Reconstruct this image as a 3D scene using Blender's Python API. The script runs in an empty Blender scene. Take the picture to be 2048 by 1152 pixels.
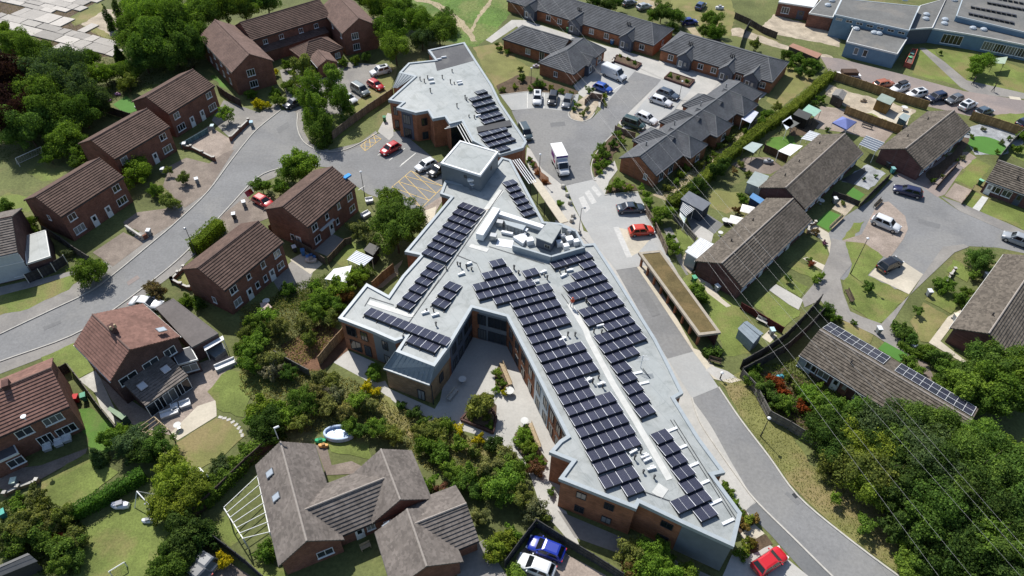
import bpy, bmesh, math, random
from mathutils import Vector, Matrix
random.seed(7)
R = math.radians
scene = bpy.context.scene
col = scene.collection
# ---------------------------------------------------------------- camera, light, exposure
cam_d = bpy.data.cameras.new('camera')
cam_d.sensor_width = 36.0
cam_d.lens = 36.0 * 1400 / 2048.0
cam_d.clip_end = 2000
cam = bpy.data.objects.new('camera', cam_d)
cam.location = (0, 0, 72.0)
cam.rotation_euler = (Matrix.Rotation(R(90 - 45.0), 3, 'X') @ Matrix.Rotation(R(1.2), 3, 'Z')).to_euler()
col.objects.link(cam)
scene.camera = cam
SUN_AZ = R(120.0)      # direction towards the sun, measured from +X in the ground plane
SUN_EL = R(49.5)
world = bpy.data.worlds.new('World')
scene.world = world
world.use_nodes = True
wn = world.node_tree.nodes
wn.clear()
sky = wn.new('ShaderNodeTexSky')
sky.sky_type = 'NISHITA'
sky.sun_disc = False
sky.sun_elevation = SUN_EL
sky.sun_rotation = R(90) - SUN_AZ
bgn = wn.new('ShaderNodeBackground')
bgn.inputs['Strength'].default_value = 0.105
wout = wn.new('ShaderNodeOutputWorld')
world.node_tree.links.new(sky.outputs[0], bgn.inputs[0])
world.node_tree.links.new(bgn.outputs[0], wout.inputs[0])
sun_d = bpy.data.lights.new('sun', 'SUN')
sun_d.energy = 4.6
sun_d.angle = R(0.55)
sun_d.color = (1.0, 0.965, 0.9)
sun = bpy.data.objects.new('sun', sun_d)
sd = Vector((math.cos(SUN_AZ) * math.cos(SUN_EL), math.sin(SUN_AZ) * math.cos(SUN_EL), math.sin(SUN_EL)))
sun.rotation_euler = sd.to_track_quat('Z', 'Y').to_euler()
sun.location = (-40, 160, 120)
col.objects.link(sun)
vs = scene.view_settings
vs.view_transform = 'Standard'
vs.look = 'None'
vs.gamma = 1
vs.use_curve_mapping = False
vs.exposure = 0.36
scene.cycles.max_bounces = 6
scene.cycles.diffuse_bounces = 2
scene.cycles.glossy_bounces = 2
scene.cycles.transmission_bounces = 2
scene.cycles.transparent_max_bounces = 4

# ---------------------------------------------------------------- materials
MAT = {}
def new_mat(name):
    m = bpy.data.materials.new(name); m.use_nodes = True
    nt = m.node_tree; nt.nodes.clear()
    out = nt.nodes.new('ShaderNodeOutputMaterial')
    MAT[name] = m
    return m, nt, nt.nodes, nt.links, out
def noise(nt, scale, detail=4, rough=.55, coord='Object', dist=0.0):
    tc = nt.nodes.new('ShaderNodeTexCoord')
    n = nt.nodes.new('ShaderNodeTexNoise')
    n.inputs['Scale'].default_value = scale; n.inputs['Detail'].default_value = detail
    n.inputs['Roughness'].default_value = rough; n.inputs['Distortion'].default_value = dist
    if coord == 'World':
        g = nt.nodes.new('ShaderNodeNewGeometry'); nt.links.new(g.outputs['Position'], n.inputs['Vector'])
    else:
        nt.links.new(tc.outputs[coord], n.inputs['Vector'])
    return n
def ramp(nt, src, stops, interp='LINEAR'):
    r = nt.nodes.new('ShaderNodeValToRGB'); cr = r.color_ramp; cr.interpolation = interp
    while len(cr.elements) < len(stops): cr.elements.new(.5)
    for e, (pos, c) in zip(cr.elements, stops):
        e.position = pos; e.color = (*c, 1) if len(c) == 3 else c
    nt.links.new(src, r.inputs[0])
    return r
def mixc(nt, fac, a, b, mode='MIX'):
    m = nt.nodes.new('ShaderNodeMix'); m.data_type = 'RGBA'; m.blend_type = mode
    for sock, v in ((m.inputs[0], fac), (m.inputs[6], a), (m.inputs[7], b)):
        if hasattr(v, 'links'): nt.links.new(v, sock)
        elif isinstance(v, (int, float)): sock.default_value = v
        else: sock.default_value = (*v, 1)
    return m.outputs[2]
def bsdf(nt, out, colour, rough=.8, metal=0.0, spec=.3, bump=None, bump_s=.3, bump_d=.05):
    b = nt.nodes.new('ShaderNodeBsdfPrincipled')
    if hasattr(colour, 'links'): nt.links.new(colour, b.inputs['Base Color'])
    else: b.inputs['Base Color'].default_value = (*colour, 1)
    b.inputs['Roughness'].default_value = rough; b.inputs['Metallic'].default_value = metal
    b.inputs['Specular IOR Level'].default_value = spec
    if bump is not None:
        bp = nt.nodes.new('ShaderNodeBump'); bp.inputs['Strength'].default_value = bump_s; bp.inputs['Distance'].default_value = bump_d
        nt.links.new(bump, bp.inputs['Height']); nt.links.new(bp.outputs[0], b.inputs['Normal'])
    nt.links.new(b.outputs[0], out.inputs[0])
    return b
def scl(c, k): return tuple(min(1, x * k) for x in c)
def mottled(name, c, var=.25, s1=.35, s2=4.0, rough=.85, spec=.2, bump_s=.25, bump_d=.03, patch=None, patch_s=.12, patch_lo=.5, patch_hi=.62, metal=0.0, fine=30.0):
    """base colour broken up by broad, medium and fine noise; an optional second colour in patches"""
    m, nt, N, L, out = new_mat(name)
    n1 = noise(nt, s1, 4, .6, 'World'); n2 = noise(nt, s2, 5, .65, 'World'); n3 = noise(nt, fine, 2, .5, 'World')
    r1 = ramp(nt, n1.outputs[0], [(.3, scl(c, 1 - var)), (.7, scl(c, 1 + var))])
    r2 = ramp(nt, n2.outputs[0], [(.3, (1 - var,) * 3), (.72, (1 + var * .8,) * 3)])
    c1 = mixc(nt, 1.0, r1.outputs[0], r2.outputs[0], 'MULTIPLY')
    r3 = ramp(nt, n3.outputs[0], [(.25, (1 - var * .7,) * 3), (.75, (1 + var * .6,) * 3)])
    c1 = mixc(nt, 1.0, c1, r3.outputs[0], 'MULTIPLY')
    if patch:
        n4 = noise(nt, patch_s, 5, .62, 'World', .4)
        r4 = ramp(nt, n4.outputs[0], [(patch_lo, (0,) * 3), (patch_hi, (1,) * 3)])
        pc = mixc(nt, 1.0, patch, r2.outputs[0], 'MULTIPLY')
        c1 = mixc(nt, r4.outputs[0], c1, pc)
    bsdf(nt, out, c1, rough, metal, spec, n2.outputs[0], bump_s, bump_d)
    return m
def plain(name, c, rough=.6, spec=.4, metal=0.0, var=.08, s=2.0):
    m, nt, N, L, out = new_mat(name)
    n = noise(nt, s, 5, .6, 'World')
    r = ramp(nt, n.outputs[0], [(.3, scl(c, 1 - var)), (.7, scl(c, 1 + var))])
    bsdf(nt, out, r.outputs[0], rough, metal, spec)
    return m
def brick(name, c, var=.22):
    m, nt, N, L, out = new_mat(name)
    g = nt.nodes.new('ShaderNodeNewGeometry')
    sx = nt.nodes.new('ShaderNodeSeparateXYZ'); L.new(g.outputs['Position'], sx.inputs[0])
    ad = nt.nodes.new('ShaderNodeMath'); ad.operation = 'ADD'; L.new(sx.outputs[0], ad.inputs[0]); L.new(sx.outputs[1], ad.inputs[1])
    cb = nt.nodes.new('ShaderNodeCombineXYZ'); L.new(ad.outputs[0], cb.inputs[0]); L.new(sx.outputs[2], cb.inputs[1])
    bt = nt.nodes.new('ShaderNodeTexBrick'); L.new(cb.outputs[0], bt.inputs['Vector'])
    bt.inputs['Scale'].default_value = 1.0; bt.inputs['Brick Width'].default_value = .225; bt.inputs['Row Height'].default_value = .075
    bt.inputs['Mortar Size'].default_value = .006; bt.inputs['Mortar Smooth'].default_value = .3
    bt.inputs['Color1'].default_value = (*scl(c, 1 + var), 1); bt.inputs['Color2'].default_value = (*scl(c, 1 - var), 1)
    bt.inputs['Mortar'].default_value = (*[.5 * x + .06 for x in c], 1)
    n = noise(nt, .8, 5, .65, 'World'); r = ramp(nt, n.outputs[0], [(.3, (.72,) * 3), (.7, (1.22,) * 3)])
    cc = mixc(nt, 1.0, bt.outputs[0], r.outputs[0], 'MULTIPLY')
    bsdf(nt, out, cc, .9, 0, .15, bt.outputs['Fac'], .3, .01)
    return m
def tile_roof(name, c, var=.2, lichen=None, amount=.62):
    """colour varies tile by tile (cells of about one tile), with streaks and lichen"""
    m, nt, N, L, out = new_mat(name)
    g = nt.nodes.new('ShaderNodeNewGeometry')
    v = nt.nodes.new('ShaderNodeTexVoronoi'); v.inputs['Scale'].default_value = 3.1; L.new(g.outputs['Position'], v.inputs['Vector'])
    bw = nt.nodes.new('ShaderNodeRGBToBW'); L.new(v.outputs['Color'], bw.inputs[0])
    r0 = ramp(nt, bw.outputs[0], [(.2, scl(c, 1 - var)), (.8, scl(c, 1 + var))])
    n1 = noise(nt, .5, 5, .6, 'World'); r1 = ramp(nt, n1.outputs[0], [(.3, (.78,) * 3), (.7, (1.2,) * 3)])
    c1 = mixc(nt, 1.0, r0.outputs[0], r1.outputs[0], 'MULTIPLY')
    if lichen:
        n2 = noise(nt, 1.6, 6, .75, 'World'); r2 = ramp(nt, n2.outputs[0], [(amount, (0,) * 3), (amount + .1, (1,) * 3)])
        c1 = mixc(nt, r2.outputs[0], c1, lichen)
    n3 = noise(nt, 14, 3, .6, 'World')
    bsdf(nt, out, c1, .85, 0, .2, n3.outputs[0], .35, .02)
    return m
def foliage(name):
    m, nt, N, L, out = new_mat(name)
    oi = nt.nodes.new('ShaderNodeObjectInfo'); g = nt.nodes.new('ShaderNodeNewGeometry')
    r = ramp(nt, g.outputs['Random Per Island'], [(0, (.6, .64, .58)), (.5, (1.05, 1.05, 1)), (1, (1.8, 1.65, 1.25))])
    n = noise(nt, .9, 3, .6, 'World'); r2 = ramp(nt, n.outputs[0], [(.3, (.7, .74, .75)), (.7, (1.25, 1.2, 1.05))])
    c = mixc(nt, 1.0, oi.outputs['Color'], r.outputs[0], 'MULTIPLY'); c = mixc(nt, 1.0, c, r2.outputs[0], 'MULTIPLY')
    d = nt.nodes.new('ShaderNodeBsdfDiffuse'); t = nt.nodes.new('ShaderNodeBsdfTranslucent')
    L.new(c, d.inputs[0]); c2 = mixc(nt, 1.0, c, (1.25, 1.35, .5), 'MULTIPLY'); L.new(c2, t.inputs[0])
    ms = nt.nodes.new('ShaderNodeMixShader'); ms.inputs[0].default_value = .36; L.new(d.outputs[0], ms.inputs[1]); L.new(t.outputs[0], ms.inputs[2])
    L.new(ms.outputs[0], out.inputs[0])
    return m
def paint(name):
    m, nt, N, L, out = new_mat(name)
    oi = nt.nodes.new('ShaderNodeObjectInfo')
    b = bsdf(nt, out, oi.outputs['Color'], .32, 0, .5)
    b.inputs['Coat Weight'].default_value = .7; b.inputs['Coat Roughness'].default_value = .06
    return m
def ocol(name, rough=.7, spec=.3, var=.12, s=1.5):
    """plain coloured surface, colour taken from the object"""
    m, nt, N, L, out = new_mat(name)
    oi = nt.nodes.new('ShaderNodeObjectInfo')
    n = noise(nt, s, 5, .65, 'World'); r = ramp(nt, n.outputs[0], [(.3, (1 - var,) * 3), (.7, (1 + var,) * 3)])
    c = mixc(nt, 1.0, oi.outputs['Color'], r.outputs[0], 'MULTIPLY')
    bsdf(nt, out, c, rough, 0, spec)
    return m
def boards(name):
    """weathered timber, colour from the object, each board a little different"""
    m, nt, N, L, out = new_mat(name)
    oi = nt.nodes.new('ShaderNodeObjectInfo'); g = nt.nodes.new('ShaderNodeNewGeometry')
    r = ramp(nt, g.outputs['Random Per Island'], [(0, (.72,) * 3), (1, (1.25,) * 3)])
    n = noise(nt, 3, 5, .7, 'World'); r2 = ramp(nt, n.outputs[0], [(.3, (.8,) * 3), (.7, (1.2,) * 3)])
    c = mixc(nt, 1.0, oi.outputs['Color'], r.outputs[0], 'MULTIPLY'); c = mixc(nt, 1.0, c, r2.outputs[0], 'MULTIPLY')
    bsdf(nt, out, c, .85, 0, .2)
    return m
mottled('ground', (.115, .13, .045), .3, .12, 2.5, patch=(.19, .165, .075), patch_s=.07, patch_lo=.55, patch_hi=.7, bump_s=.6, bump_d=.08)
mottled('lawn', (.145, .18, .045), .3, .25, 5, patch=(.2, .175, .07), patch_s=.16, patch_lo=.5, patch_hi=.68, bump_s=.5, bump_d=.05)
mottled('lawn_dry', (.175, .175, .06), .22, .25, 5, patch=(.235, .19, .088), patch_s=.14, patch_lo=.48, patch_hi=.62, bump_s=.5, bump_d=.05)
mottled('lawn_lush', (.09, .18, .03), .2, .3, 6, patch=(.11, .16, .04), patch_s=.2, bump_s=.5, bump_d=.05)
mottled('artificial_grass', (.075, .185, .035), .08, .4, 9)
mottled('meadow', (.1, .17, .035), .3, .1, 1.6, patch=(.16, .19, .06), patch_s=.12, patch_lo=.45, patch_hi=.6, bump_s=.7, bump_d=.1)
mottled('soil', (.1, .07, .045), .3, .5, 4, bump_s=.7)
mottled('bark_mulch', (.14, .075, .045), .35, .5, 6, bump_s=.8)
mottled('asphalt', (.2, .2, .2), .14, .15, 2.5, patch=(.225, .222, .215), patch_s=.07, patch_lo=.48, patch_hi=.6, fine=18, rough=.92)
mottled('asphalt_dark', (.155, .158, .16), .1, .15, 2.5, patch=(.18, .178, .172), patch_s=.09, patch_lo=.48, patch_hi=.62, fine=18, rough=.92)
mottled('asphalt_patch', (.178, .178, .178), .12, .15, 2.5, fine=18, rough=.92)
mottled('asphalt_pink', (.26, .215, .195), .12, .15, 2.5, patch=(.22, .19, .18), patch_s=.09, fine=18, rough=.92)
mottled('footway', (.25, .235, .215), .12, .3, 3, patch=(.2, .19, .18), patch_s=.12, rough=.92)
mottled('paving_light', (.42, .405, .375), .09, .3, 3, patch=(.37, .36, .335), patch_s=.1, rough=.88)
mottled('block_paving', (.36, .36, .35), .08, .2, 3, patch=(.33, .335, .33), patch_s=.1, rough=.88)
mottled('paving_cream', (.5, .45, .36), .1, .4, 3, patch=(.42, .38, .31), patch_s=.15, rough=.88)
mottled('paving_pink', (.31, .255, .215), .2, .5, 4, patch=(.25, .205, .17), patch_s=.2, rough=.9)
mottled('paving_brown', (.22, .182, .152), .22, .6, 5, patch=(.175, .142, .12), patch_s=.2, rough=.9)
mottled('concrete', (.46, .44, .4), .12, .5, 4, patch=(.37, .355, .32), patch_s=.3, rough=.9)
mottled('old_concrete', (.44, .41, .37), .2, .25, 2.5, patch=(.5, .48, .44), patch_s=.2, rough=.92)
mottled('gravel', (.4, .34, .26), .3, .5, 7, fine=20, rough=.95, bump_s=.7)
mottled('slate_gravel', (.3, .31, .32), .35, .6, 8, fine=22, rough=.95, bump_s=.7)
mottled('worn_earth', (.36, .3, .2), .2, .4, 4, rough=.95)
brick('brick_brown', (.175, .085, .06)); brick('brick_red', (.2, .09, .062)); brick('brick_orange', (.31, .13, .066))
brick('brick_buff', (.27, .18, .105)); brick('brick_dark', (.1, .055, .048)); brick('brick_purple', (.13, .062, .055))
tile_roof('tile_brown', (.108, .07, .056), .16, (.17, .13, .11), .7)
tile_roof('tile_plain_brown', (.14, .092, .076), .14)
tile_roof('tile_rust', (.18, .1, .08), .16, (.28, .2, .165), .7)
tile_roof('tile_grey', (.1, .104, .112), .1)
tile_roof('tile_weathered', (.115, .098, .08), .28, (.2, .185, .16), .66)
tile_roof('tile_taupe', (.15, .13, .116), .18, (.2, .178, .158), .68)
def membrane(*a, **k):
    m = mottled(*a, **k); nt = m.node_tree; b = [n for n in nt.nodes if n.type == 'BSDF_PRINCIPLED'][0]; src = b.inputs['Base Color'].links[0].from_socket
    g = nt.nodes.new('ShaderNodeNewGeometry'); mp = nt.nodes.new('ShaderNodeMapping'); mp.inputs['Rotation'].default_value = (0, 0, 1.02); nt.links.new(g.outputs['Position'], mp.inputs['Vector'])
    bt = nt.nodes.new('ShaderNodeTexBrick'); nt.links.new(mp.outputs[0], bt.inputs['Vector']); bt.inputs['Scale'].default_value = 1; bt.inputs['Brick Width'].default_value = 9.0; bt.inputs['Row Height'].default_value = 1.5; bt.inputs['Mortar Size'].default_value = .05; bt.inputs['Mortar Smooth'].default_value = .6
    bt.inputs['Color1'].default_value = (1, 1, 1, 1); bt.inputs['Color2'].default_value = (.95, .95, .95, 1); bt.inputs['Mortar'].default_value = (.84, .85, .86, 1)
    n = noise(nt, .45, 6, .7, 'World', .8); r = ramp(nt, n.outputs[0], [(.36, (.78, .79, .78)), (.5, (1, 1, 1))])
    nt.links.new(mixc(nt, 1.0, mixc(nt, 1.0, src, bt.outputs[0], 'MULTIPLY'), r.outputs[0], 'MULTIPLY'), b.inputs['Base Color'])
membrane('roof_membrane', (.305, .325, .322), .07, .12, 1.6, patch=(.35, .364, .355), patch_s=.13, patch_lo=.5, patch_hi=.66, fine=12, rough=.55, spec=.35, bump_s=.08)
mottled('felt_grey', (.1, .1, .105), .12, .2, 3, patch=(.13, .13, .13), patch_s=.2, rough=.85)
mottled('felt_brown', (.135, .12, .115), .12, .3, 3, rough=.85)
mottled('felt_school', (.15, .15, .145), .16, .2, 2, patch=(.19, .18, .165), patch_s=.12, rough=.9)
mottled('sedum', (.125, .095, .04), .28, .5, 5, patch=(.16, .115, .05), patch_s=.4, bump_s=.7)
plain('white_walkway', (.5, .5, .475), .6, var=.1, s=1.2)
plain('trim_metal', (.315, .35, .37), .45, .4, 0, .08)
plain('zinc', (.15, .19, .22), .45, .4, 0, .1)
plain('white_paint', (.75, .75, .74), .45, .4, var=.04)
plain('white_metal', (.7, .71, .72), .35, .5, var=.05)
plain('road_paint', (.6, .59, .55), .8, .2, var=.2, s=3); plain('faded_paint', (.47, .465, .445), .85, .2, var=.12, s=2); plain('wire', (.3, .3, .3), .5); plain('yellow_paint', (.55, .4, .17), .8, .2, var=.2, s=3)
plain('grey_cladding', (.15, .17, .19), .5, .35, var=.1, s=.8); plain('pale_cladding', (.42, .47, .5), .55, .3)
plain('blue_cladding', (.12, .2, .28), .55, .35, var=.1, s=.8); plain('dark_cladding', (.075, .09, .12), .5, .3)
plain('dark_metal', (.03, .032, .036), .5, .4); plain('steel', (.35, .36, .37), .35, .5, .7)
plain('black_plastic', (.025, .025, .028), .45, .4); plain('rubber', (.02, .02, .02), .9, .1)
plain('fascia_white', (.6, .6, .58), .5); plain('fascia_dark', (.05, .045, .045), .6); plain('ridge_brown', (.15, .1, .085), .85, .2)
plain('ridge_pale', (.3, .265, .235), .85, .2); plain('ridge_grey', (.16, .165, .17), .8, .2); plain('kerb_stone', (.44, .42, .38), .9, .2, var=.14)
plain('bark', (.09, .07, .05), .95, .1, var=.3, s=4); plain('birch_bark', (.38, .35, .3), .9, .1, var=.3, s=4)
plain('lamp_red', (.45, .02, .02), .25, .5); plain('lamp_clear', (.7, .72, .74), .15, .6); plain('rim', (.4, .41, .42), .3, .5, .7)
plain('timber_raw', (.4, .31, .2), .85, .2, var=.2, s=4); plain('shelter_edge', (.34, .3, .24), .85, .2, var=.15); plain('skin', (.5, .3, .22), .6)
foliage('foliage'); paint('car_paint'); ocol('coloured'); ocol('cloth', .9, .1); boards('boards')
ocol('coloured_gloss', .35, .5, .05)
def glass(name, c, rough=.06):
    m, nt, N, L, out = new_mat(name)
    b = bsdf(nt, out, c, rough, 0, .6)
    return m
glass('window_glass', (.02, .026, .032)); gw = MAT['window_glass'].node_tree; oi_ = gw.nodes.new('ShaderNodeObjectInfo'); rr_ = ramp(gw, oi_.outputs['Random'], [(0, (.012, .016, .02)), (.5, (.035, .042, .05)), (.72, (.12, .125, .125)), (.86, (.26, .26, .25))], 'CONSTANT'); gw.links.new(rr_.outputs[0], [n for n in gw.nodes if n.type == 'BSDF_PRINCIPLED'][0].inputs['Base Color']); glass('car_glass', (.012, .014, .016), .04); glass('pale_glass', (.3, .34, .37), .12); glass('rooflight', (.38, .42, .46), .12)
def solar_mat():
    m, nt, N, L, out = new_mat('solar_cells')
    tc = nt.nodes.new('ShaderNodeTexCoord')
    bt = nt.nodes.new('ShaderNodeTexBrick'); bt.offset = 0; L.new(tc.outputs['Object'], bt.inputs['Vector'])
    bt.inputs['Scale'].default_value = 1; bt.inputs['Brick Width'].default_value = .16; bt.inputs['Row Height'].default_value = .16
    bt.inputs['Mortar Size'].default_value = .004
    bt.inputs['Color1'].default_value = (.026, .029, .05, 1); bt.inputs['Color2'].default_value = (.03, .032, .054, 1); bt.inputs['Mortar'].default_value = (.09, .095, .11, 1)
    oi = nt.nodes.new('ShaderNodeObjectInfo'); r = ramp(nt, oi.outputs['Random'], [(0, (.8, .8, .85)), (1, (1.25, 1.2, 1.2))])
    c = mixc(nt, 1.0, bt.outputs[0], r.outputs[0], 'MULTIPLY')
    bsdf(nt, out, c, .22, 0, .45)
solar_mat()

# ---------------------------------------------------------------- mesh helpers
class MB:
    def __init__(s): s.v = []; s.f = []
    def add(s, vs, fs):
        o = len(s.v); s.v += [tuple(p) for p in vs]; s.f += [tuple(i + o for i in f) for f in fs]; return s
    def poly(s, pts): return s.add(pts, [tuple(range(len(pts)))])
    def box(s, c, d, rz=0.0):
        x, y, z = d[0] / 2, d[1] / 2, d[2] / 2; ca, sa = math.cos(rz), math.sin(rz)
        vs = []
        for k in ((-1, -1, -1), (1, -1, -1), (1, 1, -1), (-1, 1, -1), (-1, -1, 1), (1, -1, 1), (1, 1, 1), (-1, 1, 1)):
            px, py = k[0] * x, k[1] * y
            vs.append((c[0] + px * ca - py * sa, c[1] + px * sa + py * ca, c[2] + k[2] * z))
        return s.add(vs, [(0, 3, 2, 1), (4, 5, 6, 7), (0, 1, 5, 4), (1, 2, 6, 5), (2, 3, 7, 6), (3, 0, 4, 7)])
    def prism(s, poly, z0, z1, bottom=True):
        n = len(poly); p = ccw(poly)
        vs = [(q[0], q[1], z0) for q in p] + [(q[0], q[1], z1) for q in p]
        fs = [tuple(range(n, 2 * n))] + [(i, (i + 1) % n, n + (i + 1) % n, n + i) for i in range(n)]
        if bottom: fs.append(tuple(range(n - 1, -1, -1)))
        return s.add(vs, fs)
    def bar(s, a, b, w, h, z0):
        """straight bar on plan from a to b, w wide, from z0 to z0+h"""
        dx, dy = b[0] - a[0], b[1] - a[1]; l = math.hypot(dx, dy) or 1e-6
        return s.box(((a[0] + b[0]) / 2, (a[1] + b[1]) / 2, z0 + h / 2), (l, w, h), math.atan2(dy, dx))
    def tube(s, a, b, r0, r1=None, n=8, cap=True):
        r1 = r0 if r1 is None else r1
        a = Vector(a); b = Vector(b); d = (b - a)
        if d.length < 1e-6: return s
        d.normalize(); u = d.orthogonal().normalized(); w = d.cross(u)
        vs = []
        for c, r in ((a, r0), (b, r1)):
            for i in range(n):
                t = 2 * math.pi * i / n; vs.append(c + u * (math.cos(t) * r) + w * (math.sin(t) * r))
        fs = [(i, (i + 1) % n, n + (i + 1) % n, n + i) for i in range(n)]
        if cap: fs += [tuple(range(n - 1, -1, -1)), tuple(range(n, 2 * n))]
        return s.add(vs, fs)
    def beam(s, a, b, w):
        return s.tube(a, b, w * .7, w * .7, 4)
    def lathe(s, c, prof, n=12):
        vs = []
        for r, z in prof:
            for i in range(n):
                t = 2 * math.pi * i / n; vs.append((c[0] + math.cos(t) * r, c[1] + math.sin(t) * r, c[2] + z))
        fs = []
        for k in range(len(prof) - 1):
            for i in range(n):
                fs.append((k * n + i, k * n + (i + 1) % n, (k + 1) * n + (i + 1) % n, (k + 1) * n + i))
        fs += [tuple(range(n - 1, -1, -1)), tuple(range((len(prof) - 1) * n, len(prof) * n))]
        return s.add(vs, fs)
    def mesh(s, name, mat, off=(0, 0, 0), smooth=False):
        me = bpy.data.meshes.new(name)
        me.from_pydata([(v[0] - off[0], v[1] - off[1], v[2] - off[2]) for v in s.v], [], s.f)
        me.materials.append(MAT[mat]); me.update()
        if smooth:
            for p in me.polygons: p.use_smooth = True
        return me
    def build(s, name, mat, root=None, local=False, smooth=False, colour=None):
        off = root_off(root) if (root is not None and not local) else (0, 0, 0)
        o = bpy.data.objects.new(name, s.mesh(name, mat, off, smooth)); col.objects.link(o)
        if root is not None: o.parent = root
        if colour: o.color = (*colour, 1)
        return o
def root_off(o):
    v = Vector((0, 0, 0))
    while o is not None: v += o.location; o = o.parent
    return v
def area(p): return sum(p[i][0] * p[(i + 1) % len(p)][1] - p[(i + 1) % len(p)][0] * p[i][1] for i in range(len(p))) / 2
def ccw(p): return list(p) if area(p) > 0 else list(reversed(p))
def tag(o, label=None, cat=None, group=None, kind=None):
    if label: o['label'] = label
    if cat: o['category'] = cat
    if group: o['group'] = group
    if kind: o['kind'] = kind
    return o
def empty(name, loc, label=None, cat=None, group=None, rz=0.0):
    o = bpy.data.objects.new(name, None); col.objects.link(o); o.location = (loc[0], loc[1], loc[2] if len(loc) > 2 else 0)
    o.rotation_euler = (0, 0, rz); o.empty_display_size = .3
    return tag(o, label, cat, group)
def inst(src, name, parent, loc=(0, 0, 0), rz=0.0, scale=None, colour=None):
    o = bpy.data.objects.new(name, src if isinstance(src, bpy.types.Mesh) else src.data); col.objects.link(o)
    o.parent = parent; o.location = loc; o.rotation_euler = (0, 0, rz)
    if scale: o.scale = scale
    if colour: o.color = (*colour, 1)
    return o
def copy_tree(o, parent=None):
    c = o.copy(); col.objects.link(c); c.parent = parent
    for ch in list(o.children): copy_tree(ch, c)
    return c
def lerp(a, b, t): return (a[0] + (b[0] - a[0]) * t, a[1] + (b[1] - a[1]) * t)
def dist(a, b): return math.hypot(a[0] - b[0], a[1] - b[1])
def cen(ps): return (sum(p[0] for p in ps) / len(ps), sum(p[1] for p in ps) / len(ps))
def unit(a, b):
    l = dist(a, b) or 1e-9; return ((b[0] - a[0]) / l, (b[1] - a[1]) / l)
def offset(poly, d):
    """inward offset of a polygon (mitred)"""
    p = ccw(poly); n = len(p); out = []
    for i in range(n):
        u = unit(p[i - 1], p[i]); w = unit(p[i], p[(i + 1) % n])
        n1 = (-u[1], u[0]); n2 = (-w[1], w[0]); k = 1 + n1[0] * n2[0] + n1[1] * n2[1]
        k = max(k, .35)
        out.append((p[i][0] + d * (n1[0] + n2[0]) / k, p[i][1] + d * (n1[1] + n2[1]) / k))
    return out
def smooth_line(p, n=5, closed=False):
    out = []; m = len(p)
    g = (lambda i: p[i % m]) if closed else (lambda i: p[max(0, min(m - 1, i))])
    for i in range(m if closed else m - 1):
        a, b, c, d = g(i - 1), g(i), g(i + 1), g(i + 2)
        for k in range(n):
            t = k / n
            out.append(tuple(.5 * (2 * b[j] + (c[j] - a[j]) * t + (2 * a[j] - 5 * b[j] + 4 * c[j] - d[j]) * t * t + (3 * b[j] - a[j] - 3 * c[j] + d[j]) * t ** 3) for j in (0, 1)))
    if not closed: out.append(p[-1])
    return out
LV = [0]
LAID = []
def lay(poly, gap=.004):
    """lowest free level above everything already laid under this outline"""
    xs = [p[0] for p in poly]; ys = [p[1] for p in poly]; b = (min(xs), max(xs), min(ys), max(ys)); z = 0.0
    for c, zc in LAID:
        if b[0] < c[1] and c[0] < b[1] and b[2] < c[3] and c[2] < b[3]: z = max(z, zc)
    LAID.append((b, z + gap)); return z + gap
def sheet(name, poly, mat, label, z=None, kind='structure'):
    """a flat surface laid on the ground, each one a few millimetres above the last"""
    z = lay(poly) if z is None else z
    p = ccw(poly)
    if mat.split('_')[0] in ('lawn', 'meadow', 'soil', 'gravel', 'worn', 'slate', 'bark') and name != 'road_marking':
        rn = random.Random(len(LAID)); q = []
        for a, b in zip(p, p[1:] + p[:1]):
            m = max(1, int(dist(a, b) / .9)); u = unit(a, b)
            for k in range(m):
                c = lerp(a, b, k / m); j = rn.gauss(0, .13); q.append((c[0] - u[1] * j, c[1] + u[0] * j))
        p = q
    o = MB().poly([(q[0], q[1], z) for q in p]).build(name, mat)
    return tag(o, label, None, None, kind)
def raised(name, poly, mat, label, h=.1, kind='structure'):
    LV[0] += 1
    o = MB().prism(poly, -.05, h + .0008 * (LV[0] % 20), False).build(name, mat)
    return tag(o, label, None, None, kind)
def kerb(line, label, w=.16, h=.13, mat='kerb_stone'):
    mb = MB()
    n = len(line); L, Rr = [], []
    for i in range(n):
        u = unit(line[max(i - 1, 0)], line[min(i + 1, n - 1)])
        L.append((line[i][0] - u[1] * w / 2, line[i][1] + u[0] * w / 2)); Rr.append((line[i][0] + u[1] * w / 2, line[i][1] - u[0] * w / 2))
    LV[0] += 1
    mb.prism(L + Rr[::-1], 0, h + (LV[0] % 20) * .0009, False)
    return tag(mb.build('kerb', mat), label, None, None, 'structure')
def stripe(line, w, mat, label, name='road_marking'):
    n = len(line); L, Rr = [], []
    for i in range(n):
        u = unit(line[max(i - 1, 0)], line[min(i + 1, n - 1)])
        L.append((line[i][0] - u[1] * w / 2, line[i][1] + u[0] * w / 2)); Rr.append((line[i][0] + u[1] * w / 2, line[i][1] - u[0] * w / 2))
    return sheet(name, L + Rr[::-1], mat, label)


# ================================================================ GROUND
g = MB().poly([(-420, -60, 0), (420, -60, 0), (420, 620, 0), (-420, 620, 0)]).build('ground', 'ground')
tag(g, 'rough green ground between the gardens and buildings', kind='structure')
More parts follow.
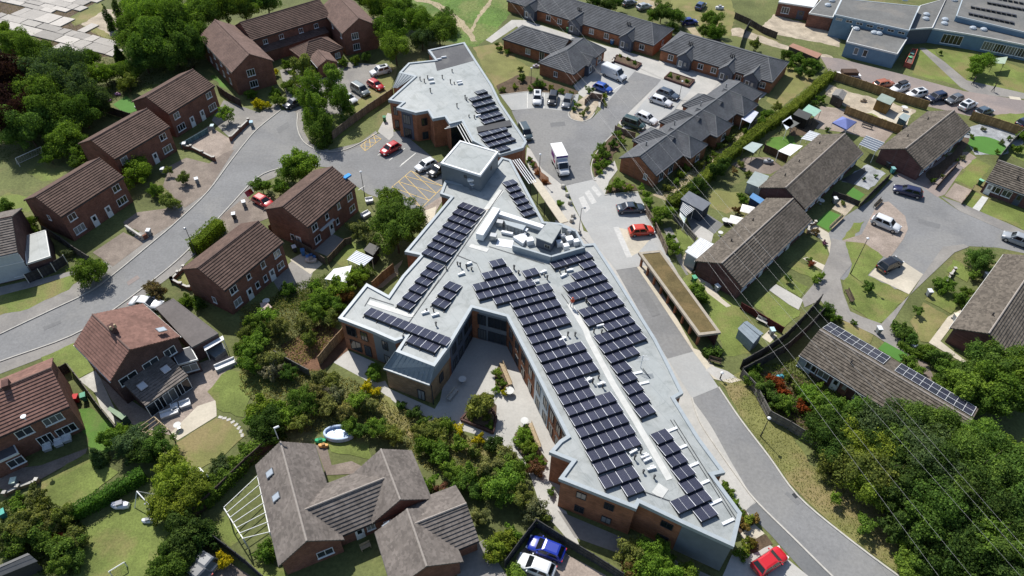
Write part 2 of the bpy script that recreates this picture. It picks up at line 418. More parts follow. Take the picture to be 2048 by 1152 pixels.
# ---- broad lawns and rough ground first
sheet('meadow', [(-43.4,182.9),(3,185.3),(-0.7,168.3),(-5.6,153.3),(-9.3,147),(-17.3,150.2),(-27.9,162.7)], 'meadow', 'green meadow with worn trails at the top of the picture')
sheet('path', smooth_line([(-25.4,170.6),(-21.1,169.1),(-16.7,162.9),(-13.7,157.6),(-11.4,153.3),(-10.2,149.8)], 4) + smooth_line([(-9.1,149.9),(-10.5,154.8),(-12.8,160),(-15.9,165.3),(-20.9,171.2),(-25.7,173.1)], 4), 'worn_earth', 'pale worn trail curving across the meadow')
sheet('path', [(-10.4,153.4),(-9.2,160.9),(-6.8,169.8),(-6.2,174.1),(-6.8,174.1),(-7.7,169.8),(-9.9,161.6),(-11.2,153.3)], 'worn_earth', 'thin worn trail climbing straight through the meadow')
sheet('path', [(-7.1,150.7),(-1.4,161.3),(0.9,161.4),(1,159.8),(-5.7,149.3)], 'paving_light', 'pale footpath beside the grey bungalows')
sheet('lawn', [(-9.8,147.1),(-3.5,149.4),(0.4,141.5),(2.9,138.4),(2.3,132.9),(-3.8,128),(-7.1,138)], 'lawn_dry', 'dry mounded lawn beside the flat roofed care home')
sheet('yard_strip', [(23.9,176.5),(53.5,178),(52.3,166.2),(48.7,154.7),(37.1,163.9),(28.8,169.1)], 'lawn_dry', 'dry grass strip with parked cars at the top')
sheet('track', [(30.7,176),(38,169.6),(40,164.8),(41.7,158.7),(42.3,154.4),(40.8,153.6),(38.1,164),(34.9,167.8),(28.8,172.4)], 'worn_earth', 'dusty track through the dry grass at the top')
sheet('track', [(49.9,159.1),(52.1,159.6),(57.5,154.3),(60.8,151),(69.5,146.6),(69.3,143.9),(66.7,145.8),(58.8,149.5),(52.8,154.1),(49.2,155.4)], 'gravel', 'pale gravel track below the school fence')
sheet('lawn', [(59,143.5),(62.5,135.4),(58.1,130.5),(51.9,123.6),(50.2,126.8),(53.7,132.7)], 'lawn_dry', 'dry lawn at the corner of the tall hedge')
sheet('school_yard', [(57.2,160.2),(62.1,167.5),(63.8,166),(68.9,162.3),(73.2,158.7),(73.6,153.6),(72.4,150.8),(68.8,152.7),(59.7,156.6)], 'gravel', 'gravel play yard in front of the white roofed school block')
sheet('lawn', [(90.8,151.3),(93.6,151),(93.2,134.3),(84.2,138.8)], 'lawn', 'triangle of lawn left of the school path')
sheet('lawn', [(93.9,151.7),(102.4,150.7),(109.9,142.4),(112.3,140),(106,128),(103.7,130.1),(97.7,135.1),(95.2,136.8),(93.8,144.3)], 'lawn', 'large lawn in front of the school classrooms')
sheet('path', [(90.6,151.3),(92,151.3),(93.8,144.3),(94.9,136.8),(104.6,131.9),(107.2,130.3),(106,128),(103.4,129.5),(93.7,131.4),(92.3,133.7),(91.5,141.6)], 'footway', 'grey path crossing the school lawn')
sheet('road', [(66.8,146.1),(71,145.3),(82.3,138.7),(85.2,136.7),(92.3,132.2),(103.1,129),(106.6,128),(102.9,120.9),(99.7,123.4),(92.9,121.5),(89.1,122.4),(82,125.9),(66.1,135.6),(66.8,141.9)], 'asphalt_pink', 'pinkish access road in front of the school')
sheet('lawn', [(94,123.1),(100.6,123.9),(102.3,121.9),(97.7,118.1),(95.8,119.1),(92.9,121.5)], 'lawn', 'lawn corner beside the far right fence')
stripe([(100.6,130),(102.7,129.5)], 1.2, 'paving_cream', 'pale crossing patch on the school road', 'paving_patch')
# ---- right gardens
sheet('patio', [(64.9,133.8),(68.2,131),(73.1,128.3),(79.3,124.2),(73.3,117.2),(69.3,122.2),(65.5,125.2),(63.1,129.6)], 'gravel', 'sandy garden with a brown shed behind the bungalows')
sheet('patio', [(68.9,122.7),(71.8,124.4),(74.7,122.4),(78.7,124.7),(74.9,117.7),(73.6,117.2)], 'paving_cream', 'cream paved strip behind the far bungalow')
sheet('lawn', [(68.6,122.7),(70,122.7),(73.5,117.7),(72.8,116.7)], 'lawn', 'thin lawn strip along the garden fence')
sheet('patio', [(60.6,125),(64.8,124.1),(72.3,116.6),(68.5,112.1),(63.1,115.3),(56,117)], 'paving_pink', 'pink paved garden with a blue gazebo')
sheet('lawn', [(47.7,113.3),(52.2,113.9),(51.9,110.1),(47.6,107.6),(45.4,109.4)], 'lawn_lush', 'small bright green lawn between sheds and awning')
sheet('patio', [(87.4,118.7),(89.9,119.3),(95.3,118),(95.2,113.1),(89.4,109.2),(84.1,109),(84.5,114.6)], 'slate_gravel', 'grey gravel garden round a circular lawn')
cc = (87.8,112.1)
sheet('lawn', [(cc[0] + 3.4 * math.cos(t * .2618), cc[1] + 3.1 * math.sin(t * .2618)) for t in range(24)], 'artificial_grass', 'round artificial lawn in the gravel garden')
sheet('patio', [(79,109.3),(83.2,109.9),(84,108.1),(80,104.4),(79,105.7)], 'paving_pink', 'pink paved strip beside the far bungalow')
sheet('lawn', [(83.5,107.7),(85.6,105.5),(79,98.7),(76.9,100.9)], 'lawn', 'lawn in front of the far right bungalow row')
sheet('lawn', [(91.4,111.6),(95.2,111.8),(93,105.3),(90.5,109.3)], 'lawn', 'small lawn behind the right edge bungalow')
sheet('lawn', [(32.7,94.8),(34.1,96.6),(38.1,96.2),(39.2,93.1),(37,91.1),(34.8,90.2),(32.7,92)], 'lawn_dry', 'yellowing lawn behind the middle right bungalow')
sheet('patio', [(28.6,85),(30.3,87.1),(31.8,85.1),(31.1,83.1),(29.5,83.5)], 'paving_light', 'grey slab patio behind the middle right bungalow')
sheet('lawn', [(25.6,86.2),(26.6,86),(28.5,83.3),(26,80.3),(24.8,80.5)], 'lawn', 'side lawn behind the white conservatory')
sheet('patio', [(25.6,79.5),(26.7,80.5),(27.1,78.2),(26.8,74.6),(25.6,77.7)], 'gravel', 'gravel strip beside the white conservatory')
sheet('footpath', [(24,86.1),(25.2,86.5),(26,82.7),(25.8,77.8),(26.3,75.5),(25.9,75.5),(25.1,78.7),(24.7,81.6)], 'footway', 'narrow path behind the parking bays')
# ---- right cul-de-sac
sheet('road', [(60.6,95.1),(66.8,102),(70.1,99.4),(71.9,96.1),(73.9,92.3),(79.1,87.3),(82.8,84.1),(80.4,79.4),(79.5,82),(76,83.2),(71.6,83.4),(68.5,82.5),(65.8,80.3),(61.1,75.7),(57.3,73.5),(54.5,73.4),(48.8,75.3),(47.2,76.2),(49.4,78.5),(50.3,85.9),(53.9,89.9)], 'asphalt', 'grey asphalt turning head of the right cul-de-sac')
sheet('footpath', [(66.8,102),(77.4,109.3),(80.2,104.9),(73.4,96.7),(71.8,95.9),(70.1,99.4)], 'asphalt_pink', 'pinkish asphalt drive beside the far bungalow')
sheet('driveway', [(73.2,96.3),(76.6,100.1),(78.7,98.1),(75.3,94.4)], 'paving_pink', 'pink concrete driveway strip in the cul-de-sac')
sheet('lawn', [(75.8,94.8),(78.5,97.7),(79.9,96.5),(76.3,92.9)], 'lawn', 'square front lawn left of the white path')
sheet('path', [(76.3,92.9),(79.7,96.5),(80.5,96),(77,92)], 'white_walkway', 'white concrete path to the right edge bungalow')
sheet('lawn', [(77.4,92.2),(80.4,95.6),(86.9,92.1),(83.9,86.2),(81.1,89)], 'lawn', 'front lawn right of the white path')
sheet('footpath', [(72.4,96.1),(75.1,94.4),(77.8,91.8),(81,88.8),(83.7,85.9),(82.8,84.1),(79.1,87.3),(73.9,92.3)], 'footway', 'pavement along the far side of the cul-de-sac')
# front gardens of the bungalow rows
sheet('garden', [(56.8,99.8),(63.1,105.2),(65.6,102.6),(60.7,97.5),(58.8,99)], 'slate_gravel', 'slate chipping front garden of the far row')
sheet('patio', [(56.7,100.2),(62.3,104.2),(62.1,102.9),(58.6,99)], 'dark_metal', 'dark slab patio in shade beside the far bungalow')  # flat near-black sheet along the bungalow front
sheet('lawn', [(56.5,96.5),(58.3,98.2),(59.6,96.2),(57.7,94.2)], 'artificial_grass', 'small bright artificial lawn by the fence corner')
sheet('patio', [(52.7,92.1),(55,94.9),(57.2,93.4),(54.3,90.3)], 'gravel', 'cream gravel patch in a front garden')
sheet('lawn', [(48.7,88.3),(52.1,91.7),(53.8,90.3),(50.5,86.4)], 'artificial_grass', 'vivid green artificial lawn of the middle row')
sheet('path', [(47,86.1),(48.5,88.1),(50.3,85.9),(49.9,83.1),(49.1,79.1),(47.3,77.5),(48.7,79.1),(49.1,82.7),(48.5,84.4)], 'paving_cream', 'cream winding path round a front garden')
sheet('lawn', [(45,81.6),(47.7,84),(48.9,82.7),(48.4,78.1),(47.1,77.5),(45.3,79.3)], 'lawn', 'front lawn with shrubs in the bend of the cream path')
sheet('lawn', [(41.5,77.7),(43.5,79.3),(46,76.6),(44.9,75)], 'lawn', 'middle front lawn of the near bungalow row')
sheet('path', [(44.4,79.7),(45.2,80),(48.2,77.6),(47.1,76.6)], 'paving_cream', 'cream slab path between two front lawns')
sheet('lawn', [(38.7,74.2),(40.3,76.4),(43.4,73.4),(41.7,71.3)], 'lawn', 'front lawn with a round bush, near row')
sheet('path', [(37.5,72.7),(38.9,73.9),(42,70.8),(40.8,68.8),(39.7,69.8)], 'paving_light', 'wide slab path with metal trim, near row')
sheet('lawn', [(34.3,69.7),(37.2,72.4),(41,68.5),(37.6,65.1)], 'lawn', 'largest front lawn at the end of the near row')
sheet('lawn', [(31.4,69.6),(32.8,68.5),(34,65.8),(31.6,64.7),(30.3,66.3)], 'lawn', 'lawn behind the grey blue shed')
sheet('patio', [(34.3,63.5),(35.6,64.8),(36.5,63.8),(35.2,62.5)], 'paving_cream', 'small slab patio beside the grey blue shed')
sheet('lawn', [(25.2,74.7),(27.1,76),(33.8,68.6),(32.1,60.6),(28.6,60),(28.2,66.2)], 'lawn', 'lawn beyond the green roofed shelter')
sheet('patio', [(27.1,76.3),(28,76.6),(30.3,70.7),(31.3,69.3),(30.6,69),(28.4,71.8)], 'paving_cream', 'slab strip along the gable of the middle right bungalow')
sheet('garden', [(23.2,94.6),(25.7,93.1),(30.4,97.2),(34.2,101.9),(38.3,107.4),(42.9,112.7),(46.8,117.3),(46.9,119.8),(41.8,114.1),(36.4,108.2),(31.9,103.2),(26.8,97.9)], 'worn_earth', 'bare earth strip between the long grey row and the tall hedge')
sheet('patio', [(28.1,89.2),(31.3,90.6),(33.9,87.5),(31.9,85.1),(30.3,87.1),(28.6,85)], 'asphalt_dark', 'dark paved yard behind the large grey shed')
sheet('patio', [(38.6,104.3),(41.7,106.6),(45.8,106.7),(47.6,103.7),(44.8,101.5),(40.7,102.2)], 'paving_brown', 'brown cluttered patio below the grey canopy')
sheet('garden', [(52,117.4),(57,120.6),(58.7,118.6),(55.3,114.5),(51.9,113.9)], 'soil', 'dark soil under the canopies beside the tall hedge')
sheet('garden', [(72.7,102.9),(80.1,109.4),(84.5,114.7),(85.4,114.3),(82.2,109.4),(75.8,103),(72.4,99.5)], 'soil', 'shaded soil border along the far bungalow front')
# court greens
sheet('lawn', [(51.8,84.5),(55.3,88.5),(57.1,88.9),(54.1,84.9),(51.8,83.5)], 'lawn', 'narrow lawn wedge beside the white car')
sheet('driveway', [(51.6,84),(55.5,85.7),(61,93.9),(63,94.4),(64.3,90.6),(63.5,87.3),(61.8,84.8),(57.8,80),(54.5,82.6)], 'paving_pink', 'pink concrete parking pad under the white car')
sheet('driveway', [(53.4,76.3),(56.8,79.7),(59,80.5),(61.7,76.7),(57.9,72.4)], 'paving_cream', 'cream concrete parking pad under the black car')
sheet('lawn', [(52.3,83.9),(55.2,83.3),(57,80.4),(53.2,76.2),(57.9,72.2),(52.1,66.6),(51.2,66.4),(49.6,68.2),(48.4,69.5),(48.7,74.2),(51.3,77.7)], 'lawn', 'central green with a bench and a round bush')
sheet('footpath', [(50.4,84.6),(52.2,83.9),(51.6,78.6),(48.8,75.4),(48.3,72.4),(48.1,68.7),(49.6,67.6),(52,66.3),(49.9,64.4),(47.5,66.2),(45.3,68),(44.5,70.8),(41.8,69.3),(41.9,71.1),(46,75.9),(48.7,80.5)], 'footway', 'grey footpath left of the central green')
sheet('footpath', [(49.9,64.4),(52.2,66.9),(58.1,72.4),(62.6,77.7),(67.4,83.1),(70.9,83.8),(71.5,83.2),(68.6,81.8),(63.7,77.4),(57.8,72.1),(52.6,65.8),(53.8,64.8),(55,62.2),(53.4,60.7),(52,61.7)], 'footway', 'grey footpath right of the central green')
sheet('lawn', [(65.5,77.5),(67.7,80.1),(69.7,78.2),(67.7,75.1)], 'lawn', 'small lawn under the round bush')
sheet('lawn', [(59.8,71.3),(62.8,74.6),(65.3,71.2),(62.5,68.5)], 'lawn', 'lawn between two garden paths')
sheet('lawn', [(56,67),(59.5,70.7),(61.9,68),(57.1,63.3),(56,63.3)], 'lawn_dry', 'dry lawn corner near the gable of the right bungalow')
sheet('path', [(57,63.1),(61.7,68),(64.1,69.4),(64.1,68.9),(58.7,63.4),(60.7,59.9),(60.2,59.6)], 'paving_cream', 'cream path round the right bungalow gable')
sheet('garden', [(45.1,67.5),(47.5,66.2),(49.8,64.2),(48.9,62.6),(45.9,64.8)], 'lawn_dry', 'dry front garden above the solar bungalow')
sheet('lawn', [(49.6,61.8),(51,63.1),(53.3,60.9),(51.8,59.5)], 'artificial_grass', 'square artificial lawn beside the solar bungalow')
sheet('patio', [(54.2,60.2),(55.3,60.3),(55.3,57.8),(55.1,56.4),(54.2,56.9)], 'paving_brown', 'brown brick path beside the solar bungalow')
sheet('garden', [(29.7,56.8),(36.4,58.2),(41.4,51.9),(43.2,50.3),(38.9,47.3),(36.1,47.2),(32.8,51.3),(31.1,52.6)], 'soil', 'planted garden below the solar bungalow')
# ---- care home grounds on the right
sheet('paving', [(6.7,87.7),(12.9,84.2),(16.2,76.8),(20.9,59.5),(23.1,53),(25.8,45.6),(27.8,38.8),(25.3,35.6),(24.1,40.3),(20,51.1),(17.1,59),(11.5,74),(7.3,82.8)], 'paving_light', 'pale paving strip along the east walls of the care home')
sheet('road', smooth_line([(23,53.1),(23.4,49.4),(25,45.2),(26.6,41.5),(27.9,38.9),(31,34.6),(33.8,30.7),(36.6,27.4)], 4) + smooth_line([(44.7,27.5),(40.7,30.9),(36.2,35.5),(32.7,39.8),(30.7,44.7),(28.4,50),(26.7,54.8)], 4), 'asphalt', 'grey access road curving away at the bottom right')
kerb(smooth_line([(26.7,54.8),(28.4,50),(30.7,44.7),(32.7,39.8),(36.2,35.5),(40.7,30.9),(44.7,27.4)], 4), 'pale kerb on the verge side of the curving road', .2)
kerb(smooth_line([(23,53),(23.4,49.4),(25,45.2),(26.6,41.5),(27.9,38.9),(31,34.6),(33.8,30.7),(36.6,27.3)], 4), 'pale kerb on the building side of the curving road', .2)
sheet('verge', smooth_line([(27.1,55.6),(28.6,50.6),(30.8,45.1),(32.9,40.3),(36.4,35.9),(41,31),(43.4,28)], 4) + [(49,27.1),(46.7,32.2),(44,38.9),(38.8,41.9),(35.3,43.8),(33.5,50.7),(30,57.3)], 'lawn_dry', 'dry grass verge along the access road')
sheet('footway', [(27.9,38.9),(31,34.6),(33.8,30.7),(36.6,27.4),(34.1,27.3),(31.2,30.7),(28.5,35.1),(26.4,37.9)], 'asphalt_dark', 'dark asphalt footway beside the curving road')
sheet('pavement', smooth_line([(20.8,59.1),(21.8,55),(23,52.7),(24.6,49),(26,44.2),(27.7,38.9)], 4) + [(26.4,37.8),(24.4,42.2),(23,46.9),(20.4,54.2),(19.1,59.1)], 'paving_light', 'pale pavement between the care home and the road')
sheet('road', [(15.5,76.2),(18.9,77.5),(20.2,73.2),(24.6,60.7),(20.8,59.3),(19.1,64.4)], 'asphalt', 'grey access lane beside the green roofed shelter')
sheet('road', [(20.8,59.3),(24.6,60.7),(26.7,54.8),(23,53)], 'block_paving', 'pale block paved ramp on the access lane')
sheet('pavement', [(18.3,79.2),(19.9,78.9),(24.6,61.2),(25.3,60.9),(27.3,57.3),(30,56),(28.4,55.5),(26.3,56.1),(24.5,60.5),(18.6,77.3)], 'paving_cream', 'cream edging path along the shelter')
sheet('patio', [(25.5,57.5),(26.5,58.3),(28.4,57.4),(29.4,56.4),(27,55.9)], 'paving_light', 'pale slab around the bench by the black fence')
sheet('parking', [(8.8,96.9),(13.9,99.1),(15.3,94.7),(20.9,95.7),(22.9,85),(23.5,80.9),(24.8,75.5),(19.9,77.3),(15.5,76.2),(12.7,82.3),(11.2,86.7),(9.8,92.2)], 'block_paving', 'pale block paved drive with parking bays')
sheet('paving', [(2.2,108.3),(3.5,107),(7.9,98.1),(9.2,93.3),(10.8,88.1),(11.4,83.2),(9.2,83.8),(6.7,90.2),(4.4,95.5),(2.7,100.8),(2,104.7)], 'paving_light', 'pale forecourt paving with round bollards')
sheet('paving', [(13.6,99.1),(17.8,104.6),(18.1,101.8),(16.3,98.4),(15.3,94.7)], 'paving_light', 'pale path in front of the near grey bungalow')
sheet('parking', [(16.3,86.2),(17.5,85.9),(21.9,83.9),(19.2,80.1),(17.8,79.1)], 'paving_cream', 'cream parking bay strip below the red car')
stripe([(16.4,86.2),(17.8,79.1)], .9, 'faded_paint', 'wide white line beside the red car bay')
for pts, lb in (([(10.8,93.5),(11.7,94.2),(12.6,90.8),(11.7,89.6)], 'pale crossing bar nearest the bollards'), ([(11.9,95.1),(12.7,95.9),(13.8,92.5),(12.9,91.9)], 'pale crossing bar in the middle'), ([(13.1,96.4),(13.7,97.2),(14.8,94.7),(14.2,93.8)], 'pale crossing bar nearest the grey bungalow')):
    sheet('road_marking', pts, 'faded_paint', lb)
stripe([(15.3,94.7),(21,95.5)], .25, 'paving_cream', 'thin kerb edge of the parking bays')
sheet('paving', [(-1.4,160.5),(1.6,161.4),(19.6,149.1),(31.4,142.2),(47.8,139.8),(53.2,133.3),(50.7,129.1),(45.9,123.4),(33.8,115.7),(25,110.5),(22.6,115.2),(20.2,116.1),(16.9,122.2),(12.7,127.5),(11.7,130.9),(16.3,138.4),(4.8,147.7)], 'paving_light', 'pale paving round the grey bungalow court')
# ---- grey bungalow court
sheet('road', smooth_line([(-0.8,120.7),(1.7,121.6),(4.5,121.9),(7.9,121.6),(10.6,120.9)], 4) + [(14.7,118.5),(16.9,122.2),(25,137.5),(30.3,134.1),(19.8,117.6),(18,112.6),(14.2,107.3),(13.3,103.3),(13.9,99),(8.4,96.8),(4.8,101.7),(2.3,109.2),(-0.5,119.4)], 'asphalt', 'grey asphalt turning court of the bungalows')
sheet('parking', [(-3.2,126.6),(2.3,128.2),(12.7,127.5),(11.4,119.9),(10.4,120.9),(4.5,122),(-0.8,120.9)], 'block_paving', 'pale parking bays above the turning court')
sheet('parking', [(16.5,133.5),(20.5,141.8),(26.4,138.8),(25,137.5),(16.9,122.2),(20,129)], 'block_paving', 'pale parking bays of the white van')
sheet('parking', [(23.2,120.9),(30.3,134.4),(36.4,131.4),(33.2,126.1),(27.5,115.4),(22.6,115.2),(20.1,115.1)], 'block_paving', 'pale parking bays in front of the long bungalow row')
sheet('paving', [(19.5,148.4),(22.6,147.8),(31.2,140.3),(41.4,134.6),(42.9,134.6),(36.8,125.2),(33.2,126.1),(36.4,131.4),(30.9,134.1),(26.4,138.8),(20.5,141.8)], 'paving_light', 'pale court paving between the grey bungalows')
for i, ln in enumerate(([(2.3,127.7),(2.3,121.9)], [(5.7,127.8),(5.5,121.8)], [(19.4,129),(21.8,131.9)], [(27,127),(31.2,123.9)], [(24.3,120.9),(28,117.5)])):
    stripe(ln, .12, 'road_paint', ['white bay line left of the white SUV', 'white bay line right of the white SUV', 'white bay line below the van', 'white bay line between pale cars', 'white bay line by the green vehicle'][i])
sheet('bed', [(10.3,120.4),(11.9,124.2),(14.4,127.6),(16.8,125.5),(14.7,119),(12.7,117.4),(11.1,117.8)], 'gravel', 'gravel island bed with small bushes')
kerb(smooth_line([(10.7,121.4),(10.2,119.8),(10.8,118.1),(12.7,117.3),(14.4,118.5),(15.4,120.6)], 5), 'curved kerb of the gravel island')
sheet('bed', [(-3.9,130.3),(0.5,135.2),(5.8,133.1),(12.7,128.7),(11.8,127.2),(2.3,128.2),(-3.2,126.9)], 'soil', 'planting bed above the parking bays')
kerb([(-3.3,126.6),(2.3,128.2),(12.1,127.1)], 'kerb along the planting bed above the bays')
sheet('bed', [(2.2,105.6),(3,105.2),(6.4,97.2),(4.9,96.6)], 'bark_mulch', 'bark planting bed beside the delivery truck')
sheet('bed', [(14,105.1),(16.2,109.8),(19.3,115.2),(20.4,112.3),(18.6,107.6),(15.9,102.6),(13.9,99.5)], 'soil', 'shrub bed at the edge of the turning court')
kerb(smooth_line([(18.3,113.2),(16.5,110.3),(14.4,106.1),(13.5,102.5),(13.6,99.1),(14.1,98.5)], 4), 'kerb round the shrub bed of the turning court')
kerb([(15.2,94.5),(18.4,95.2),(21,95.6)], 'kerb above the dark car bay')
sheet('bed', [(15.5,95.1),(16.9,99.2),(20.7,97.7),(21,96.1)], 'soil', 'planting corner above the dark car bay')
sheet('courtyard', [(-10.2,48.2),(-8.7,51.9),(-8.1,60.1),(-4.4,65.6),(1.2,64.8),(3.2,57),(6.7,46.5),(5.4,43.4),(6.5,41.2),(5.8,37.2),(4.2,38.6),(2.5,41.7),(0.8,44.6),(-1.7,46.3),(-5.3,47.4)], 'paving_light', 'base paving of the courtyard up to the walls')
# ---- courtyard of the care home
sheet('courtyard', [(-7.6,50),(-6.2,58.4),(-4.8,61.4),(0.2,58.5),(1.3,56.7),(1.9,46.7),(-2,45.8),(-5.6,48.3)], 'paving_light', 'pale paved courtyard inside the care home')
sheet('courtyard', [(-3.7,51.7),(2.6,55),(3.8,49.3),(5.4,44.9),(4.5,42.1),(3,41.3),(4,39),(6.5,37.3),(7.8,33.3),(7.2,33.1),(5.8,35),(3.8,37.3),(2.7,41.1),(0.5,46.4),(-1.1,49.6)], 'paving_light', 'pale paved path continuing round the courtyard')
sheet('path', [(-23.8,57.9),(-22.7,59.9),(-21.1,59.4),(-17.6,57.6),(-15.3,53.5),(-6.7,49.3),(-5.6,48.3),(-5.9,47.7),(-8.7,48.7),(-13.9,51.1),(-18.8,55)], 'paving_light', 'pale path along the south wall of the care home')
sheet('path', [(5.5,37.4),(17.7,32.1),(23,29.6),(21.8,28.5),(16.5,31),(7.3,34.3)], 'footway', 'shaded path under the end wall of the care home')
sheet('bed', [(1.2,48),(2.4,48.6),(3.7,44.9),(4.5,43.4),(3.2,41.5),(1.7,43.9),(0.7,46)], 'soil', 'courtyard planting bed with a bench')
sheet('bed', [(-4.3,51.8),(-3.3,53.3),(-1.6,51.2),(-1.4,49.5),(-1.9,47.4),(-5.6,49.2)], 'soil', 'courtyard bed round a small tree')
sheet('bed', [(-2.2,56.6),(-1.3,57.5),(0.1,53.9),(-1.5,53.2)], 'soil', 'narrow courtyard bed beside a bench')
sheet('lawn', [(-18.6,55.7),(-18.1,57.6),(-16.4,57.4),(-15.9,54.8),(-16.9,54.3)], 'lawn', 'scrap of lawn in the shade of the bay')
sheet('rough_grass', [(-15.9,52.6),(-13.5,50.4),(-8.7,48.5),(-5.5,46.9),(-1.3,45.6),(0.4,42.8),(-2.9,42.7),(-8,44.5),(-13.4,47.3),(-16.5,50.4)], 'lawn_dry', 'dry rough grass slope below the care home path')
sheet('garden', [(-22.7,46.9),(-19.8,48.2),(-16.6,45.6),(-15.9,43.2),(-20.8,44.2)], 'lawn', 'lawn with toys behind the brown bungalow')
sheet('patio', [(-22.8,45),(-21.6,45.2),(-20.4,42.4),(-18.2,43),(-16.4,42.1),(-17.1,41.4),(-20.8,41.1)], 'paving_brown', 'brown slab patio behind the brown bungalow')
sheet('driveway', [(-5.7,32.2),(-2.5,33.8),(0,30.2),(1.5,27.9),(-4.4,27.8)], 'footway', 'grey drive beside the brown bungalow')
sheet('driveway', [(1.1,32.2),(3.6,34.8),(6.6,32.3),(10.3,30.3),(11.9,28.1),(0.3,27.9)], 'paving_pink', 'pinkish drive under the blue and white cars')
sheet('parking', [(22,29.8),(23.8,32.7),(25.6,33.5),(28.1,34),(31.3,30.7),(32.2,29.3)], 'paving_light', 'pale parking bay under the red car at the bottom')
sheet('path', [(25.2,35.1),(27,36.3),(27.9,35.2),(25.6,33.9)], 'paving_cream', 'short cream path at the end of the care home')
sheet('bed', [(24.8,37.7),(26.4,37.8),(27.2,36.3),(25.2,35.1),(24.5,36)], 'soil', 'planting strip at the care home corner')
sheet('bed', [(25.6,33.8),(28,35.1),(28.4,34),(25.6,32.7)], 'soil', 'planting strip beside the red car')
# ---- gardens behind the brick houses
sheet('patio', [(-35,72.6),(-33.1,77),(-29.5,74.4),(-29.6,71.2),(-32.2,68.6)], 'footway', 'grey slab patio behind the near brick house')
sheet('patio', [(-33.5,77),(-31.5,79.1),(-28.4,76.2),(-29.8,74)], 'paving_cream', 'cream patio with a sandpit behind the near brick house')
sheet('patio', [(-30.6,79.3),(-28.8,83.5),(-25.2,81.2),(-27.6,77.7)], 'footway', 'grey patio behind the end brick house')
sheet('lawn', [(-28.1,78),(-25.3,81.8),(-22.2,79.6),(-25,75.6)], 'lawn', 'square lawn beside the blue pergola')
sheet('soil_patch', [(-30.8,60.3),(-26.3,64),(-22.7,63.2),(-21.4,59.7),(-24.6,55.8),(-28,56.6)], 'bark_mulch', 'bare brown earth behind the buff fence')
sheet('soil_patch', [(-20.4,73.1),(-17.6,76.3),(-16.7,77.6),(-17,74.4),(-18.6,71.4),(-19.9,71.4)], 'worn_earth', 'bare path beside the buff fence of the west wing')
# ---- left road
up = [(-71.2,58.3),(-68.7,61.1),(-63.8,65.9),(-60.4,69.3),(-58.3,73.2),(-55.6,79.7),(-53.5,85.1),(-51.1,93),(-50,101.1),(-49.1,107.2),(-48,112.5),(-45.3,119.3)]
lo = [(-42.1,119.1),(-40,112.1),(-37.6,107.6),(-34.1,105.6),(-29.7,106.3),(-25.8,111.6),(-21.5,112.8),(-12.2,101.5),(-11.6,95),(-12.7,88.3),(-18.7,90.7),(-24.5,93.5),(-32.2,100.8),(-37.6,101.4),(-40.8,100.2),(-44,97.2),(-46.8,87.6),(-48.8,80.5),(-50.9,74.7),(-55.4,66.1),(-59.1,61.1),(-66.2,56.5),(-68.9,54.3)]
sheet('road', smooth_line(up, 3) + lo, 'asphalt', 'grey residential road sweeping up the left side')
sheet('parking', [(-49.5,135),(-42.1,139.7),(-27.9,138.1),(-25.3,133.9),(-28.8,123.7),(-36.4,112.6),(-41.3,117.7),(-43.6,119.4)], 'footway', 'pale parking court behind the birch trees')
sheet('pavement', smooth_line([(-73.4,62.2),(-70.6,64.6),(-65.4,69.7),(-62,73.4),(-60.2,77.8),(-56.4,88.2),(-53.9,97.8),(-52.4,103.9),(-51.6,110.3),(-49.1,118.3),(-46.7,122.1)], 3) + smooth_line(up, 3)[::-1], 'footway', 'grey pavement along the upper side of the road')
sheet('pavement', [(-67.8,52.3),(-65.2,54.5),(-58,59.4),(-54.5,64.9),(-49.8,73.2),(-47.6,78.8),(-45.6,86),(-42.7,96.1),(-39.2,99.1),(-40.8,100.2),(-44,97.2),(-46.8,87.6),(-48.8,80.5),(-50.9,74.7),(-55.4,66.1),(-59.1,61.1),(-66.2,56.5),(-68.9,54.3)], 'footway', 'pale pavement along the lower side of the road')
kerb(smooth_line(up, 4), 'long kerb on the upper side of the left road')
kerb(smooth_line([(-40.8,100.2),(-44,97.2),(-46.8,87.6),(-48.8,80.5),(-50.9,74.7),(-55.4,66.1),(-59.1,61.1),(-66.2,56.5),(-68.9,54.3)], 4), 'long kerb on the lower side of the left road')
sheet('pavement', [(-42.3,118.5),(-41,118.6),(-39.3,112.1),(-37.1,107.9),(-33.3,106.1),(-28.3,108.7),(-26,112.7),(-25.4,111.3),(-27.9,107.6),(-30.5,105.8),(-34,105.3),(-37.6,107.3),(-40.2,112.1)], 'footway', 'narrow pavement round the birch bed')
kerb(smooth_line([(-41.8,118.3),(-40.8,113.3),(-38.6,108.6),(-35.2,105.9),(-31.1,105.9),(-28,108.7),(-25.6,111.9)], 4), 'curved kerb round the birch bed')
sheet('bed', [(-40.2,117.9),(-32.6,118.2),(-26.4,127.1),(-24.7,127.1),(-27.9,116.8),(-33,109.3),(-36.1,107.7),(-38.1,111)], 'lawn', 'grass bed under the birch trees')
sheet('bed', [(-33.5,118.6),(-30.2,125.8),(-26.9,139.1),(-25.1,136.6),(-25.3,127.1),(-32,116.6)], 'lawn_dry', 'dry grass strip behind the parking court')
sheet('path', [(-25.6,112.4),(-24.7,119),(-23.5,118.5),(-22.5,111.1),(-23.1,109.6)], 'paving_light', 'pale slab area beside the care home bins')
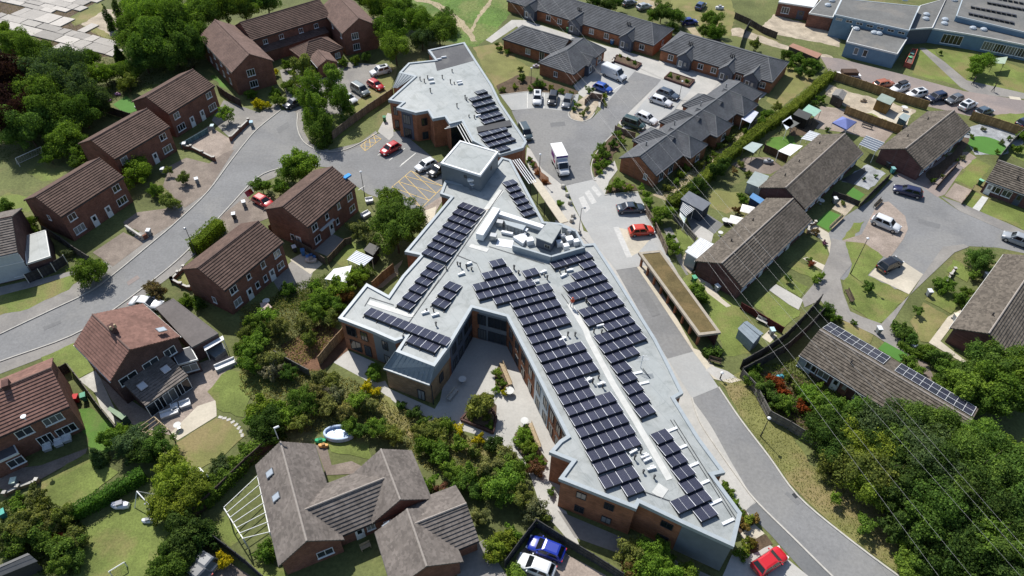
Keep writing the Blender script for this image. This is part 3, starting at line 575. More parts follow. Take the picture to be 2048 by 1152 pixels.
# yellow hatched bays
def hatch(q, name, w=.12):
    """a hatched bay: outline and diagonals, q = four corners in order"""
    for i in range(4): stripe([q[i], q[(i + 1) % 4]], w, 'yellow_paint', 'yellow edge %s of the %s' % (['on the far left', 'on the far right', 'on the near right', 'on the near left'][i], name))
    n = 3
    for k in range(n):
        a = lerp(q[0], q[1], k / n); b = lerp(q[3], q[2], (k + 1) / n); stripe([a, b], w, 'yellow_paint', 'yellow diagonal %s of the %s' % (['one', 'two', 'three'][k], name))
        a = lerp(q[0], q[1], (k + 1) / n); b = lerp(q[3], q[2], k / n); stripe([a, b], w, 'yellow_paint', 'yellow counter diagonal %s of the %s' % (['one', 'two', 'three'][k], name))
hatch([(-28,107.6),(-26.3,111.4),(-24.6,110),(-26.9,106)], 'small hatched bay near the red car')
hatch([(-20.7,95.5),(-18,100.3),(-12,96),(-15.1,90.1)], 'large hatched bay below the parked cars')
for i, ln in enumerate(([(-24.5,104.8),(-23.6,105.9)], [(-22.2,103.3),(-19.9,107.2)], [(-19.9,102.1),(-17.8,105.7)], [(-20.1,101.5),(-17.8,105.6)], [(-26.2,94.5),(-25.3,95.7)])):
    stripe(ln, .12, 'road_paint', ['short white bay line left of the red parked car', 'white bay line right of the red parked car', 'white bay line two bays from the red car', 'white bay line before the white hatchback', 'white bay line at the end house'][i])
sheet('pavement', [(-15,89.7),(-12.2,93.2),(-11.7,92.5),(-12.8,88.7),(-14,86.5)], 'paving_pink', 'pinkish path wedge at the hatched bay')
sheet('path', [(-15,89),(-12.7,90.5),(-12.7,87.9),(-13.9,85.7)], 'paving_cream', 'cream path beside the care home wall')
# driveways of the left houses
sheet('driveway', [(-57.4,115.1),(-57.4,122.5),(-48.9,118),(-47.3,118.1),(-51.6,108.6)], 'footway', 'grey driveway under the small tree')
sheet('driveway', [(-60.1,108.2),(-57.3,113.2),(-51,108.1),(-50.7,105.4),(-51.9,101.8),(-58.1,106)], 'paving_pink', 'pinkish gravel drive behind the teal fence')
sheet('driveway', [(-60.1,100.1),(-58,102.8),(-53.4,101.2),(-51.9,104.3),(-50.3,105.7),(-51.1,93.1),(-53.4,88.8),(-59,94.4)], 'paving_brown', 'brown brick driveway with clipped bushes')
sheet('driveway', [(-61.8,84.9),(-60.6,87.4),(-55.7,88.7),(-53,87.7),(-53.5,85.2),(-56,81.6),(-61.3,84.2)], 'paving_brown', 'brown slab driveway behind the balustrade wall')
sheet('driveway', [(-63.5,77.7),(-60.8,82.5),(-57.4,80.6),(-56.7,79.9),(-59.2,74.7)], 'paving_brown', 'brown slab driveway of the near left house')
sheet('driveway', [(-46.7,87.5),(-44.4,92.1),(-41.9,89.9),(-37.8,87.8),(-41.6,84.8),(-43.9,82.7),(-47.3,77.9),(-47.9,77.9)], 'paving_brown', 'tan forecourt beside the red car with open boot')
sheet('lawn', [(-73.6,69.2),(-68.4,70.2),(-64,73.6),(-62.7,71.6),(-63.5,69.8),(-67.3,66),(-71,64.3)], 'lawn', 'front lawn of the pale clad house')
sheet('path', [(-73.9,69.8),(-70.4,71.3),(-69.9,71.1),(-64.1,73.9),(-63.4,73.3),(-68.6,70.2),(-73,68.1)], 'footway', 'grey path in front of the pale clad house')
sheet('lawn', [(-84.8,90),(-83.7,91.9),(-78.1,90.2),(-77.8,86.9),(-83.2,87.1)], 'lawn', 'back lawn beside the second left house')
sheet('lawn', [(-83.7,97.6),(-81.7,101),(-77.7,99),(-76.7,96.2),(-79.4,94.9)], 'lawn', 'sunlit lawn patch with a white frame')
sheet('lawn', [(-78.1,120),(-76.9,123.3),(-73.4,120.2),(-72.6,118.1),(-74.2,116.5)], 'artificial_grass', 'small bright lawn with toys behind the terrace')
sheet('lawn', [(-74.7,126.2),(-73.6,128),(-71.3,128.1),(-73.1,125.1)], 'lawn', 'scrap of lawn behind the far terrace')
sheet('lawn', [(-63,131.9),(-62.2,132.3),(-56.9,126.4),(-58.8,126.9)], 'lawn_lush', 'strip of lawn beside the large brown block')
sheet('lawn', [(-49.3,72.3),(-48.2,73.8),(-46.7,71.7),(-46.9,70.6)], 'lawn_dry', 'tiny square of dry lawn at the gable')
# pink house plot
sheet('lawn', [(-61.3,57.4),(-58.1,59.9),(-53.5,55.4),(-54.9,54),(-59.1,55.5)], 'lawn', 'front lawn of the rust roofed house')
sheet('driveway', [(-54.9,53.9),(-53.4,55.4),(-52.3,54.3),(-48.5,49.6),(-46.2,47.3),(-47,46.9),(-50.4,49.9),(-51.9,51.9)], 'concrete', 'white concrete drive beside the rust roofed house')
sheet('patio', [(-52.3,54.3),(-48.3,51.7),(-43.9,49),(-40.4,57),(-37.8,58.5),(-35.3,57.6),(-36.9,54.7),(-36.9,52),(-36,50.1),(-36.6,48.6),(-39.2,45.7),(-42,46.4),(-45.9,47.5),(-49.5,51)], 'paving_pink', 'pink slab patio behind the rust roofed house')
sheet('patio', [(-38.5,50.2),(-36.5,51.2),(-35.7,48.8),(-39.2,45.3),(-40.5,46.1)], 'paving_cream', 'cream slab patio at the edge of the dry lawn')
sheet('lawn', [(-39.4,44.8),(-35.7,48.5),(-33.2,48),(-31.6,46),(-33.2,43.4),(-35.3,41.5),(-37.7,42.7)], 'lawn_dry', 'dry kidney shaped lawn below the patio')
sheet('lawn', [(-38,52.4),(-36.3,55.9),(-30.9,56.3),(-28.6,53.1),(-32.3,52.1),(-32.4,48.7),(-35.1,49.5)], 'lawn', 'lawn between the patio and the wild shrubs')
# bottom-left gardens
sheet('lawn', [(-53,49.4),(-51.4,49.7),(-48,47.5),(-45.7,44.9),(-47.2,42.6),(-49.3,44.3)], 'lawn_lush', 'green lawn strip beside the bottom left house')
sheet('patio', [(-57.9,40.8),(-53.6,41.6),(-49.3,44),(-49.2,43.2),(-52.8,39.8),(-55.6,38.3),(-56.7,38.6)], 'paving_brown', 'shaded patio behind the bottom left house')
sheet('lawn', [(-52.7,39.6),(-49.2,43.2),(-44.4,40.9),(-47.4,37.1),(-47.9,36.1),(-50.5,37.1)], 'lawn', 'lawn behind the bottom left house')
sheet('lawn', [(-44.4,28.7),(-45.1,34.2),(-41.1,38),(-36.3,35.7),(-35.5,33.4),(-36.1,30.6),(-36,28.6)], 'lawn', 'wide lawn with a swing frame')
sheet('lawn', [(-31.6,35),(-30.7,36.1),(-28.1,33.6),(-29.1,32.5)], 'lawn', 'small lawn beside the white pergola')
sheet('driveway', [(-32.4,30.1),(-30.9,31.8),(-28.1,30.5),(-26.2,29.5),(-25.6,28.1),(-32.2,27.9)], 'paving_brown', 'brick drive with two dark cars')
sheet('lawn', [(-26.4,30.5),(-25.5,31.2),(-22.8,29.9),(-22.4,28.8),(-24.9,28.8)], 'lawn', 'lawn scrap at the corner of the brown bungalow')
# ---- concrete slab field, top left: individual slabs, joints and weeds between
yard = tag(empty('concrete_yard', (*(-109,155.4), 0)), 'field of broken pale concrete slabs at the top left', kind='structure')
ax = [(-117.1,152),(-85.1,139.1)]; ay = [(-117.1,152),(-115.3,172)]
ux = unit(ax[0], ax[1]); uy = unit(ay[0], ay[1]); uy = (-ux[1], ux[0])
rnd = random.Random(3)
o0 = (-115.2,152.1)
poly_lim = [(-119.3,152.6),(-113.3,152.2),(-98.3,141.1),(-88.7,138.9),(-85.4,139.7),(-87.2,144.9),(-97.1,152.2),(-104.2,157.1),(-101.4,166.8),(-101.2,172.7),(-129.4,171.3)]
def inside(p, poly):
    c = False; n = len(poly)
    for i in range(n):
        a, b = poly[i], poly[(i + 1) % n]
        if (a[1] > p[1]) != (b[1] > p[1]) and p[0] < (b[0] - a[0]) * (p[1] - a[1]) / (b[1] - a[1]) + a[0]: c = not c
    return c
ns = 0
sheet('rubble', poly_lim, 'soil', 'dirty rubble and weeds between the concrete slabs')
y = -40.0
while y < 60:
    hgt = rnd.choice((1.8, 2.6, 3.2, 4.4)); x = -70.0 + rnd.random() * 4
    while x < 80:
        wd = rnd.choice((2.4, 3.6, 4.8, 6.2))
        c = (o0[0] + ux[0] * (x + wd / 2) + uy[0] * (y + hgt / 2), o0[1] + ux[1] * (x + wd / 2) + uy[1] * (y + hgt / 2))
        if inside(c, poly_lim) and rnd.random() < .96:
            g_ = .02 + rnd.random() * .1; t = .1 + rnd.random() * .05
            pts = []
            for sx, sy in ((0, 0), (1, 0), (1, 1), (0, 1)):
                lx = x + (g_ if sx == 0 else wd - g_) + rnd.uniform(-.12, .12); ly = y + (g_ if sy == 0 else hgt - g_) + rnd.uniform(-.12, .12)
                pts.append((o0[0] + ux[0] * lx + uy[0] * ly, o0[1] + ux[1] * lx + uy[1] * ly))
            k = rnd.uniform(.65, 1.3)
            b = MB().prism(pts, 0, .12 + t, False).build('slab', 'coloured', yard, colour=(.33 * k, .305 * k, .275 * k)); ns += 1
        x += wd
    y += hgt
sheet('yard', [(-99.9,154.3),(-98,162.1),(-92.4,163.1),(-88.1,152.6),(-86.1,143.6),(-93.6,150.2)], 'gravel', 'pale gravel with two dark cypresses at the top left')
sheet('rough_grass', [(-103.8,156.4),(-100.4,166),(-97.7,162.9),(-99.3,155.8),(-100.9,153.5)], 'lawn_dry', 'dry grass wedge in the concrete field')
sheet('rough_grass', [(-96.7,151.5),(-95.5,153),(-87.2,146.3),(-87,144.3),(-88.2,144.9)], 'lawn_dry', 'dry grass triangle by the cypresses')

# worn patches on the roads
for q, m, lb in (([(-52.1,82.4),(-50.8,85.2),(-49.5,83.9),(-50.8,81.1)], 'asphalt_patch', 'darker repair patch on the left road, middle'), ([(-44.6,112.7),(-43.1,115.2),(-42.2,113.7),(-43.7,111)], 'asphalt_patch', 'darker repair patch near the head of the left road'), ([(-63.6,62.6),(-61.9,63.9),(-61.5,63.4),(-63.2,62)], 'asphalt_patch', 'long repair patch on the left road near the rust roofed house'), ([(31.7,40.3),(32.8,38.9),(32.4,38.6),(31.3,40)], 'asphalt_patch', 'repair patch on the curving road'), ([(66.3,90),(69.3,88.6),(68.6,87.5),(65.7,88.9)], 'asphalt_patch', 'repair patch in the right turning head'), ([(6.6,116.6),(9.4,117.2),(9.5,115.7),(6.7,115.1)], 'asphalt_patch', 'repair patch in the bungalow turning court'), ([(18.4,71.5),(19.7,71.9),(21,67.4),(19.7,66.8)], 'asphalt_patch', 'worn strip on the access lane'), ([(-55.9,71.5),(-54.9,73),(-54.3,72.4),(-55.3,70.8)], 'asphalt_pink', 'pale patch on the left road by the bush')): sheet('road_patch', q, m, lb)


# ================================================================ BUILDING HELPERS
def clip_t(poly, lo, hi):
    """clip 2-D polygon of (s,t) to lo<=t<=hi"""
    def half(p, keep, lim):
        out = []
        for i in range(len(p)):
            a, b = p[i], p[(i + 1) % len(p)]
            ka, kb = keep(a[1]), keep(b[1])
            if ka: out.append(a)
            if ka != kb:
                q = (lim - a[1]) / (b[1] - a[1]); out.append((a[0] + (b[0] - a[0]) * q, lim))
        return out
    p = half(poly, lambda t: t >= lo - 1e-9, lo)
    return half(p, lambda t: t <= hi + 1e-9, hi) if len(p) >= 3 else []
def slope(mb, pts, gauge=.4, step=.085, thick=.14):
    """one roof slope as lapped courses; pts[0]->pts[1] is the eave"""
    P = [Vector(p) for p in pts]
    e = (P[1] - P[0]).normalized()
    n = e.cross(P[2] - P[0]).normalized()
    if n.z < 0: n = -n
    t = n.cross(e)
    if t.z < 0: t = -t
    q = [((p - P[0]).dot(e), (p - P[0]).dot(t)) for p in P]
    top = max(a[1] for a in q); k = 0
    while k * gauge < top - 1e-3:
        c = clip_t(q, k * gauge, min((k + 1) * gauge, top))
        if len(c) >= 3:
            def lift(a, f=None): return P[0] + e * a[0] + t * a[1] + n * (step * (1 - (a[1] - k * gauge) / gauge) + .002)
            vs = [lift(a) for a in c]
            if Vector((vs[1] - vs[0])).cross(vs[2] - vs[0]).dot(n) < 0: vs.reverse()
            mb.poly(vs)
            lowp = sorted([a for a in c if abs(a[1] - k * gauge) < 1e-6])
            if len(lowp) >= 2:
                a, b = lowp[0], lowp[-1]
                mb.poly([P[0] + e * a[0] + t * a[1], P[0] + e * b[0] + t * b[1], lift(b), lift(a)])
        k += 1
    lowr = [p - Vector((0, 0, thick)) for p in P]; m = len(P)
    mb.poly(list(reversed(lowr)))
    for i in range(m): mb.poly([lowr[i], lowr[(i + 1) % m], P[(i + 1) % m] + Vector((0, 0, .002)), P[i] + Vector((0, 0, .002))])
def rect_corners(a=None, b=None, c=None, d=None, width=None, side=1):
    """four corners A,B,C,D of a right-angled plan; b-c is the front, a-b the near gable"""
    if b is None: b = (a[0] + c[0] - d[0], a[1] + c[1] - d[1])
    if c is None: c = (b[0] + d[0] - a[0], b[1] + d[1] - a[1])
    u = unit(b, c); n = (-u[1], u[0])
    if width is None:
        if a is None: a = (d[0] + b[0] - c[0], d[1] + b[1] - c[1])
        w = (a[0] - b[0]) * n[0] + (a[1] - b[1]) * n[1]
    else: w = width * side
    A = (b[0] + n[0] * w, b[1] + n[1] * w); D = (c[0] + n[0] * w, c[1] + n[1] * w)
    return A, b, c, D
def window(root, p0, p1, f, z, w, h, panes=2, frame='white_paint', pane='window_glass', name='window', sill=True, out=.03):
    """a window on the wall line p0->p1 (outside on the right hand when walking p0->p1), centred at fraction f, sill at z"""
    u = unit(p0, p1); n = (u[1], -u[0]); c = lerp(p0, p1, f); rz = math.atan2(u[1], u[0])
    mb = MB(); t = .07
    def bx(s, zz, sw, sh, o0, o1):
        q = (c[0] + u[0] * s + n[0] * (o0 + o1) / 2, c[1] + u[1] * s + n[1] * (o0 + o1) / 2, zz); mb.box(q, (sw, o1 - o0, sh), rz)
    bx(-w / 2 + t / 2, z + h / 2, t, h, -.05, out + .03); bx(w / 2 - t / 2, z + h / 2, t, h, -.05, out + .03)
    bx(0, z + t / 2, w - 2 * t, t, -.05, out + .03); bx(0, z + h - t / 2, w - 2 * t, t, -.05, out + .03)
    for k in range(1, panes): bx(-w / 2 + k * w / panes, z + h / 2, t * .9, h - 2 * t, -.05, out + .02)
    if sill: bx(0, z - .04, w + .12, .07, -.05, out + .1)
    o = mb.build(name, frame, root)
    g = MB(); q = (c[0] + n[0] * (out - .03), c[1] + n[1] * (out - .03), z + h / 2); g.box(q, (w - t, .04, h - t), rz)
    g.build('pane', pane, o)
    return o
def door(root, p0, p1, f, w=.95, h=2.05, mat='white_paint', glazed=True, z=0.0, colour=None):
    u = unit(p0, p1); n = (u[1], -u[0]); c = lerp(p0, p1, f); rz = math.atan2(u[1], u[0])
    mb = MB(); q = (c[0] + n[0] * .02, c[1] + n[1] * .02, z + h / 2); mb.box(q, (w, .1, h), rz)
    o = mb.build('door', mat, root, colour=colour)
    if glazed:
        g = MB(); q = (c[0] + n[0] * .06, c[1] + n[1] * .06, z + h * .72); g.box(q, (w * .5, .06, h * .36), rz); g.build('pane', 'window_glass', o)
    k = MB(); q = (c[0] + n[0] * .1 + u[0] * w * .38, c[1] + n[1] * .1 + u[1] * w * .38, z + 1.02); k.box(q, (.05, .06, .16), rz); k.build('handle', 'steel', o)
    return o
def wing(root, A, B, C, D, eave, ridge, wall, tile, over=.3, rf=.5, hip0=0, hip1=0, z0=0.0, ridge_mat='ridge_brown', fascia='fascia_dark', verge=.12, gauge=.4, step=.085, walls=True):
    """a block with a pitched roof. A-B near gable, C-D far gable, eave corners given; returns the inset wall corners"""
    w = dist(A, B); L = dist(B, C); u = unit(B, C); n = unit(B, A); ccwise = area([A, B, C, D]) > 0
    def pt(s, t): return (B[0] + u[0] * s + n[0] * t, B[1] + u[1] * s + n[1] * t)
    r0, r1 = pt(hip0, w * rf), pt(L - hip1, w * rf)
    z = lambda p, h: (p[0], p[1], h)
    # walls
    o = over; a2, b2, c2, d2 = pt(verge, w - o), pt(verge, o), pt(L - verge, o), pt(L - verge, w - o)
    if walls:
        mb = MB(); hh = eave - .1
        tan0 = (ridge - eave) / (w * rf); tan1 = (ridge - eave) / (w * (1 - rf))
        q = [b2, c2, d2, a2]
        if not ccwise: pass
        base = [z(p, z0) for p in q]; top = [z(b2, hh + o * tan0), z(c2, hh + o * tan0), z(d2, hh + o * tan1), z(a2, hh + o * tan1)]
        top = [(t[0], t[1], min(t[2], hh + .25) - .06) for t in top]
        for i in range(4): mb.poly([base[i], base[(i + 1) % 4], top[(i + 1) % 4], top[i]])
        for k, hp, (i, j) in ((0, hip0, (3, 0)), (1, hip1, (1, 2))):
            if hp == 0:
                pk = pt(verge if k == 0 else L - verge, w * rf); mb.poly([top[i], top[j], z(pk, ridge - .2)])
        mb.build('wall', wall, root)
    rb = MB()
    slope(rb, [z(B, eave), z(C, eave), z(r1, ridge), z(r0, ridge)], gauge, step)
    slope(rb, [z(D, eave), z(A, eave), z(r0, ridge), z(r1, ridge)], gauge, step)
    if hip0: slope(rb, [z(A, eave), z(B, eave), z(r0, ridge)], gauge, step)
    if hip1: slope(rb, [z(C, eave), z(D, eave), z(r1, ridge)], gauge, step)
    ro = rb.build('roof', tile, root)
    rm = MB()
    def tiles(p, q, r=.11):
        ln = Vector(q) - Vector(p); k = max(1, int(ln.length / .45)); up = Vector((0, 0, .02))
        for i in range(k): rm.tube(Vector(p) + ln * (i / k) + up, Vector(p) + ln * ((i + .97) / k) + up, r, r * 1.08, 6)
    tiles(z(r0, ridge + .03), z(r1, ridge + .03))
    if hip0: tiles(z(A, eave + .05), z(r0, ridge + .03), .08); tiles(z(B, eave + .05), z(r0, ridge + .03), .08)
    if hip1: tiles(z(C, eave + .05), z(r1, ridge + .03), .08); tiles(z(D, eave + .05), z(r1, ridge + .03), .08)
    rm.build('ridge', ridge_mat, ro)
    gm = MB()
    for p, q in ((B, C), (D, A)):
        du = unit(p, q); nn = (du[1], -du[0]); s_ = 1 if ((cen([A, B, C, D])[0] - p[0]) * nn[0] + (cen([A, B, C, D])[1] - p[1]) * nn[1]) < 0 else -1
        p2 = (p[0] + nn[0] * .05 * s_, p[1] + nn[1] * .05 * s_); q2 = (q[0] + nn[0] * .05 * s_, q[1] + nn[1] * .05 * s_)
        gm.bar(p2, q2, .11, .1, eave - .2)
    gm.build('gutter', fascia, ro)
    W = {}
    if ccwise: W = {'ab': (a2, b2), 'bc': (b2, c2), 'cd': (c2, d2), 'da': (d2, a2)}
    else: W = {'ab': (b2, a2), 'bc': (c2, b2), 'cd': (d2, c2), 'da': (a2, d2)}
    W['flip'] = not ccwise
    return W
def on(W, side, f): return (W[side][0], W[side][1], (1 - f) if W['flip'] else f)
def put_windows(root, W, specs, frame='white_paint'):
    for s in specs:
        p0, p1, f = on(W, s[0], s[1])
        if s[2] == 'door': door(root, p0, p1, f, mat=s[3] if len(s) > 3 else 'white_paint')
        else: window(root, p0, p1, f, s[2], s[3], s[4], s[5] if len(s) > 5 else 2, frame)
def flat_block(root, poly, z1, wall, roof, trim='trim_metal', lip=.12, tw=.25, z0=0.0, wall_name='wall', over=.05):
    p = ccw(poly)
    MB().prism(offset(p, over), z0, z1 - .06, False).build(wall_name, wall, root)
    r = MB().prism(offset(p, .03), z1 - .2, z1, True).build('roof', roof, root)
    mb = MB(); q = offset(p, tw); n = len(p)
    for i in range(n):
        j = (i + 1) % n
        a, b, c, d = p[i], p[j], q[j], q[i]
        mb.add([(a[0], a[1], z1 - .25), (b[0], b[1], z1 - .25), (b[0], b[1], z1 + lip), (a[0], a[1], z1 + lip), (c[0], c[1], z1 + lip), (d[0], d[1], z1 + lip), (c[0], c[1], z1 - .02), (d[0], d[1], z1 - .02)],
               [(0, 1, 2, 3), (3, 2, 4, 5), (5, 4, 6, 7)])
    mb.build('parapet', trim, r)
    return r
def lean_to(root, q, zl, zh, wall, tile, over=.15):
    """single-pitch roof over q = low edge p0,p1 then high edge p2,p3"""
    rb = MB(); slope(rb, [(*q[0], zl), (*q[1], zl), (*q[2], zh), (*q[3], zh)]); r = rb.build('roof', tile, root)
    p = offset(q, over); qq = ccw(q)
    mb = MB(); s = ccw(q)
    zz = lambda pt: zl + (zh - zl) * max(0, min(1, ((pt[0] - q[0][0]) * n_[0] + (pt[1] - q[0][1]) * n_[1]) / w_)) - .18
    u_ = unit(q[0], q[1]); n_ = (-u_[1], u_[0]); w_ = (q[2][0] - q[0][0]) * n_[0] + (q[2][1] - q[0][1]) * n_[1]
    for i in range(4):
        a, b = p[i], p[(i + 1) % 4]; mb.poly([(*a, 0), (*b, 0), (*b, zz(b)), (*a, zz(a))])
    mb.build('wall', wall, root)
    return r
def skylight(roof_parent, c, z, w, l, rz, pitch_dir, pitch):
    """a roof window lying on a slope: pitch_dir = plan direction of falling slope"""
    o = MB()
    fr = MB().box((0, 0, 0), (w, l, .12)); me = fr.build('rooflight', 'steel', roof_parent, local=True)
    off = root_off(roof_parent)
    d = Vector((pitch_dir[0], pitch_dir[1], 0)).normalized(); s = Vector((d.x * math.cos(pitch), d.y * math.cos(pitch), -math.sin(pitch)))
    x = Vector((-d.y, d.x, 0)); nrm = x.cross(s) if x.cross(s).z > 0 else s.cross(x)
    M = Matrix((x, nrm.cross(x), nrm)).transposed()
    me.location = Vector((c[0], c[1], z)) - off; me.rotation_euler = M.to_euler()
    p = MB().box((0, 0, .05), (w - .16, l - .16, .04)).build('pane', 'rooflight', me, local=True)
    return me

# ================================================================ CARE HOME
ZP, ZD = 6.1, 5.9      # parapet top, roof deck
home = empty('care_home', (*(4.93,60.28), 0), 'large two storey care home with pale grey flat roof and solar panels', 'care home')
north = [(-17.94,133.12),(-10.76,136.87),(-8.03,129.21),(-4.49,119.56),(-2.81,113.55),(2.01,100.89),(1.38,99.02),(-2.54,96.8),(-7.22,100.87),(-9.41,106.9),(-11.45,105.88),(-12.45,108.2),(-14.52,107.41),(-15.64,110.06),(-17.67,109.25),(-21.34,110.94),(-20.49,112.65),(-23.16,113.49),(-19.43,122.22),(-22.49,123.56),(-21.16,127.61),(-16.07,128.99)]
south = [(-2.17,96.17),(-0.6,95.52),(4.51,79.89),(7,79.62),(9.14,78.22),(10.12,75.06),(11.7,75.33),(14.11,68.82),(18.08,57.53),(18.98,54.19),(20.2,49.23),(19.1,48.49),(21.05,43.15),(23.02,38.94),(21.74,38.62),(23.77,34.37),(22.21,30.78),(17.63,33.05),(13.48,35.23),(13.1,34.56),(5.29,37.82),(6.75,39.94),(4.36,40.98),(5.55,42.52),(6.34,43.11),(1.99,54.28),(-0.63,60.72),(-5.06,62.18),(-7.52,55.61),(-9.06,52.37),(-14.01,54.56),(-13.13,56.83),(-14.29,56.23),(-17.51,57.87),(-22.02,59.86),(-19.44,66.27),(-16.2,64.12),(-14.89,67.85),(-12.84,72.02),(-15.15,72.68),(-9.68,85.27),(-11.36,86.09),(-10.88,89.57),(-5.31,88.2)]
def care_block(poly, tag_edges):
    p = ccw(poly); n = len(p)
    wl = offset(p, .18)
    MB().prism(wl, 0, ZD - .05, False).build('wall', 'brick_orange', home)
    MB().prism(offset(p, .05), ZD - .2, ZD, True).build('roof_deck', 'roof_membrane', home)
    q = offset(p, .42); r = offset(p, .5); mb = MB()
    for i in range(n):
        j = (i + 1) % n; a, b, c, d = p[i], p[j], q[j], q[i]
        mb.add([(*a, ZD - .35), (*b, ZD - .35), (*b, ZP), (*a, ZP), (*c, ZP), (*d, ZP), (*c, ZD - .02), (*d, ZD - .02)], [(0, 1, 2, 3), (3, 2, 4, 5), (5, 4, 6, 7)])
    mb.build('parapet', 'trim_metal', home)
    return p, wl
pn, wn_ = care_block(north, None)
ps, ws_ = care_block(south, None)
def edge(a, b, poly_w):
    """the wall edge of a block whose ends are nearest to plan points a and b (outside on the right)"""
    i = min(range(len(poly_w)), key=lambda k: dist(poly_w[k], a)); j = min(range(len(poly_w)), key=lambda k: dist(poly_w[k], b))
    if (i + 1) % len(poly_w) == j: return poly_w[i], poly_w[j]
    return poly_w[j], poly_w[i]
def clad(a, b, f0, f1, z0, z1, mat='grey_cladding', name='cladding_panel', out=.05):
    u = unit(a, b); n = (u[1], -u[0]); p, q = lerp(a, b, f0), lerp(a, b, f1)
    mb = MB(); o1 = .02; o2 = out
    pts = [(p[0] - n[0] * o1, p[1] - n[1] * o1), (q[0] - n[0] * o1, q[1] - n[1] * o1), (q[0] + n[0] * o2, q[1] + n[1] * o2), (p[0] + n[0] * o2, p[1] + n[1] * o2)]
    mb.prism(pts, z0, z1); return mb.build(name, mat, home)
def hw(a, b, f, z, w, h, panes=2, frame='dark_metal'): return window(home, a, b, f, z, w, h, panes, frame, sill=False, out=.08)
# south-west wing end wall: brick part, then grey part
e = edge((-22.02,59.86), (-17.51,57.87), ws_)
for f, z, w, h in ((.3, 3.3, 1.5, 1.7), (.7, 3.3, 1.0, 1.6), (.35, .5, 1.7, 1.9), (.74, .3, 1.0, 2.0)): hw(*e, f, z, w, h)
e = edge((-17.51,57.87), (-14.29,56.23), ws_); clad(*e, 0.02, .98, .2, 5.5)
for z in (3.2, .4): hw(*e, .5, z, .9, 1.7)
# bay with standing-seam slope
bay_t = [(-13.13,56.83),(-14.01,54.56),(-9.06,52.37),(-7.52,55.61)]
bay_e = [(-15.53,53.64),(-9.64,51.27)]
bay_g = [lerp(bay_e[0], bay_e[1], 0), bay_e[1]]
bw = [bay_e[0], bay_e[1], ps[min(range(len(ps)), key=lambda k: dist(ps[k], bay_t[3]))], lerp(bay_t[0], bay_t[1], .1)]
MB().prism(offset(bw, .12), 0, 3.9, True).build('bay_wall', 'brick_buff', home)
ez = 3.95
seam = MB()
seam.poly([(*bay_e[0], ez), (*bay_e[1], ez), (*bay_t[2], ZP), (*bay_t[1], ZP)])
seam.poly([(*bay_e[1], ez), (*bw[2], ez), (*bw[2], ZP), (*bay_t[2], ZP)])
seam.poly([(*bw[3], ez), (*bay_e[0], ez), (*bay_t[1], ZP), (*bay_t[0], ZP)])
so = seam.build('mansard', 'zinc', home)
sm = MB()
for k in range(1, 10):
    a = lerp(bay_e[0], bay_e[1], k / 10); b = lerp(bay_t[1], bay_t[2], k / 10); sm.beam((*a, ez + .04), (*b, ZP), .035)
for a, b in ((bay_e[0], bay_t[1]), (bay_e[1], bay_t[2])): sm.beam((*a, ez + .05), (*b, ZP + .02), .12)
sm.build('seam', 'zinc', so)
eb = MB(); eb.bar(bay_e[0], bay_e[1], .3, .2, ez - .12); eb.build('eave_trim', 'trim_metal', home)
bwall = offset(bw, .12)
e = edge(bay_e[0], bay_e[1], bwall)
o_ = window(home, *e, .78, .1, 1.0, 1.9, 2, 'dark_metal', sill=False, out=.08, name='window')
e = edge(bay_e[1], bw[2], bwall); window(home, *e, .55, 1.6, .9, 1.5, 2, 'dark_metal', sill=False, out=.08)
dp = MB(); dp.tube((*(-9.46,51.2), 0), (*(-9.46,51.2), 3.9), .07); dp.build('downpipe', 'dark_metal', home)
# courtyard walls
e = edge((-7.52,55.61), (-5.06,62.18), ws_); clad(*e, .05, .97, .1, 5.5, 'dark_cladding')
for f in (.2, .45, .7, .88):
    for z in (3.2, .4): hw(*e, f, z, 1.1, 1.6)
e = edge((-5.06,62.18), (-0.63,60.72), ws_); clad(*e, .2, .98, .1, 5.5, 'grey_cladding')
for f, w in ((.28, 1.2), (.72, 2.6)):
    for z in (3.1, .3): hw(*e, f, z, w, 1.9, 3)
e = edge((-0.63,60.72), (1.99,54.28), ws_)
for f in (.2, .5, .8):
    for z in (3.2, .5): hw(*e, f, z, 1.1, 1.6)
e = edge((1.99,54.28), (6.34,43.11), ws_); clad(*e, .2, .55, .1, 5.5, 'pale_cladding')
for f in (.08, .3, .48, .64, .8, .93):
    for z in (3.2, .4): hw(*e, f, z, 1.1, 1.7)
for i in range(2):
    c_ = lerp(*e, .3 + .18 * i)
# south end walls
e = edge((5.29,37.82), (13.1,34.56), ws_)
for f in (.3, .68):
    for z in (3.6, .7): hw(*e, f, z, 1.1, 1.2, 2)
e = edge((13.48,35.23), (17.63,33.05), ws_)
for z in (3.6, .7): hw(*e, .7, z, 1.3, 1.1, 2)
e = edge((17.63,33.05), (22.21,30.78), ws_); clad(*e, -.01, 1.0, .1, 5.6, 'grey_cladding')
e = edge((22.21,30.78), (23.77,34.37), ws_); clad(*e, 0, 1, .1, 5.6, 'grey_cladding')
e = edge((4.36,40.98), (6.75,39.94), ws_)
# east side
for a, b, k in (((14.11,68.82), (18.08,57.53), 5), ((18.98,54.19), (20.2,49.23), 3), ((19.1,48.49), (21.05,43.15), 4), ((21.05,43.15), (23.02,38.94), 3), ((21.74,38.62), (23.77,34.37), 4), ((11.7,75.33), (14.11,68.82), 3)):
    e = edge(a, b, ws_)
    for i in range(k):
        for z in (3.2, .5): hw(*e, (i + .5) / k, z, 1.1, 1.6)
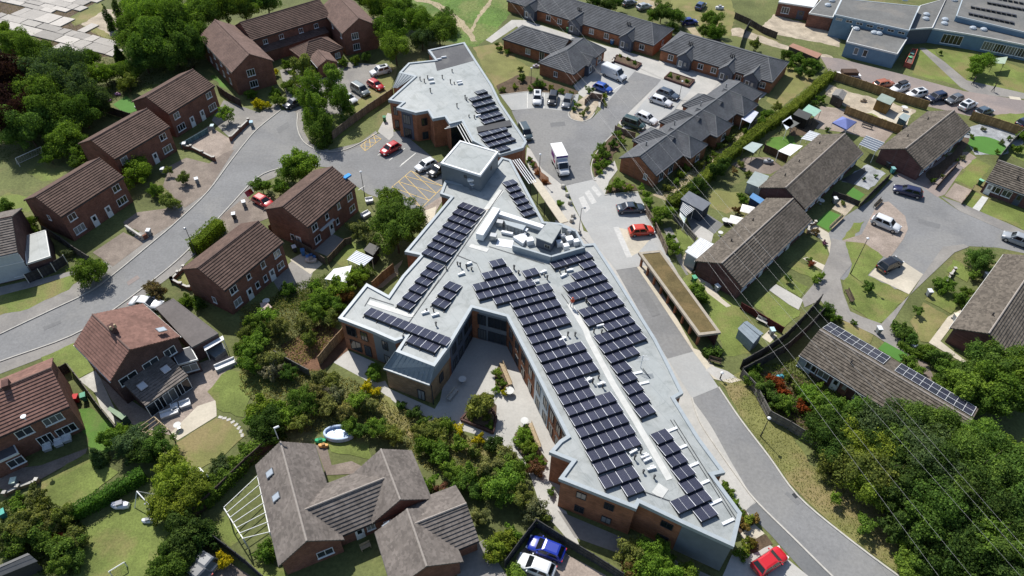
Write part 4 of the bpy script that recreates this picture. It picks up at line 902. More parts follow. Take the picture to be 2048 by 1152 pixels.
# west side
for a, b, k in (((-9.68,85.27), (-15.15,72.68), 5), ((-12.84,72.02), (-16.2,64.12), 4), ((-19.44,66.27), (-22.02,59.86), 4)):
    e = edge(a, b, ws_)
    for i in range(k):
        for z in (3.2, .5): hw(*e, (i + .5) / k, z, 1.1, 1.6)
# north block walls
e = edge((-21.34,110.94), (-17.67,109.25), wn_); clad(*e, .18, .78, .1, 5.5, 'dark_cladding')
for z in (3.1, .3): hw(*e, .45, z, 1.5, 1.9, 3)
e = edge((-17.67,109.25), (-15.64,110.06), wn_)
for z in (3.1, .3): hw(*e, .6, z, 1.1, 1.5)
e = edge((-14.52,107.41), (-12.45,108.2), wn_); clad(*e, .0, .06, 0, 5.6, 'brick_orange')
e = edge((-23.16,113.49), (-20.49,112.65), wn_)
for z in (3.1, .3): hw(*e, .35, z, .8, 1.7)
# glazed stair notch in the north block
e = edge((-11.45,105.88), (-9.41,106.9), wn_); clad(*e, .04, .96, .3, 5.5, 'window_glass', 'glazing')
e = edge((-9.41,106.9), (-7.22,100.87), wn_); clad(*e, .04, .96, .3, 5.5, 'window_glass', 'glazing')
tr = MB()
for k in range(3):
    pts = [(-11.54,105.77),(-9.44,106.79),(-7.22,100.87)]
    for i in range(2): tr.bar((pts[i][0] - .35 * k, pts[i][1] - .35 * k), (pts[i + 1][0] - .35 * k, pts[i + 1][1] - .35 * k), .12, .12, 5.7 - .1 * k)
tr.build('louvre', 'fascia_white', home)
# sloping seam panel on the west corner of the north block
q4 = [(-22.49,123.56),(-19.43,122.22)] + [(-22.53,120.3),(-23.41,120.47)]
sp = MB(); sp.poly([(*q4[0], 6.08), (*q4[1], 6.08), (*q4[2], 4.6), (*q4[3], 4.6)]); spo = sp.build('mansard', 'zinc', home)
s2 = MB()
for k in range(6):
    a = lerp(q4[0], q4[1], k / 5); b = lerp(q4[3], q4[2], k / 5); s2.beam((*a, 6.12), (*b, 4.66), .035)
s2.build('seam', 'zinc', spo)
MB().prism(offset([q4[3], q4[2], q4[1], q4[0]], .1), 0, 4.55, False).build('bay_wall', 'brick_orange', home)
# dark felt area on the north roof and a strip coloured black as the shade of the recessed edge
MB().prism([(-17.08,133.09),(-10.84,136.32),(-8.41,129.36),(-15.35,124.89)], ZD, ZD + .02).build('felt_area', 'felt_grey', home)
MB().prism([(-6.7,104.89),(-1.03,107.38),(-0.62,105.64),(-6.34,103.31)], ZD, ZD + .3).build('recess', 'black_plastic', home)
# lift tower
tw = [(-11.47,90.03),(-5.13,86.99),(-2.59,93.46),(-8.88,96.4)]
lift = empty('lift_tower', (*cen(tw), 0), 'grey clad lift tower rising above the flat roof', 'tower')
lift['category'] = 'tower'
flat_block(lift, tw, 8.9, 'grey_cladding', 'roof_membrane', 'white_metal', .1, .3)
tp = offset(tw, .06)
window(lift, *edge(tw[0], tw[1], tp), .62, 7.6, .5, .5, 1, 'dark_metal', sill=False)
window(lift, *edge(tw[1], tw[2], tp), .6, 7.3, .5, .6, 1, 'dark_metal', sill=False)
# walkways on the roof
DK = [0]
def deck_strip(pts, w, mat='white_walkway', h=.03, name='walkway'):
    n = len(pts); L_, R_ = [], []
    for i in range(n):
        u = unit(pts[max(i - 1, 0)], pts[min(i + 1, n - 1)])
        L_.append((pts[i][0] - u[1] * w / 2, pts[i][1] + u[0] * w / 2)); R_.append((pts[i][0] + u[1] * w / 2, pts[i][1] - u[0] * w / 2))
    DK[0] += 1
    return MB().prism(L_ + R_[::-1], ZD - .02, ZD + h + .003 * DK[0]).build(name, mat, home)
deck_strip([(7.54,63.45),(9.44,58.77),(9.76,57.23),(12.23,50.2),(14.17,45.48),(17,38.08)], .75)
deck_strip([(-1.94,87.48),(-7.42,75.12)], .9); deck_strip([(-18.64,62.92),(-13.04,60.79),(-12.44,60.81)], .8); deck_strip([(15.39,36.18),(16.25,37.28)], 1.2)
deck_strip([(-6.09,74.44),(-3.49,73.44)], .8); deck_strip([(-2.28,75.28),(-0.01,74.87)], 1.6, 'white_metal')
deck_strip([(-4.52,82.39),(-3.68,82.68)], .1, 'timber_raw', .03, 'hatch_mark')
# expansion lines and safety lines on the roof
for pts in ([(-1.77,87.49),(-9.02,69.01),(-11.38,63.55)], [(-9.86,67.33),(-13.02,59.38)], [(-3.37,74.28),(4.41,70.89)], [(-7.87,72.36),(-4.95,70.72),(-3.88,67.84)], [(14.12,36.61),(16.71,35.6)], [(18.16,45.57),(23.1,32.96)], [(18.54,45.58),(23.3,33.25)], [(15.91,52.86),(16.61,51.44)], [(-18.62,63.77),(-15.3,62.49)], [(-18.62,63.77),(-19.05,62.17)], [(6.57,65.14),(7.46,63.26)]):
    ln = MB()
    for i in range(len(pts) - 1): ln.tube((*pts[i], ZD + .08), (*pts[i + 1], ZD + .08), .035, n=4)
    ln.build('safety_line', 'dark_metal', home)
tray = MB().box((0, 0, .07), (1.4, .3, .14)).mesh('cable_tray', 'white_metal')
for q in [(18.11,44.23),(18.82,41.98),(19.72,39.84),(20.51,37.77),(21.37,35.59),(22.19,33.48)]:
    d = unit((17.77,43.95), (18.58,44.33)); inst(tray, 'cable_tray', home, Vector((*q, ZD)) - home.location, math.atan2(d[1], d[0]))
for q in [(15.08,52.12),(15.71,50.64)]: inst(tray, 'cable_tray', home, Vector((*q, ZD)) - home.location, .3)
# little vents and pipes in clusters
vt = MB().tube((0, 0, 0), (0, 0, .55), .09, n=8).lathe((0, 0, .55), [(.16, 0), (.16, .08), (.05, .12)], 8).mesh('vent_pipe', 'dark_metal'); vb = MB().box((0, 0, .18), (1.0, .22, .3)).box((.2, .3, .1), (.5, .12, .2)).mesh('duct', 'white_metal')
rv = random.Random(5)
for q in [(-18.2,121.19),(-17.3,120.4),(-16.81,121.66),(-15.83,116.85),(-14.06,121.98),(-12.37,120.2),(-11.65,120.03),(-12.4,124.58),(-9.27,114.59),(-8.94,114.03),(-10.55,111.71),(-8.22,108.52),(-7.25,108.2)] + [(-10.93,61.47),(-10.03,61.49),(-9.5,59.08),(-13.39,57.01)] + [(-9.05,69.46),(-7.58,70.41),(-7.16,69.97),(-6.29,69.77),(-5.58,69.45),(0.21,69.74),(0.84,68.87)] + [(0.24,69.78),(0.84,69.04),(4.35,68.58),(4.73,67.85),(9.78,63.7)] + [(6.5,69.23),(7.29,69.36),(10.4,58.45),(11.39,58.48),(9.73,63.7),(8.01,57.86),(7.1,57.84)] + [(10.46,51.28),(9.73,50.56),(10.86,49.89)] + [(14.29,41.2),(13.55,40.43),(14.3,38.82),(15.37,38.2)]:
    inst(vt, 'vent_pipe', home, Vector((*q, ZD)) - home.location, 0, (1, 1, .6 + rv.random() * .7))
for q in [(-16.17,121.48),(-15.83,120.06),(-10.77,120.68),(-10.52,119.87),(-6.61,108.76),(-14.44,130.22),(-15.32,129.28)] + [(-11.05,61.15),(-9.73,60.78)] + [(-6.02,70.46),(-6.9,68.41),(3.13,67.18)] + [(3.17,67.25),(4.23,69.14)] + [(7.87,69.58),(6.97,68.53),(11.27,59.53),(6.42,57.13)] + [(9.24,50.83),(10.72,50.3)] + [(13.49,41.26),(14.67,40.71),(14.92,40.3),(15.22,39.24)]:
    inst(vb, 'duct', home, Vector((*q, ZD)) - home.location, .3 + rv.random() * .3)
# plant: big white ducts, plant room, screen wall
plant = empty('rooftop_plant', (*(1.59,77.39), ZD), 'white ducts and plant room inside a low screen on the roof', 'roof plant')
def duct(pts, w, z0, h, name='duct', mat='white_metal'):
    mb = MB()
    for i in range(len(pts) - 1): mb.bar(pts[i], pts[i + 1], w, h, z0)
    return mb.build(name, mat, plant)
duct([(-2.54,81.49),(-4.76,75.42)], 1.1, 6.1, 1.1)
duct([(-2.11,80.82),(4.33,77.8)], .8, 6.3, .6)
duct([(0.09,78.28),(2.06,77.33)], .6, 6.1, .5); duct([(-1.68,77.2),(-0.05,76.75)], .4, 6.0, .4)
for q in [(-3.26,75.9),(-2.39,78.95)]:
    duct([q, (q[0] + .9, q[1] - .2)], .8, 5.95, .9, 'fan_unit', 'steel')
MB().prism([(-1.4,79.1),(1.82,77.93),(1.41,76.91),(-1.05,78.09)], ZD, 6.9).build('cabinet', 'trim_metal', plant)
MB().prism([(-0.03,75.88),(1.74,76.92),(2.06,75.7),(1.42,74.46)], ZD, 6.5).build('cabinet', 'white_metal', plant)
pr = [(3.13,74.48),(5.4,73.23),(7.02,77.06),(4.94,77.87)]
MB().prism(offset(pr, .1), ZD, 7.5, False).build('plant_room_wall', 'dark_cladding', plant)
MB().prism(pr, 7.5, 7.68).build('plant_room_roof', 'roof_membrane', plant)
window(plant, *edge(pr[0], pr[1], offset(pr, .1)), .75, 6.4, .9, .7, 2, 'steel', sill=False)
scr = [(-0.01,73.62),(5.31,71.44),(10.03,73.58),(9.01,76.95),(7.1,77.9)]
mb = MB()
for i in range(4): mb.bar(scr[i], scr[i + 1], .3, 1.0, ZD)
mb.build('screen_wall', 'trim_metal', plant)
mb = MB()
for q, s_ in zip([(7.01,76.09),(6.56,74.85),(8.04,75.63),(7.5,74.16),(8.98,75.17),(2.39,75.2)], (.9, .8, 1.1, .8, .8, 1.0)): mb.box((*q, ZD + .4), (s_, s_ * .9, .8), .3)
mb.build('condenser', 'white_metal', plant)
mb = MB()
for q in [(6.97,75.75),(8.06,76.89)]: mb.lathe((*q, ZD), [(.35, 0), (.35, 1.0), (.4, 1.05), (.3, 1.2)], 10)
mb.build('flue', 'steel', plant)
rl = MB()
a, b = [(-1.38,77.98),(1.73,76.57)]
for z in (6.5, 6.9): rl.tube((*a, z), (*b, z), .03)
for k in range(7): q = lerp(a, b, k / 6); rl.tube((*q, ZD), (*q, 6.95), .03)
rl.build('railing', 'dark_metal', plant)
# louvred canopy on the east side
can = empty('louvred_canopy', (*(2.53,89.14), 0), 'white louvred canopy over the care home entrance', 'canopy')
mb = MB(); A_ = [(-0.39,96.11),(2.33,89.74)]; nrm = unit(A_[0], A_[1]); nn = (-nrm[1], nrm[0])
for k in range(4):
    a, b = [(p[0] + nn[0] * .38 * (k + .2), p[1] + nn[1] * .38 * (k + .2)) for p in A_]; mb.bar(a, b, .12, .08, 5.5)
mb.build('louvre', 'white_metal', can)
mb = MB(); A2 = [(2.73,93.96),(7.19,83.12)]
nr = unit(A2[0], A2[1]); n3 = (-nr[1], nr[0])
mb.prism([A2[0], A2[1], (A2[1][0] - n3[0] * -1.4, A2[1][1] - n3[1] * -1.4), (A2[0][0] - n3[0] * -1.4, A2[0][1] - n3[1] * -1.4)], 3.0, 3.15)
mb.build('canopy_roof', 'paving_cream', can)
mb = MB()
for k in range(5): q = lerp(A2[0], A2[1], k / 4); mb.tube((*q, 0), (*q, 3.0), .07)
mb.build('post', 'dark_metal', can)

# ---------------------------------------------------------------- rooftop solar arrays
mod = MB().box((.5, .825, 0), (.985, 1.63, .03)).mesh('solar_panel', 'solar_cells')
fr_ = MB()
for c_, d_ in (((.5, .01, 0), (1.0, .03, .045)), ((.5, 1.64, 0), (1.0, .03, .045)), ((.006, .825, 0), (.016, 1.62, .045)), ((.994, .825, 0), (.016, 1.62, .045))): fr_.box(c_, d_)
frame_me = fr_.mesh('panel_frame', 'white_metal')
def solar_array(label, d0, d1, rows, tilt=12.0, z=None, view_rows=None):
    """rows = [(near-left corner on plan, number of panels)]; d0->d1 gives the row direction; near edge raised"""
    z = ZD if z is None else z
    u = unit(d0, d1); rz = math.atan2(u[1], u[0])
    root = empty('solar_array', (*rows[0][0], z), label, 'solar panels', 'solar arrays on the care home roof')
    off = rows[0][0]
    for q, n in rows:
        r = empty('panel_row', (q[0] - off[0], q[1] - off[1], 0), rz=rz); r.parent = root
        mb = MB()
        mb.box((n / 2, .03, .24), (n, .03, .46)); mb.box((n / 2, 1.58, .06), (n, .05, .1))
        for k in range(0, n + 1, 2):
            mb.box((k, .8, .03), (.06, 1.75, .06)); mb.box((k, -.12, .06), (.12, .3, .12))
        mb.build('mounting', 'dark_metal', r, local=True)
        for k in range(n):
            for me, nm in ((mod, 'solar_panel'),):
                o = inst(me, nm, r, (k, 0, .49)); o.rotation_euler = (-R(tilt), 0, 0)
        fb = MB(); ct, st = math.cos(R(tilt)), math.sin(R(tilt))
        for k in range(n + 1):
            wd = .05 if k % 2 == 0 else .022
            a = (k, 0, (.512)); b = (k, 1.64 * ct, (.512) - 1.64 * st)
            fb.add([(k - wd / 2, 0, (.512)), (k + wd / 2, 0, (.512)), (k + wd / 2, b[1], b[2]), (k - wd / 2, b[1], b[2])], [(0, 1, 2, 3)])
        fb.build('clamp_strip', 'white_metal', r, local=True)
    return root
zt = 6.25
solar_array('long stepped solar array left of the white walkway', (0.21,62.06), (5.28,64.1), list(zip([(-2.7,69.55),(-3.64,67.15),(-4.74,64.95),(-4.23,63.39),(-1.96,62.59),(0.21,62.06),(0.84,60.49),(1.46,59.03),(2,57.45),(2.59,55.99),(3.16,54.56),(3.73,53.13),(4.33,51.56),(4.97,49.96),(5.59,48.47),(6.14,46.95),(6.73,45.53),(7.31,44.15),(7.86,42.69),(8.41,41.26),(8.88,39.78),(9.5,38.34),(10.07,36.6),(12.3,35.77)], (2, 4, 6, 8, 8, 6, 6, 6, 6, 4, 4, 6, 6, 6, 4, 4, 6, 6, 6, 6, 6, 4, 4, 2))))
solar_array('single pair of solar panels beside the vents', (1.87,67.77), (3.49,68.42), [((1.87,67.77), 2)])
solar_array('long solar array between the white walkway and the east edge', (9.82,59.09), (14.88,61.44), list(zip([(5.78,69.6),(9.77,69.62),(8.59,67.41),(7.45,65.21),(8.02,63.54),(10.33,62.91),(9.25,60.68),(9.82,59.09),(12.12,58.37),(10.93,56.28),(11.45,54.72),(12.11,53.21),(12.71,51.64),(13.25,50.17),(13.76,48.61),(14.31,47.09),(14.78,45.48),(16.26,42.04),(16.87,40.63),(17.39,39.25),(17.95,37.75),(18.48,36.21),(17.31,34.03),(19.41,33.2)], (6, 2, 4, 6, 6, 4, 6, 6, 4, 6, 6, 4, 2, 2, 2, 2, 2, 2, 2, 2, 2, 2, 4, 2))))
wd0, wd1 = (-12.72,72.18), (-9.51,70.54)
solar_array('wide solar array on the west wing beside the pale walkway', wd0, wd1, [(q, 4) for q in [(-8.47,82.76),(-9.1,81.21),(-9.71,79.74),(-10.32,78.18),(-10.92,76.7),(-11.52,75.27),(-12.12,73.73),(-12.72,72.18)]])
solar_array('narrow solar array of paired panels on the west wing', wd0, wd1, [(q, 2) for q in [(-11.81,69.45),(-12.45,67.99),(-13.05,66.56),(-13.67,65.05),(-14.31,63.57),(-14.88,62.17)]])
solar_array('three paired panel rows beside the roof joint', wd0, wd1, [(q, 2) for q in [(-9.15,65.62),(-9.79,64.12),(-10.4,62.51)]])
solar_array('single long solar row and short row on the south wing', (-18.82,60.4), (-8.97,55.88), [((-18.82,60.4), 12), ((-12.87,55.96), 4)])
nd = (-7.9,113.28), (-4.24,115.34)
solar_array('solar array on the north block above the dark upstand', *nd, list(zip([(-6.94,115.69),(-7.9,113.2),(-7.2,111.17),(-6.52,109.08),(-5.76,107.08),(-5.26,105.6)], (2, 4, 4, 4, 4, 4))))
solar_array('solar array on the north block below the dark upstand', *nd, list(zip([(-5.61,101.69),(-4.99,100.07),(-4.21,98.59),(-2.46,97.3)], (5, 5, 5, 2))))
solar_array('six paired panel rows beside the louvred canopy', (-1.16,87.91), (0.58,88.84), [(q, 2) for q in [(-1.16,87.91),(-0.61,86.41),(-0.02,84.88),(0.58,83.42),(1.14,81.92),(1.65,80.61)]])


# ================================================================ LEFT HOUSES
def house(name, label, A, B, C, D, cat='house'):
    return empty(name, (*cen([A, B, C, D]), 0), label, cat)
ST = dict(eave=5.0, ridge=7.3, wall='brick_red', tile='tile_brown', over=.25)
def semi(label, a, b, c, wins, eave=5.0, ridge=7.2, extra=None):
    A, B, C, D = rect_corners(a, b, c)
    h = house('brick_house', label, A, B, C, D)
    W = wing(h, A, B, C, D, eave, ridge, 'brick_red', 'tile_brown', .25)
    put_windows(h, W, wins)
    return h, W
front4 = [('bc', .13, 3.25, 1.3, 1.15), ('bc', .85, 3.25, 1.3, 1.15), ('bc', .14, .75, 1.8, 1.25, 3), ('bc', .85, .75, 1.8, 1.25, 3), ('bc', .38, 'door'), ('bc', .61, 'door')]
semi('brown roofed brick house beside the large L shaped block', (-68.97,114.45), (-61.62,108.86), (-56.66,119.14), front4)
semi('middle brick house of the left terrace with a clipped bush in front', (-72.81,99.88), (-65.4,94.83), (-60.01,104.9), front4)
semi('brick house with a balustrade drive, nearest the white garage', (-74.25,84.38), (-67.17,79.91), (-62,90.16), front4 + [('ab', .55, 2.9, .6, .9, 1)])
h, W = semi('brick house backing onto gardens between the two streets', (-45.33,69.7), (-38.46,65.35), (-33.01,75.38), [('bc', .12, 3.2, 1.2, 1.15), ('bc', .38, 3.4, .7, .9, 1), ('bc', .63, 3.3, .8, 1.1, 1), ('bc', .88, 3.2, 1.2, 1.15), ('bc', .12, .8, 1.3, 1.2), ('bc', .88, .9, 1.3, 1.1), ('bc', .32, 'door'), ('bc', .72, 'door'), ('bc', .46, .9, .7, 1.1, 1), ('bc', .6, .9, .7, 1.1, 1), ('ab', .6, .9, .7, 1.1, 1)])
h, W = semi('brick house with a blue roof bag near the hatched car park', (-37.33,83.39), (-30.31,78.73), (-24.92,89.05), [('bc', .13, 3.2, 1.2, 1.15), ('bc', .38, 3.3, .7, 1.0, 1), ('bc', .63, 3.3, .7, 1.1, 1), ('bc', .87, 3.2, 1.2, 1.15), ('bc', .13, .8, 1.3, 1.2), ('bc', .88, .9, 1.3, 1.1), ('bc', .42, 'door'), ('bc', .55, .9, .7, 1.1, 1), ('ab', .55, .9, .8, 1.1, 1), ('ab', .7, 'door')])
fa = W['bc']; pz = lerp(*fa, .25 if not W['flip'] else .75); MB().bar(lerp(*fa, .2 if not W['flip'] else .8), lerp(*fa, .48 if not W['flip'] else .52), .9, .1, 2.5).build('porch_canopy', 'fascia_white', h)
MB().box((*(-26.4,90.11), 6.0), (1.3, .7, .3), .9).build('roof_sheet', 'coloured', h, colour=(.03, .25, .6))
# --- large L-shaped block
lb = empty('apartment_block', (*(-50.49,140.15), 0), 'large brown roofed brick block with two gabled wings and a hipped porch', 'building')
A, B, C, D = rect_corners(a=(-48.68,129.85), b=(-54.96,124.17), c=(-66.26,138.9))
W = wing(lb, A, B, C, D, 5.0, 7.6, 'brick_red', 'tile_plain_brown', .25)
put_windows(lb, W, [('ab', .58, 3.2, 1.6, 1.4, 3), ('ab', .58, .8, 1.6, 1.4, 3)] + [('bc', f, z, .9, 1.2) for f in (.2, .4, .6, .8) for z in (.9, 3.2)])
A2, B2, C2, D2 = rect_corners(b=(-54.95,137.85), c=(-40.93,150.19), width=8.4)
W = wing(lb, A2, B2, C2, D2, 5.0, 7.3, 'brick_red', 'tile_brown', .25)
put_windows(lb, W, [('bc', f, 3.3, 1.0, 1.0) for f in (.15, .35, .6, .8)] + [('bc', .3, .7, 1.0, 1.6), ('bc', .42, .7, 1.4, 1.4)])
A3, B3, C3, D3 = rect_corners(a=(-30.89,147.58), b=(-36.89,141.65), c=(-44.22,153.87))
W = wing(lb, A3, B3, C3, D3, 5.0, 7.5, 'brick_red', 'tile_plain_brown', .25)
put_windows(lb, W, [('ab', .68, 3.2, 1.5, 1.4, 3), ('ab', .68, .8, 1.5, 1.4, 3), ('bc', .12, 3.3, .8, 1.1), ('bc', .5, 3.3, .8, 1.1)])
A4, B4, C4, D4 = rect_corners(b=(-43.62,134.18), c=(-36.78,140.19), width=6.5)
W = wing(lb, A4, B4, C4, D4, 2.6, 4.6, 'brick_red', 'tile_brown', .25, hip0=3.1, hip1=3.1)
put_windows(lb, W, [('bc', .18, .7, 1.0, 1.2), ('bc', .85, .7, 1.2, 1.2)])
A5, B5, C5, D5 = rect_corners(b=(-40.42,131.58), a=(-38.08,135.98), width=None, c=(-43.09,135.76))
W = wing(lb, A5, B5, C5, D5, 2.6, 3.7, 'brick_red', 'tile_plain_brown', .2, fascia='fascia_white')
put_windows(lb, W, [('ab', .5, 'door', 'dark_cladding')])
ln_ = MB(); a_, b_ = lerp(B2, C2, .02), lerp(B2, C2, .9)
n_ = unit(A2, B2); lean_to(lb, [(a_[0] + n_[0] * 1.5, a_[1] + n_[1] * 1.5), (b_[0] + n_[0] * 1.5, b_[1] + n_[1] * 1.5), (b_[0] - n_[0] * .3, b_[1] - n_[1] * .3), (a_[0] - n_[0] * .3, a_[1] - n_[1] * .3)], 2.4, 3.1, 'brick_red', 'tile_plain_brown')
# --- rust roofed detached house
A, B, C, D = rect_corners(b=(-47.23,49.99), c=(-54.08,55.52), a=(-40.43,56.31))
rh = empty('brick_house', (*cen([A, B, C, D]), 0), 'detached house with a rust red roof, chimney and glazed rear extension', 'house')
W = wing(rh, A, B, C, D, 5.0, 7.6, 'brick_dark', 'tile_rust', .3, rf=.38, fascia='fascia_white')
put_windows(rh, W, [('ab', .82, 3.1, 2.2, 1.2, 2), ('ab', .48, 3.1, 2.0, 1.2, 2), ('ab', .18, 3.0, 1.5, 1.3, 2)])
MB().box((*(-48.11,55.59), 7.6), (.7, 1.0, 1.8), .8).build('chimney', 'brick_dark', rh)
cp = MB()
for k in (-.25, .25): q = (-47.73,55.33); cp.lathe((q[0] + k * .7, q[1] + k * .7, 8.4), [(.16, 0), (.13, .5)], 8)
cp.build('chimney_pot', 'timber_raw', rh)
q = (-43.34,57.07); skylight(rh, q, 6.35, .9, 1.1, 0, unit(B, A), R(26))
MB().tube((*(-46.83,54.81), 6.2), (*(-46.83,54.81), 7.3), .1).build('soil_pipe', 'black_plastic', rh)
gq = [(-40.67,57.19),(-38.05,59.64),(-46.1,65.74),(-47.87,63.97)]
flat_block(rh, gq, 2.9, 'brick_dark', 'felt_brown', 'felt_brown', .02, .12)
ex = [(-43.34,48.34),(-39.81,52.98)]; n_ = unit(A, B); u_ = unit(ex[0], ex[1]); nn = (-u_[1], u_[0])
lean = [ex[0], ex[1], (ex[1][0] + nn[0] * 4.6, ex[1][1] + nn[1] * 4.6), (ex[0][0] + nn[0] * 4.6, ex[0][1] + nn[1] * 4.6)]
lr = lean_to(rh, lean, 2.5, 3.6, 'brick_dark', 'tile_taupe')
pw = offset(lean, .15); e = edge(lean[0], lean[1], pw)
for f, w in ((.17, 2.2), (.5, 2.6), (.82, 2.0)): window(rh, *e, f, .1, w, 2.1, 2, 'white_paint', sill=False)
for q in [(-44.35,50.71),(-42.48,53.32)]: skylight(rh, q, 3.24, .95, 1.0, 0, unit(lean[3], lean[0]), R(13))
pb = [(-41.68,54.61),(-39.49,55.59),(-41.11,57.67),(-43.32,56.66)]
flat_block(rh, pb, 2.5, 'brick_dark', 'felt_grey', 'fascia_white', .03, .1)
window(rh, *edge(pb[0], pb[1], offset(pb, .05)), .5, .7, 1.8, 1.3, 2)
# --- bottom-left house
c = (-50.41,46.38); b = (-58.65,40.24); d = (-56.07,52.96)
A, B, C, D = rect_corners(a=None, b=b, c=c, d=d)
bh = empty('brick_house', (*cen([A, B, C, D]), 0), 'red tiled house cut by the left edge with white garden chairs', 'house')
W = wing(bh, A, B, C, D, 5.0, 7.5, 'brick_red', 'tile_rust', .3)
put_windows(bh, W, [('bc', .5, 3.2, 1.7, 1.2, 2), ('bc', .8, 3.2, 2.0, 1.2, 3), ('bc', .84, .7, 2.1, 1.3, 3), ('bc', .62, .1, 1.6, 2.0, 3)])
MB().box((*(-56.75,47.21), 7.2), (.7, 1.1, 1.7), .5).build('chimney', 'brick_dark', bh)
MB().lathe((*(-53.87,44), 5.6), [(.05, 0), (.05, .5), (.28, .6), (.3, .7)], 10).build('satellite_dish', 'white_metal', bh)
lc = [(-57.31,39.8),(-54.93,41.63),(-57.22,43.9),(-58.88,42.68)]
flat_block(bh, lc, 2.6, 'brick_red', 'felt_grey', 'fascia_white', .05, .12)
window(bh, *edge(lc[0], lc[1], offset(lc, .05)), .75, .8, 1.6, 1.2, 2)
# --- pale clad house at the left edge
A, B, C, D = rect_corners(b=(-75.7,69.35), c=(-69.56,72.07), width=10.6)
ph = empty('clad_house', (*cen([A, B, C, D]), 0), 'pale clad house with a tan tiled roof at the left edge', 'house')
W = wing(ph, A, B, C, D, 5.0, 7.4, 'brick_dark', 'tile_taupe', .3, fascia='fascia_white')
u_ = unit(*W['bc']); n_ = (u_[1] * .04, -u_[0] * .04); MB().bar((W['bc'][0][0] + n_[0], W['bc'][0][1] + n_[1]), (W['bc'][1][0] + n_[0], W['bc'][1][1] + n_[1]), .06, 4.6, .2).build('cladding', 'pale_cladding', ph)
put_windows(ph, W, [('bc', .86, 3.1, 1.9, 1.2, 2), ('bc', .86, .7, 2.4, 1.4, 3), ('bc', .6, 3.1, 1.2, 1.2, 2)])
gq = [(-72.86,77.88),(-70.29,79.6),(-66.82,73.84),(-69.47,72.12)]
ga = empty('garage', (*cen(gq), 0), 'flat roofed garage with a pale grey roof beside the left house', 'garage')
flat_block(ga, gq, 2.7, 'brick_dark', 'roof_membrane', 'fascia_white', .04, .12)
door(ga, *edge(gq[3], gq[0], offset(gq, .05)), .5, 2.2, 2.0, 'white_paint', False)

# ================================================================ BROWN BUNGALOW COMPLEX, bottom centre
bc_ = empty('bungalow', (*(-16.07,35.38), 0), 'rambling brown roofed bungalow with crossing gables at the bottom', 'bungalow')
kw = dict(wall='brick_red', tile='tile_taupe', over=.3, ridge_mat='ridge_pale')
A, B, C, D = rect_corners(a=(-16.79,32.31), b=(-22.64,29.42), c=(-28.03,40.66))
W1 = wing(bc_, A, B, C, D, 2.7, 5.3, **kw); U1 = unit(C, B); WA = (A, B, C, D)
put_windows(bc_, W1, [('ab', .3, .8, 1.7, 1.2, 2), ('bc', .3, .8, 1.2, 1.2), ('bc', .7, .8, 1.2, 1.2)])
for q, z in (((-25.76,38.97), 3.95), ((-24.38,36.2), 3.95)): skylight(bc_, q, z, .8, 1.0, 0, unit(A, B), R(34))
A, B, C, D = rect_corners(b=(-17.5,32.47), c=(-13.42,34.49), width=6.4)
Bx = (B[0] - unit(B, C)[0] * 3.0, B[1] - unit(B, C)[1] * 3.0); Ax = (A[0] - unit(B, C)[0] * 3.0, A[1] - unit(B, C)[1] * 3.0); Cx = (C[0] + unit(B, C)[0] * 2.2, C[1] + unit(B, C)[1] * 2.2); Dx = (D[0] + unit(B, C)[0] * 2.2, D[1] + unit(B, C)[1] * 2.2)
W2 = wing(bc_, Ax, Bx, Cx, Dx, 2.7, 4.75, **kw)
put_windows(bc_, W2, [('bc', .55, 'door'), ('bc', .68, .9, .9, 1.1)])
A, B, C, D = rect_corners(a=(-8.07,36.67), b=(-13.97,34.04), d=(-10.95,42.62))
W3 = wing(bc_, A, B, C, D, 2.9, 5.3, **kw)
put_windows(bc_, W3, [('ab', .8, 1.0, .9, 1.0)])
A, B, C, D = rect_corners(b=(-11,27.27), c=(-13.63,33.19), a=(-4.11,29.62))
W4 = wing(bc_, A, B, C, D, 2.7, 4.9, **kw)
skylight(bc_, (-12.39,33.44), 3.35, .9, 1.0, 0, unit(A, B), R(31))
A, B, C, D = rect_corners(b=(-8.21,30), c=(-2.83,32.48), width=6.8)
W5 = wing(bc_, A, B, C, D, 2.7, 4.6, **kw)
MB().tube((*(-25.59,42.74), 4.8), (*(-25.59,42.74), 7.0), .05).tube((*(-25.59,42.74), 6.9), ((-25.59,42.74)[0] + .5, (-25.59,42.74)[1] + .2, 7.0), .12).build('aerial', 'white_metal', bc_)

# ================================================================ RIGHT BUNGALOW ROWS
def bungalow(label, a, b, c=None, d=None, eave=2.6, ridge=4.7, wins=(), vents=(), tile='tile_weathered', wall='brick_purple', width=None):
    A, B, C, D = rect_corners(a, b, c, d, width)
    h = house('bungalow', label, A, B, C, D, 'bungalow')
    W = wing(h, A, B, C, D, eave, ridge, wall, tile, .4, ridge_mat='ridge_pale', fascia='fascia_white', gauge=.4, step=.1)
    put_windows(h, W, wins)
    u, n = unit(B, C), unit(B, A); L, w = dist(B, C), dist(A, B)
    for s, t in vents:
        p = (B[0] + u[0] * s * L + n[0] * t * w, B[1] + u[1] * s * L + n[1] * t * w); z = eave + (ridge - eave) * (1 - abs(t - .5) * 2)
        MB().tube((*p, z - .1), (*p, z + .55), .1).build('vent_pipe', 'black_plastic', h)
    return h, W, (A, B, C, D)
rowf = [('bc', f, .8, 1.5, 1.2, 2) for f in (.08, .2, .45, .6, .92)] + [('bc', .32, 'door'), ('bc', .72, 'door')]
bungalow('weathered bungalow with a white conservatory behind, nearest the shelter', (26.83,75.88), (32.54,70.38), (46.85,85.82), wins=rowf, vents=((.3, .75), (.62, .78)))
